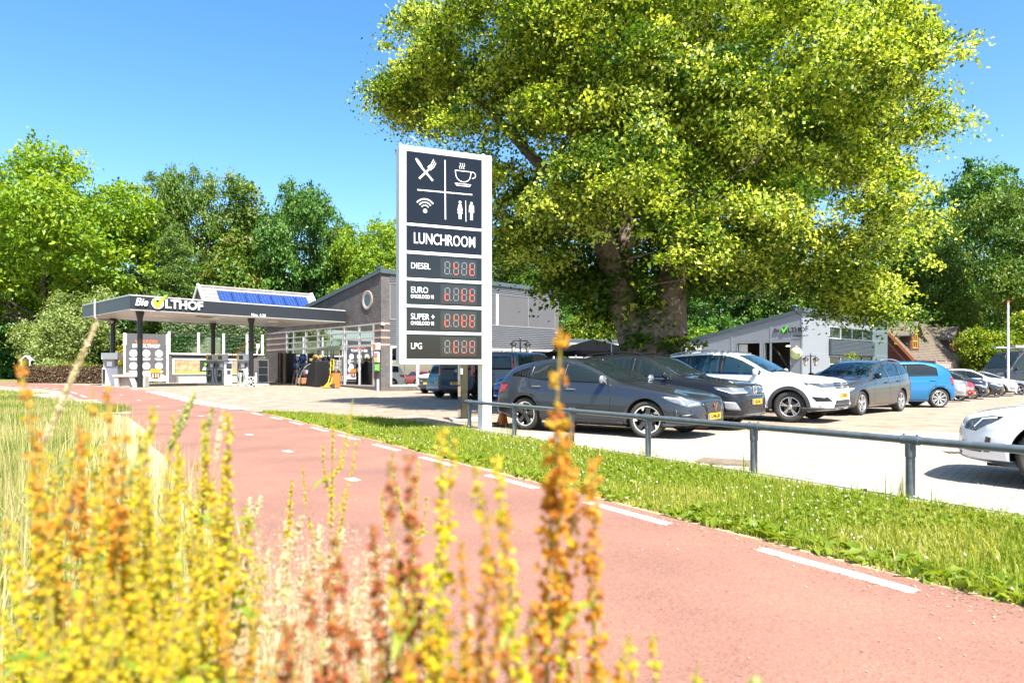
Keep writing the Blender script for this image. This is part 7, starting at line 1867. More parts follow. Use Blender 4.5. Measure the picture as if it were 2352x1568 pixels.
for a in (
 ('oak_tree', 'broad bright green oak filling the left edge of the picture', 'bright_oak', 0, 105, 312, 205, 62, .4),
 ('oak_tree', 'dark oak standing low at the extreme left behind the bright oak', 'deep', 1, -70, 430, 170, 70, 1.4),
 ('spruce_tree', 'feathery light spruce just right of the bright oak', 'conifer', 0, 350, 388, 80, 68, .3),
 ('spruce_tree', 'lower spruce above the left corner of the canopy', 'conifer', 1, 395, 500, 85, 63, 1.1),
 ('oak_tree', 'tall airy oak with two tops above the canopy lettering', 'oak', 0, 470, 378, 105, 76, .8),
 ('oak_tree', 'slender airy oak beside the two-topped oak', 'tall', 0, 560, 392, 80, 75, 2.2),
 ('oak_tree', 'dense round-topped dark green oak left of the price sign', 'deep', 0, 712, 402, 112, 77, .2),
 ('maple_tree', 'yellowish tree with a low top right behind the brick gable', 'bright_oak', 1, 868, 498, 92, 74, 1.9),
 ('oak_tree', 'rounded oak peeking between the dense oak and the yellowish tree', 'oak', 1, 800, 520, 90, 78, .5),
 ('oak_tree', 'oak hidden mostly behind the price sign', 'oak', 2, 990, 530, 100, 76, 2.4),
 ('oak_tree', 'small green oak just right of the price sign above the cladding', 'tall', 1, 1165, 545, 95, 72, .9),
 ('oak_tree', 'deep green oak under the left skirt of the lime tree', 'deep', 2, 1290, 560, 105, 70, 1.7),
 ('oak_tree', 'pale oak glimpsed left of the lime trunk', 'oak', 0, 1400, 600, 100, 74, 3.0),
 ('oak_tree', 'dark oak glimpsed right of the lime trunk', 'deep', 1, 1640, 560, 120, 76, .6),
 ('oak_tree', 'mid green oak behind the workshop roof', 'oak', 1, 1790, 585, 110, 74, 2.0),
 ('oak_tree', 'bright oak behind the right end of the workshop', 'bright_oak', 0, 1935, 560, 110, 78, 2.7),
 ('pine_tree', 'thin pine between the workshop and the log house', 'tall', 0, 2070, 560, 70, 80, 1.0),
 ('oak_tree', 'large dark oak towering over the log house on the right', 'deep', 0, 2225, 372, 150, 82, 2.2),
 ('oak_tree', 'large oak cut off by the right edge behind the flagpole', 'oak', 2, 2365, 410, 130, 66, .1),
 ('oak_tree', 'lower oak between the pine and the dark oak on the right', 'oak', 0, 2140, 490, 95, 76, 1.2),
): bg_tree(*a)
# pale willows in front of the wood, on the left
for px, pt, hw, Y, lab, s in ((160, 655, 72, 54, 'pale grey-green birch with a stout bare trunk left of the canopy', 0), (95, 735, 36, 56, 'smaller pale grey-green birch beside the stout one', 1)):
    b = at(px, 850, Y); r_ = np.random.default_rng(60 + s); Ht = z_at(pt, Y) - .36; Wd = hw / F * Y
    t = thing('birch_tree', lab, 'tree', (b.x, b.y, .36), 0, 'pale trees left of the canopy')
    lobes = [(0, 0, Ht * .62, Wd * .75, Wd * .75, Ht * .33)] + [(r_.uniform(-.7, .7) * Wd, r_.uniform(-.7, .7) * Wd, Ht * r_.uniform(.3, .85), Wd * .42, Wd * .42, Ht * .16) for _ in range(9)]
    me, c = crown_mesh('crown', lobes, 420, 34, .22, r_, L_WIL, cl_r=.75, shell=.6, droop=.55, tint=(.5, .22), aspect=.5); link_mesh('crown', me, t)
    tm = MB(); limb(tm, (0, 0, 0), (.1, 0, Ht * .4), .30 if s == 0 else .14, .14, r_, 6, 10)
    for k in r_.choice(len(c), 14, replace=False): limb(tm, (0, 0, Ht * .3), c[k], .10, .02, r_, 5, 5)
    tm.build('trunk', M_BIRCH if s else M_BARK, t)
# understorey and far wood
def stuff_cloud(name, lobes, ncl, per, leaf, mat, label, seed, parent=None, **kw):
    r_ = np.random.default_rng(seed); me, c = crown_mesh(name, lobes, ncl, per, leaf, r_, mat, **kw); o = link_mesh(name, me, parent); o['kind'] = 'stuff'; o['label'] = label; return o
lb = []
for px in range(-200, 2560, 70):
    Y = 60 + 9 * ((px * 13) % 7) / 7 + (24 if 2000 < px < 2300 else 0); p = at(px, 850, Y)
    lb.append((p.x, p.y + 4, random.uniform(.5, 3.4), 2.6, 2.2, random.uniform(2.6, 5.2)))
stuff_cloud('undergrowth', lb, 2600, 30, .42, L_DEEP, 'dark undergrowth along the edge of the wood', 71, cl_r=1.1, tint=(.4, .25))
lb = []
for px in range(-260, 2640, 80):
    Y = 92; p = at(px, 850, Y); h = random.uniform(12, 16); lb.append((p.x, p.y, h * .5, 4.2, 3.0, h * .62))
stuff_cloud('far_wood', lb, 4200, 26, .75, L_DEEP, 'far wood filling the gaps between the trees', 72, cl_r=2.0, tint=(.42, .22))
# hedges and shrubs
def hedge(name, label, cat, pa, pb, depth, height, mat, leaf, ncl, per, seed, base=None, rough=.12, **kw):
    pa, pb = Vector(pa), Vector(pb); dv = pb - pa; Lh = dv.length; r_ = np.random.default_rng(seed)
    t = thing(name, label, cat, (pa.x, pa.y, zg(pa.x, pa.y) if base is None else base), math.atan2(dv.y, dv.x))
    M = ncl * per; face = r_.uniform(0, 1, M); P = np.empty((M, 3)); P[:, 0] = r_.uniform(0, Lh, M); f1 = height / (height + depth)
    onf = face < f1
    wav = lambda x: rough * (np.sin(x * 2.1) + np.sin(x * 5.3 + 1)) * .5
    P[:, 1] = np.where(onf, r_.normal(0, .05, M) + .1 * r_.uniform(0, 1, M), r_.uniform(0, depth, M)); P[:, 2] = np.where(onf, r_.uniform(0, height, M), height + r_.normal(0, .05, M)) + wav(P[:, 0]) * np.where(onf, P[:, 1] * 0 + .5, 1)
    n = np.zeros((M, 3)); n[:, 1] = np.where(onf, -.9, 0); n[:, 2] = np.where(onf, .5, 1.0)
    V, T = leaf_cloud(P, n, leaf, leaf * .6, r_, .6); tv = np.clip(r_.normal(.5, .25, M), 0, 1)
    link_mesh('foliage', np_mesh('foliage', V, T, mat, np.repeat(tv, 4)), t)
    q = MB(); q.box(0, Lh, .15, depth - .1, 0, height - .12); q.build('branches', M_BARK2, t); return t
pa, pb = at(40, 850, 45.0), at(234, 850, 42.5)
hedge('copper_hedge', 'low clipped copper beech hedge left of the lone white pump', 'hedge', (pa.x, pa.y, 0), (pb.x, pb.y, 0), 1.0, .95, L_COP, .11, 700, 22, 81)
pa, pb = at(375, 850, 49.5), at(622, 850, 53.0)
hedge('ivy_hedge', 'tall ivy covered hedge behind the glass wind screen', 'hedge', (pa.x, pa.y, 0), (pb.x, pb.y, 0), 1.2, 4.3, L_IVY, .20, 1700, 22, 82, rough=.5)
def shrub(name, label, px, pyt, hw, Y, mat, seed, leaf=.14, ncl=160, per=30, pyb=None, base=None, cl=.4, dy=0):
    b = at(px, 850, Y); z0 = (zg(b.x, b.y) if base is None else base); r_ = np.random.default_rng(seed); Ht = z_at(pyt, Y) - z0; Wd = hw / F * Y
    t = thing(name, label, 'shrub', (b.x, b.y, z0), 0)
    lobes = [(0, 0, Ht * .45, Wd * .8, min(Wd, 1.4) * .8, Ht * .45)] + [(r_.uniform(-.75, .75) * Wd, r_.uniform(-.5, .5) * min(Wd, 1.4), Ht * r_.uniform(.25, .75), Wd * .35, min(Wd, 1.2) * .4, Ht * .22) for _ in range(8)]
    me, c = crown_mesh('foliage', lobes, ncl, per, leaf, r_, mat, cl_r=cl, shell=.5, tint=(.5, .25), droop=.3); link_mesh('foliage', me, t)
    tm = MB()
    for k in r_.choice(len(c), 12, replace=False): limb(tm, (r_.normal(0, .15), r_.normal(0, .15), 0), c[k], .035, .01, r_, 4, 5)
    tm.build('stem', M_BARK2, t); return t
shrub('rhododendron', 'tall yellowish rhododendron behind the lone pump and downpipe', 318, 768, 68, 46.2, L_GOLD, 91, .17, 420, 30, cl=.5)
shrub('golden_shrub', 'low pale green shrub behind the copper hedge', 140, 820, 52, 47.5, L_WIL, 92, .12, 160, 26)
shrub('golden_shrub', 'bright yellow shrub behind the middle of the copper hedge', 150, 828, 24, 46.4, L_GOLD, 93, .11, 90, 26)
shrub('golden_shrub', 'yellow-green shrub between the copper hedge and the lone pump', 212, 830, 34, 46.6, L_YEL, 94, .12, 120, 26)
shrub('laurel_shrub', 'tall yellow-green laurel behind the far row of cars', 2290, 742, 95, 52.0, L_YEL, 95, .20, 700, 28, base=-.3, cl=.55)
shrub('laurel_shrub', 'laurel bush at the right edge below the flagpole', 2385, 700, 60, 53.0, L_YEL, 96, .20, 500, 28, base=-.3, cl=.55)
shrub('golden_shrub', 'small round golden shrub in front of the workshop windows', 1955, 796, 21, 41.0, L_YEL, 97, .15, 90, 30)
shrub('green_shrub', 'bright green shrub beside the annex left of the lime trunk', 1360, 700, 75, 58, L_YEL, 98, .24, 420, 26, cl=.7)
shrub('green_shrub', 'green shrub beyond the annex right of the lime trunk', 1615, 735, 60, 60, L_OAKB, 99, .24, 300, 26, cl=.7)
# ------------------------------------------------------------------ grass
G_VERGE = leaf_mat('grass_fresh', [(0, (.12, .20, .012)), (.5, (.25, .31, .025)), (.8, (.36, .36, .06)), (1, (.50, .43, .18))], .45, .55)
G_DRY = leaf_mat('grass_dry', [(0, (.09, .16, .015)), (.35, (.20, .25, .03)), (.6, (.36, .34, .11)), (1, (.58, .47, .26))], .35, .6)
G_PALE = leaf_mat('grass_pale', [(0, (.50, .40, .26)), (1, (.80, .70, .54))], .42, .7)
def blades(name, xy, h, w, mat, tint, rng, lean=.35, parent=None, z0=None, kind='stuff', label=None):
    N = len(xy); a = rng.uniform(0, 2 * PI, N); hh = h * rng.uniform(.5, 1.35, N) if np.isscalar(h) else h
    z = np.array([zg(x, y) for x, y in xy]) if z0 is None else np.full(N, z0)
    d = np.stack([np.cos(a), np.sin(a), 0 * a], 1); sd = np.stack([-np.sin(a), np.cos(a), 0 * a], 1)
    le = np.abs(rng.normal(0, lean, N)); B = np.stack([xy[:, 0], xy[:, 1], z], 1)
    m = B + d * (le * hh * .35)[:, None]; m[:, 2] += hh * .55; t = B + d * (le * hh)[:, None]; t[:, 2] += hh * np.clip(1 - le * .45, .3, 1)
    ww = (w * rng.uniform(.6, 1.3, N))[:, None]
    V = np.stack([B - sd * ww / 2, B + sd * ww / 2, m + sd * ww * .4, m - sd * ww * .4, t], 1).reshape(-1, 3)
    b = np.arange(N)[:, None] * 5
    T = np.concatenate([b + np.array([[0, 1, 2]]), b + np.array([[0, 2, 3]]), b + np.array([[3, 2, 4]])], 1).reshape(-1, 3)
    o = link_mesh(name, np_mesh(name, V, T, mat, np.repeat(tint, 5)), parent); o['kind'] = kind
    if label: o['label'] = label
    return o
def in_poly(P, poly):
    x, y = P[:, 0], P[:, 1]; ins = np.zeros(len(P), bool); n = len(poly)
    for i in range(n):
        (x0, y0), (x1, y1) = poly[i - 1], poly[i]; c = ((y0 > y) != (y1 > y)) & (x < (x1 - x0) * (y - y0) / (y1 - y0 + 1e-12) + x0); ins ^= c
    return ins
def scatter(poly, dens, rng, view=True, ymin=-1, ymax=60, edge=None):
    """points in poly; density per m2 falls with distance"""
    px_ = [p[0] for p in poly]; py_ = [p[1] for p in poly]; out = []
    for y0 in np.arange(max(min(py_), ymin), min(max(py_), ymax), 1.0):
        xa, xb = min(px_), max(px_)
        if view: xa, xb = max(xa, -.86 * (y0 + 1) - .8), min(xb, .86 * (y0 + 1) + .8)
        if xb <= xa: continue
        n = int(dens(y0) * (xb - xa)); P = np.stack([rng.uniform(xa, xb, n), rng.uniform(y0, y0 + 1, n)], 1); out.append(P[in_poly(P, poly)])
    return np.concatenate(out)
rg = np.random.default_rng(21)
def patchy(P, f=1.0): return .5 + .25 * np.sin(P[:, 0] * 2.3 * f + 1.3 * np.sin(P[:, 1] * 1.7 * f)) + .25 * np.sin(P[:, 1] * 2.9 * f + 2 * np.sin(P[:, 0] * 1.1 * f))
vp = [tuple(path_pt(s, -1.66)) for s in ss if -3 < path_pt(s, 0).y < 18.6] + [(-7.15, 19.6), (-5.7, 18.85), (-3.2, 16.85)] + [(KX(y) - .12, y) for y in (13.9, 11, 8, 5.5, 3.2)] + [(5.9, 2.3), (9.4, -3)]
P = scatter(vp, lambda y: 6500 if y < 6 else 5000 if y < 10 else 3200, rg, ymin=2.0)
pt = patchy(P); tint = np.clip(rg.normal(.42, .18, len(P)) + (pt > .60) * .26, 0, 1)
blades('verge_grass', P, .06, .008, G_VERGE, tint, rg, .55, label='short grass of the verge between the red path and the car park')
Q = scatter(vp, lambda y: 220, rg, ymin=2.0); blades('verge_grass', Q, .12, .009, G_VERGE, np.clip(rg.normal(.45, .25, len(Q)), 0, 1), rg, .4, label='taller grass blades standing in the verge')
# leafy weeds and clover heads
Q = scatter(vp, lambda y: 520 if y < 9 else 160, rg, ymin=2.0); sel = patchy(Q, .8) > .5; Q = Q[sel]
Pn = np.stack([Q[:, 0], Q[:, 1], rg.uniform(.02, .07, len(Q))], 1); nn = np.tile([0, 0, 1.0], (len(Q), 1))
V, T = leaf_cloud(Pn, nn, .042, .034, rg, .55); o = link_mesh('clover', np_mesh('clover', V, T, G_VERGE, np.repeat(np.clip(rg.normal(.22, .12, len(Q)), 0, 1), 4))); o['kind'] = 'stuff'; o['label'] = 'clover leaves growing through the verge grass'
Q = scatter(vp, lambda y: 17, rg, ymin=2.6, ymax=13); Q = Q[patchy(Q, .7) > .3]
u8 = np.array([(1, 0, 0), (0, 1, 0), (-1, 0, 0), (0, -1, 0), (0, 0, 1), (0, 0, -1)], float); f8 = np.array([(0, 1, 4), (1, 2, 4), (2, 3, 4), (3, 0, 4), (1, 0, 5), (2, 1, 5), (3, 2, 5), (0, 3, 5)])
c = np.stack([Q[:, 0], Q[:, 1], rg.uniform(.05, .10, len(Q))], 1); rs = rg.uniform(.006, .012, len(Q))
V = (c[:, None, :] + u8[None] * rs[:, None, None]).reshape(-1, 3); T = (f8[None] + (np.arange(len(Q)) * 6)[:, None, None]).reshape(-1, 3)
o = link_mesh('clover_flowers', np_mesh('clover_flowers', V, T, pm('clover_white', (.62, .56, .52), rough=.8))); o['kind'] = 'stuff'; o['label'] = 'white clover heads dotted over the verge'
# broad weeds along the path edge
Q = scatter([tuple(path_pt(s, -1.62)) for s in ss if 0 < path_pt(s, 0).y < 16] + [tuple(path_pt(s, -1.95)) for s in reversed(ss) if 0 < path_pt(s, 0).y < 16], lambda y: 360, rg, ymin=2)
Q = Q[patchy(Q, 1.6) > .45]; Pn = np.stack([Q[:, 0], Q[:, 1], rg.uniform(.015, .06, len(Q))], 1); V, T = leaf_cloud(Pn, np.tile([0, 0, 1.], (len(Q), 1)), .11, .05, rg, .45)
o = link_mesh('plantain', np_mesh('plantain', V, T, G_VERGE, np.repeat(np.clip(rg.normal(.25, .12, len(Q)), 0, 1), 4))); o['kind'] = 'stuff'; o['label'] = 'broad plantain leaves at the edge of the red path'
# small tufts by the posts
for k, y in enumerate(posts_y[:7]):
    n = 26; Q = np.stack([KX(y) + rg.normal(-.06, .09, n), y + rg.normal(0, .12, n)], 1); o = blades('grass_tuft', Q, .22, .007, G_VERGE, np.clip(rg.normal(.35, .2, n), 0, 1), rg, .45, label='tuft of grass at the foot of a railing post')
# meadow on the left
P = scatter(left_poly, lambda y: 5200 if y < 3 else 3600 if y < 6 else 2000 if y < 11 else 900, rg, ymin=.25, ymax=27)
P = P[(P[:, 0] ** 2 + P[:, 1] ** 2) > .25]
def off_path(P):
    a, b = Vector(PC[1]), Vector(PC[3]); d = (b - a).normalized(); return -(P[:, 0] - a.x) * d.y + (P[:, 1] - a.y) * d.x
od = off_path(P); P = P[(od > 2.75) | (P[:, 1] > 19) | (rg.uniform(0, 1, len(P)) < np.clip((od - 1.9) / 1.3, .05, 1) ** 2)]
edge_d = np.array([min(((path_pt(s, 1.85) - Vector(p)).length for s in ss[20:66:2])) if False else 1 for p in P[:1]])
pt = patchy(P, .55); tint = np.clip(rg.normal(.36, .2, len(P)) + (pt > .55) * .18 - (pt < .35) * .15, 0, 1)
blades('meadow_grass', P, np.where(P[:, 1] < 7, .24, .20) * rg.uniform(.5, 1.4, len(P)), .010, G_DRY, tint, rg, .5, label='half dry meadow grass between the camera and the red path')
Q = scatter(left_poly, lambda y: 500 if y < 5 else 45, rg, ymin=.5, ymax=14)
blades('meadow_grass', Q, np.clip(rg.normal(.62, .14, len(Q)), .3, .9), .006, G_DRY, np.clip(rg.normal(.7, .2, len(Q)), 0, 1), rg, .3, label='tall thin dry grass stems in the meadow')
fl = [(p.x, p.y) for p in isl]
Q = scatter(fl, lambda y: 260, rg, view=False, ymin=20); blades('island_grass', Q, .12, .02, G_VERGE, np.clip(rg.normal(.4, .2, len(Q)), 0, 1), rg, .4, label='grass on the kerbed island at the far left')

# ------------------------------------------------------------------ dock plants in the foreground
M_STEM = pm('dock_stem', (.22, .25, .03), rough=.6, col2=(.30, .16, .05), vscale=8)
D_GOLD = leaf_mat('dock_gold', [(0, (.30, .34, .014)), (.45, (.60, .50, .02)), (.8, (.68, .44, .03)), (1, (.58, .26, .03))], .46, .6)
D_ORG = leaf_mat('dock_orange', [(0, (.46, .34, .02)), (.4, (.62, .30, .03)), (1, (.44, .13, .025))], .44, .6)
D_RUST = leaf_mat('dock_rust', [(0, (.40, .16, .03)), (.4, (.30, .075, .02)), (1, (.16, .04, .016))], .3, .6)
D_LEAF = leaf_mat('dock_leaf', [(0, (.10, .20, .015)), (.6, (.22, .32, .03)), (1, (.42, .40, .06))], .45, .4)
def dock_mesh(seed, H=1.15, nbr=8, top=.62, dense=1.0, size=1.0, brl=1.0):
    """stem, seed heads and leaves of one dock plant as arrays"""
    r_ = np.random.default_rng(seed); st_ = MB(); axes = []
    bend = r_.normal(0, .045, 2)
    def ax(t): return Vector((bend[0] * t * (1 - t) * 3, bend[1] * t * (1 - t) * 3, H * t))
    pts = [ax(t) for t in np.linspace(0, 1, 12)]; st_.tube(pts, [.0052 * (1 - .75 * t) for t in np.linspace(0, 1, 12)], 7)
    axes.append(([ax(t) for t in np.linspace(1 - top * .55, 1, 14)], 1.0))
    for k in range(nbr):
        t0 = 1 - top * (.22 + .78 * (k + r_.uniform(.1, .9)) / nbr); a = r_.uniform(0, 2 * PI); L = r_.uniform(.12, .30) * (1.25 - .5 * t0) * H * brl; sp = r_.uniform(.25, .5)
        p0 = ax(t0); bp = [p0 + Vector((math.cos(a) * sp * L * (s - .35 * s * s), math.sin(a) * sp * L * (s - .35 * s * s), L * (.55 * s + .40 * s * s))) for s in np.linspace(0, 1, 8)]
        st_.tube(bp, [.0028 * (1 - .6 * s) for s in np.linspace(0, 1, 8)], 5); axes.append((bp[1:], .85))
    P, Nn, S_ = [], [], []
    for pts_, w_ in axes:
        L = sum((b - a).length for a, b in zip(pts_[:-1], pts_[1:])); nw = max(4, int(L / .0135 * dense))
        for k in range(nw):
            f_ = (k + .5) / nw; x = f_ * (len(pts_) - 1); i = min(int(x), len(pts_) - 2); c = pts_[i].lerp(pts_[i + 1], x - i); rad = .0115 * size * w_ * (1.15 - .75 * f_) * r_.uniform(.7, 1.25)
            if r_.uniform() < .13: continue
            for j in range(int(r_.integers(5, 9))):
                a = r_.uniform(0, 2 * PI); e = r_.uniform(.35, 1); P.append((c.x + rad * e * math.cos(a), c.y + rad * e * math.sin(a), c.z + r_.normal(0, .004) - .004 * e)); Nn.append((math.cos(a), math.sin(a), -.3)); S_.append(.0078 * size * r_.uniform(.7, 1.2) * (1.1 - .4 * f_))
    P, Nn, S_ = np.array(P), np.array(Nn), np.array(S_); N = len(P)
    # each seed: three rounded wings round its axis
    ax_ = Nn + r_.normal(0, .5, (N, 3)); ax_ /= np.linalg.norm(ax_, axis=1)[:, None]; u = r_.normal(0, 1, (N, 3)); u -= ax_ * (u * ax_).sum(1)[:, None]; u /= np.linalg.norm(u, axis=1)[:, None]; v = np.cross(ax_, u); s = S_[:, None]
    Vs = []
    for k in range(3):
        a = 2 * PI * k / 3; d = u * math.cos(a) + v * math.sin(a)
        Vs += [P - ax_ * s * .45, P + d * s * .52 - ax_ * s * .12, P + d * s * .36 + ax_ * s * .42, P + ax_ * s * .5]
    V = np.stack(Vs, 1).reshape(-1, 3); b = np.arange(N)[:, None] * 12
    T = np.concatenate([b + np.array([[o, o + 1, o + 2]]) for o in (0, 4, 8)] + [b + np.array([[o, o + 2, o + 3]]) for o in (0, 4, 8)], 1).reshape(-1, 3)
    tint = np.repeat(np.clip(r_.normal(.42, .24, N), 0, 1), 12)
    # narrow leaves
    leaves = []
    for k in range(5):
        lv, lt = [], []; t0 = r_.uniform(.25, .85); a = r_.uniform(0, 2 * PI); L = r_.uniform(.08, .16) * (1.3 - t0); p0 = ax(t0); d = Vector((math.cos(a), math.sin(a), 0)); sd_ = Vector((-d.y, d.x, 0))
        for s_ in np.linspace(0, 1, 7):
            c = p0 + d * (L * s_) + Vector((0, 0, L * (.6 * s_ - .9 * s_ * s_))); hw = .16 * L * math.sin(PI * min(.97, s_ + .06)) ** .8; wv = .02 * L * math.sin(9 * s_)
            lv += [tuple(c - sd_ * hw + Vector((0, 0, hw * .4 + wv))), tuple(c), tuple(c + sd_ * hw + Vector((0, 0, hw * .4 - wv)))]
        for i in range(6):
            for o in (0, 1): q = 3 * i + o; lt += [(q, q + 1, q + 4), (q, q + 4, q + 3)]
        leaves.append((np.array(lv), np.array(lt), np.full(len(lv), r_.uniform(.2, .8))))
    return st_, (V, T, tint), leaves
DOCK = {}
def dock_data(shape, mat):
    if shape not in DOCK:
        sp = {'full': dict(seed=31, nbr=9), 'full2': dict(seed=32, nbr=11, top=.7), 'slim': dict(seed=33, nbr=4, top=.5, size=1.25), 'single': dict(seed=34, nbr=1, top=.45, size=1.15), 'wide': dict(seed=35, nbr=8, top=.60, size=1.5, brl=.62), 'fine': dict(seed=36, nbr=6, top=.5, size=.8)}[shape]
        s_, hd, lf = dock_mesh(**sp); o = s_.build('stem', M_STEM); sm_ = o.data; bpy.data.objects.remove(o)
        DOCK[shape] = dict(stem=sm_, raw=hd, leaf=[np_mesh('leaf', l_[0], l_[1], D_LEAF, l_[2]) for l_ in lf], heads={})
    D_ = DOCK[shape]
    if mat.name not in D_['heads']: V, T, t = D_['raw']; D_['heads'][mat.name] = np_mesh('seed_heads', V, T, mat, t)
    return D_['stem'], D_['heads'][mat.name], D_['leaf']
def dock(px, py, Y, shape, mat, label, group='dock plants in the foreground', lean=(0, 0), sc=None, leaves=True):
    tip = at(px, py, Y); sz = tip.z / 1.15
    t = thing('dock_plant', label, 'dock plant', (tip.x - lean[0] * tip.z, tip.y - lean[1] * tip.z, 0), random.uniform(0, 6.28), group)
    t.rotation_euler = (Matrix.Rotation(math.atan(lean[0]), 4, 'Y') @ Matrix.Rotation(-math.atan(lean[1]), 4, 'X') @ Matrix.Rotation(random.uniform(0, 6.28), 4, 'Z')).to_euler()
    k = sc or 1.0; a, b, c = dock_data(shape, mat)
    for nm, me in [('stem', a), ('seed_heads', b)] + [('leaf', l_) for l_ in c]:
        o = link_mesh(nm, me, t); o.scale = (k, k, sz)
    return t
ML = 'golden dock stalk in the dense mass at the lower left of the picture'
single = [
 (1290, 748, .80, 'wide', D_ORG, 'tallest branched orange dock standing in front of the dark hatchback', .0),
 (940, 1040, .72, 'slim', D_RUST, 'rust red dock spike left of the tall branched dock', .04),
 (1013, 985, .86, 'slim', D_GOLD, 'slim golden dock spike under the price sign post', .02),
 (1140, 1045, .76, 'slim', D_GOLD, 'golden dock just left of the tall branched dock', -.03),
 (1365, 1045, .80, 'slim', D_ORG, 'orange dock spike just right of the tall branched dock', .05),
 (765, 945, 1.75, 'fine', D_GOLD, 'sharp golden dock in front of the middle of the red path', .03),
 (672, 1100, 1.85, 'single', D_GOLD, 'short golden dock spike left of the sharp golden dock', .0),
 (962, 1055, 1.55, 'fine', D_GOLD, 'fine golden dock behind the rust red spike', .03),
 (858, 1205, .70, 'slim', D_RUST, 'low rust red dock spike at the bottom centre', .0),
 (752, 1300, .68, 'slim', D_RUST, 'reddest dock spike at the bottom left of centre', -.02),
 (1442, 1455, .78, 'single', D_GOLD, 'short pair-left golden dock tip rising from the bottom edge right of centre', .03),
 (1496, 1450, .80, 'single', D_GOLD, 'short pair-right golden dock tip rising from the bottom edge right of centre', .05),
 (664, 1430, .62, 'slim', D_RUST, 'dark rust dock stub at the bottom edge left of centre', -.03),
 (45, 815, .86, 'single', D_ORG, 'lone tall orange dock spike at the far left', .0),
 (243, 875, .92, 'single', D_ORG, 'tall orange dock spike second from the far left', .02),
 (356, 925, .95, 'single', D_GOLD, 'golden dock spike third from the far left', .02),
 (525, 945, 1.10, 'slim', D_GOLD, 'golden dock spike standing alone before the path edge', .04)]
for px, py, Y, sh_, mt_, lab, ln in single: dock(px, py, Y, sh_, mt_, lab, lean=(ln, 0))
mass = [(75, 1060, .95), (120, 960, 1.05), (190, 1020, 1.0), (215, 1120, .85), (260, 1050, .9), (300, 1000, 1.15), (340, 1080, .9), (380, 1120, .8), (410, 1030, 1.1), (440, 1140, .9), (470, 1080, 1.1), (490, 1180, .85), (110, 1230, .72), (240, 1240, .68), (370, 1230, .74), (505, 1260, .8), (520, 1120, 1.2), (90, 1130, 1.2), (330, 1180, 1.2), (230, 950, 1.3), (470, 980, 1.4), (140, 1370, .62), (400, 1400, .64)]
def mass_label(px, py, org):
    col = ['at the left edge', 'left of the middle', 'in the middle', 'right of the middle', 'at the right flank'][min(4, int(px / 106))]
    row = 'high' if py < 1060 else 'medium' if py < 1150 else 'low'
    return '%s dock stalk %s of the lower left mass, %s tip' % ('orange' if org else 'golden', col, row)
for k, (px, py, Y) in enumerate(mass):
    dock(px, py + (75 if k % 2 else 10), Y * 1.06, ['full', 'full2', 'full', 'fine', 'full2', 'slim'][k % 6], D_ORG if k % 13 == 2 else D_GOLD, mass_label(px, py, k % 13 == 2), 'golden dock stalks massed at the lower left', (random.uniform(-.06, .06), random.uniform(-.06, .06)))
for k, (px, py, Y) in enumerate([(1060, 1240, .72), (985, 1290, .70), (1220, 1380, .66)]):
    dock(px, py, Y, ['full', 'slim', 'full2'][k % 3], (D_ORG, D_GOLD, D_RUST)[k], ('bushy orange dock stalk between the rust red spike and the tall branched dock', 'slim golden dock stalk just behind the rust red spikes', 'low rust brown dock stalk left of the foot of the tall branched dock')[k], 'dock stalks clumped at the bottom centre', (random.uniform(-.08, .08), random.uniform(-.05, .05)))
# ------------------------------------------------------------------ pale plumed grasses
M_STRAW = pm('straw', (.42, .34, .16), rough=.7, col2=(.30, .32, .10), vscale=6)
PLB = []
def plume_mesh(seed, H=1.0, Lp=.14, rp=.009, dens=420, leafL=.011):
    r_ = np.random.default_rng(seed); bend = r_.uniform(.02, .10); q = MB()
    ax = lambda t: Vector((bend * t * t, 0, H * t)); q.tube([ax(t) for t in np.linspace(0, 1, 9)], [.0016, .0015, .0014, .0013, .0012, .0011, .001, .0009, .0006], 5)
    N = dens; f_ = r_.uniform(0, 1, N); tt = 1 - Lp / H * (1 - f_); rad = rp * np.sin(PI * np.clip(f_ * .93 + .05, 0, 1)) ** .6 * r_.uniform(.2, 1, N); a = r_.uniform(0, 2 * PI, N)
    C = np.stack([bend * tt * tt + rad * np.cos(a), rad * np.sin(a), H * tt], 1); n = np.stack([np.cos(a), np.sin(a), 0 * a], 1)
    V, T = leaf_cloud(C, n, leafL, leafL * .32, r_, .4); PLB.append(bend); return q, V, T
PLM = []
for sd_, kw in ((41, dict()), (42, dict(Lp=.11, rp=.011)), (43, dict(Lp=.20, rp=.006)), (44, dict(Lp=.09, rp=.005, dens=160))):
    q, V, T = plume_mesh(sd_, **kw); o = q.build('stem', M_STRAW); sm_ = o.data; bpy.data.objects.remove(o)
    PLM.append((sm_, np_mesh('plume', V, T, G_PALE, np.repeat(np.clip(np.random.default_rng(sd_).normal(.6, .25, len(V) // 4), 0, 1), 4)), np_mesh('plume', V, T, leaf_mat('grass_green_spike', [(0, (.30, .36, .09)), (1, (.58, .56, .26))], .35), np.repeat(np.clip(np.random.default_rng(sd_).normal(.5, .25, len(V) // 4), 0, 1), 4))))
def plume(px, py, Y, k, label, group='pale plumed grasses in the meadow', lean=0.0, green=False, wide=1.0, leany=0.0):
    tip = at(px, py, Y); H = tip.z
    bnd = PLB[k] * wide; t = thing('plume_grass', label, 'grass plume', (tip.x - lean * H - bnd * math.cos(math.atan(lean)), tip.y, 0), 0, group); t.rotation_euler = (0, math.atan(lean), 0)
    a, b, c = PLM[k]
    for nm, me in (('stem', a), ('plume', c if green else b)): o = link_mesh(nm, me, t); o.scale = (wide, wide, H * math.sqrt(1 + lean * lean))
    return t
plume(222, 715, 1.35, 2, 'tall bent straw-coloured grass plume in front of the canopy end', lean=.33)
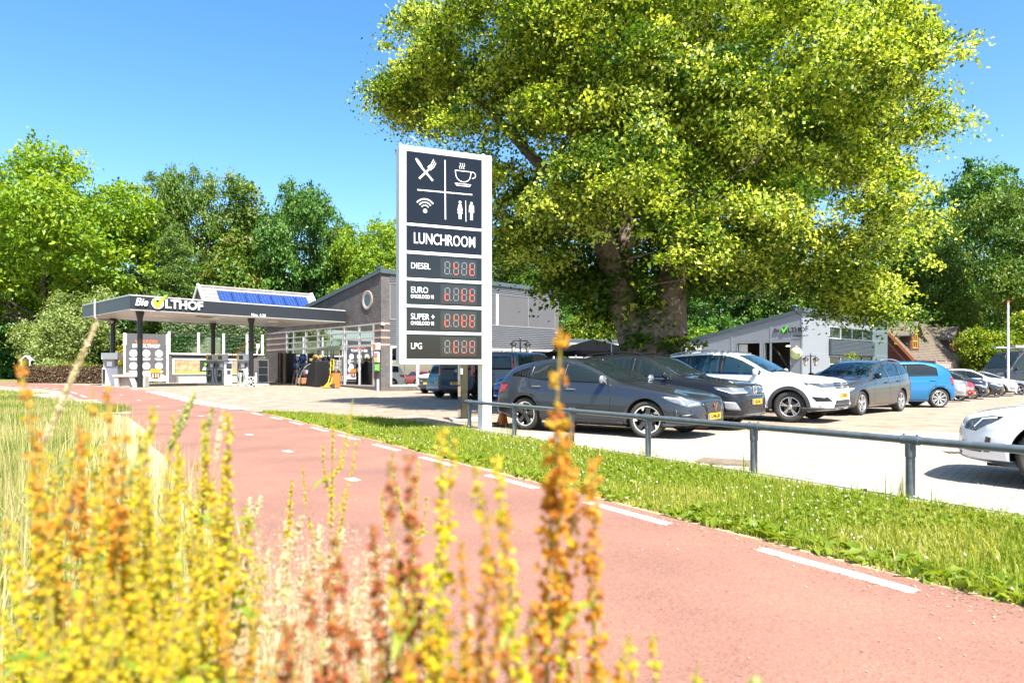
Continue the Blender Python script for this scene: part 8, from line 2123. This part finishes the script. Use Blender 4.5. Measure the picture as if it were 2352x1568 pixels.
plume(446, 880, 1.5, 1, 'green grass spike leaning right below the fuel pumps', lean=.30, green=True)
plume(347, 968, 1.0, 3, 'thin brown grass spike beside the golden dock before the path', lean=.35, green=True)
plume(488, 930, 1.3, 3, 'fine green grass spike standing on the far path edge', lean=.16, green=True)
plume(512, 940, 1.4, 3, 'finest grass stalk right of the green grass spike', lean=.10)
plume(190, 960, 1.25, 1, 'diagonal blurred green grass blade over the meadow on the left', lean=.5, green=True)
plume(1745, 1430, .62, 1, 'lone green grass spike leaning right at the bottom right', lean=.55, green=True, wide=1.3)
for k, (px, py, Y) in enumerate([(695, 1170, 1.5), (735, 1210, 1.45), (790, 1205, 1.7), (765, 1240, 1.6), (600, 1130, 2.0), (575, 1145, 2.1), (845, 1290, 1.4), (870, 1260, 1.5), (820, 1340, 1.3), (930, 1290, 1.6), (640, 1330, 1.2), (600, 1400, 1.1), (560, 1440, 1.0), (690, 1420, 1.1), (760, 1450, 1.0), (855, 1400, 1.15), (1000, 1440, 1.1), (1080, 1420, 1.0), (205, 1180, 1.3), (170, 1130, 1.5), (85, 1290, 1.1), (430, 1330, 1.1), (620, 1250, 1.5), (540, 1330, 1.3), (720, 1330, 1.35), (780, 1390, 1.2), (900, 1450, 1.05), (660, 1240, 1.8), (700, 1290, 1.6)]):
    plume(px, py, Y, k % 3 if k % 3 != 2 else 1, 'pale cream grass plume standing among the dry stems at the bottom', 'pale cream grass plumes at the bottom', random.uniform(-.12, .16), wide=random.uniform(.85, 1.2))

# airy dry panicles between the docks and the path: too fine to count
rd = np.random.default_rng(77); ns = 560
pxs = rd.uniform(500, 960, ns); Ys = rd.uniform(.95, 2.3, ns); pys = 1150 + 380 * rd.uniform(0, 1, ns) ** .8 + np.abs(pxs - 700) * .25
tips = np.stack([(pxs - 1176) / F * Ys, Ys, CAM_H - (pys - 850) / F * Ys], 1); kp = tips[:, 2] > .2; tips = tips[kp]; ns = len(tips)
blades('dry_grass', tips[:, :2] + rd.normal(0, .03, (ns, 2)), tips[:, 2] * .98, .0035, G_PALE, np.clip(rd.normal(.3, .25, ns), 0, 1), rd, .12, z0=0.0, label='thin dry grass stems among the dock plants')
per_ = 30; c = np.repeat(tips, per_, 0); f_ = rd.uniform(0, 1, len(c)); c = c + np.stack([rd.normal(0, .022, len(c)) * f_, rd.normal(0, .022, len(c)) * f_, -.17 * f_], 1)
V, T = leaf_cloud(c, np.tile([0, 0, .5], (len(c), 1)), .0075, .003, rd, 1.0); G_PINK = leaf_mat('grass_pink', [(0, (.42, .26, .17)), (.6, (.60, .44, .30)), (1, (.72, .62, .44))], .4, .7)
o = link_mesh('dry_panicles', np_mesh('dry_panicles', V, T, G_PINK, np.repeat(np.clip(rd.normal(.5, .25, len(c)), 0, 1), 4))); o['kind'] = 'stuff'; o['label'] = 'pinkish haze of dry grass panicles at the bottom'

# dry litter blown over path edge and paving
rl_ = np.random.default_rng(88)
def litter(name, P, size, label):
    z = np.array([zg(x, y) for x, y in P]) + .017; V, T = leaf_cloud(np.stack([P[:, 0], P[:, 1], z], 1), np.tile([0, 0, 1.], (len(P), 1)), size, size * .45, rl_, .12, .08)
    V[:, 2] = np.maximum(V[:, 2], np.repeat(z, 4) - .004); o = link_mesh(name, np_mesh(name, V, T, leaf_mat('litter', [(0, (.20, .12, .05)), (.6, (.42, .30, .15)), (1, (.60, .48, .30))], .1, .9), np.repeat(np.clip(rl_.normal(.5, .25, len(P)), 0, 1), 4))); o['kind'] = 'stuff'; o['label'] = label
P = []
for side, n in ((-1, 2600), (1, 2600)):
    s_ = rl_.uniform(path_s(2.2), path_s(19), n); o_ = side * (1.66 - np.abs(rl_.normal(0, .22, n)))
    P += [tuple(path_pt(a, b)) for a, b in zip(s_, o_)]
P += [tuple(path_pt(a, b)) for a, b in zip(rl_.uniform(path_s(2.2), path_s(15), 500), rl_.uniform(-1.5, 1.5, 500))]
litter('path_litter', np.array(P), .022, 'dry grass litter along both edges of the red path')
n = 2600; yy_ = rl_.uniform(5.5, 22, n); xx_ = np.array([KX(y) for y in yy_]) + .3 + np.abs(rl_.normal(0, 3.5, n)); kp = np.sin(xx_ * 1.7 + np.sin(yy_)) + np.sin(yy_ * 1.3) > -.3
litter('paving_litter', np.stack([xx_[kp], yy_[kp]], 1), .03, 'dry leaves and sand scattered over the car park paving')
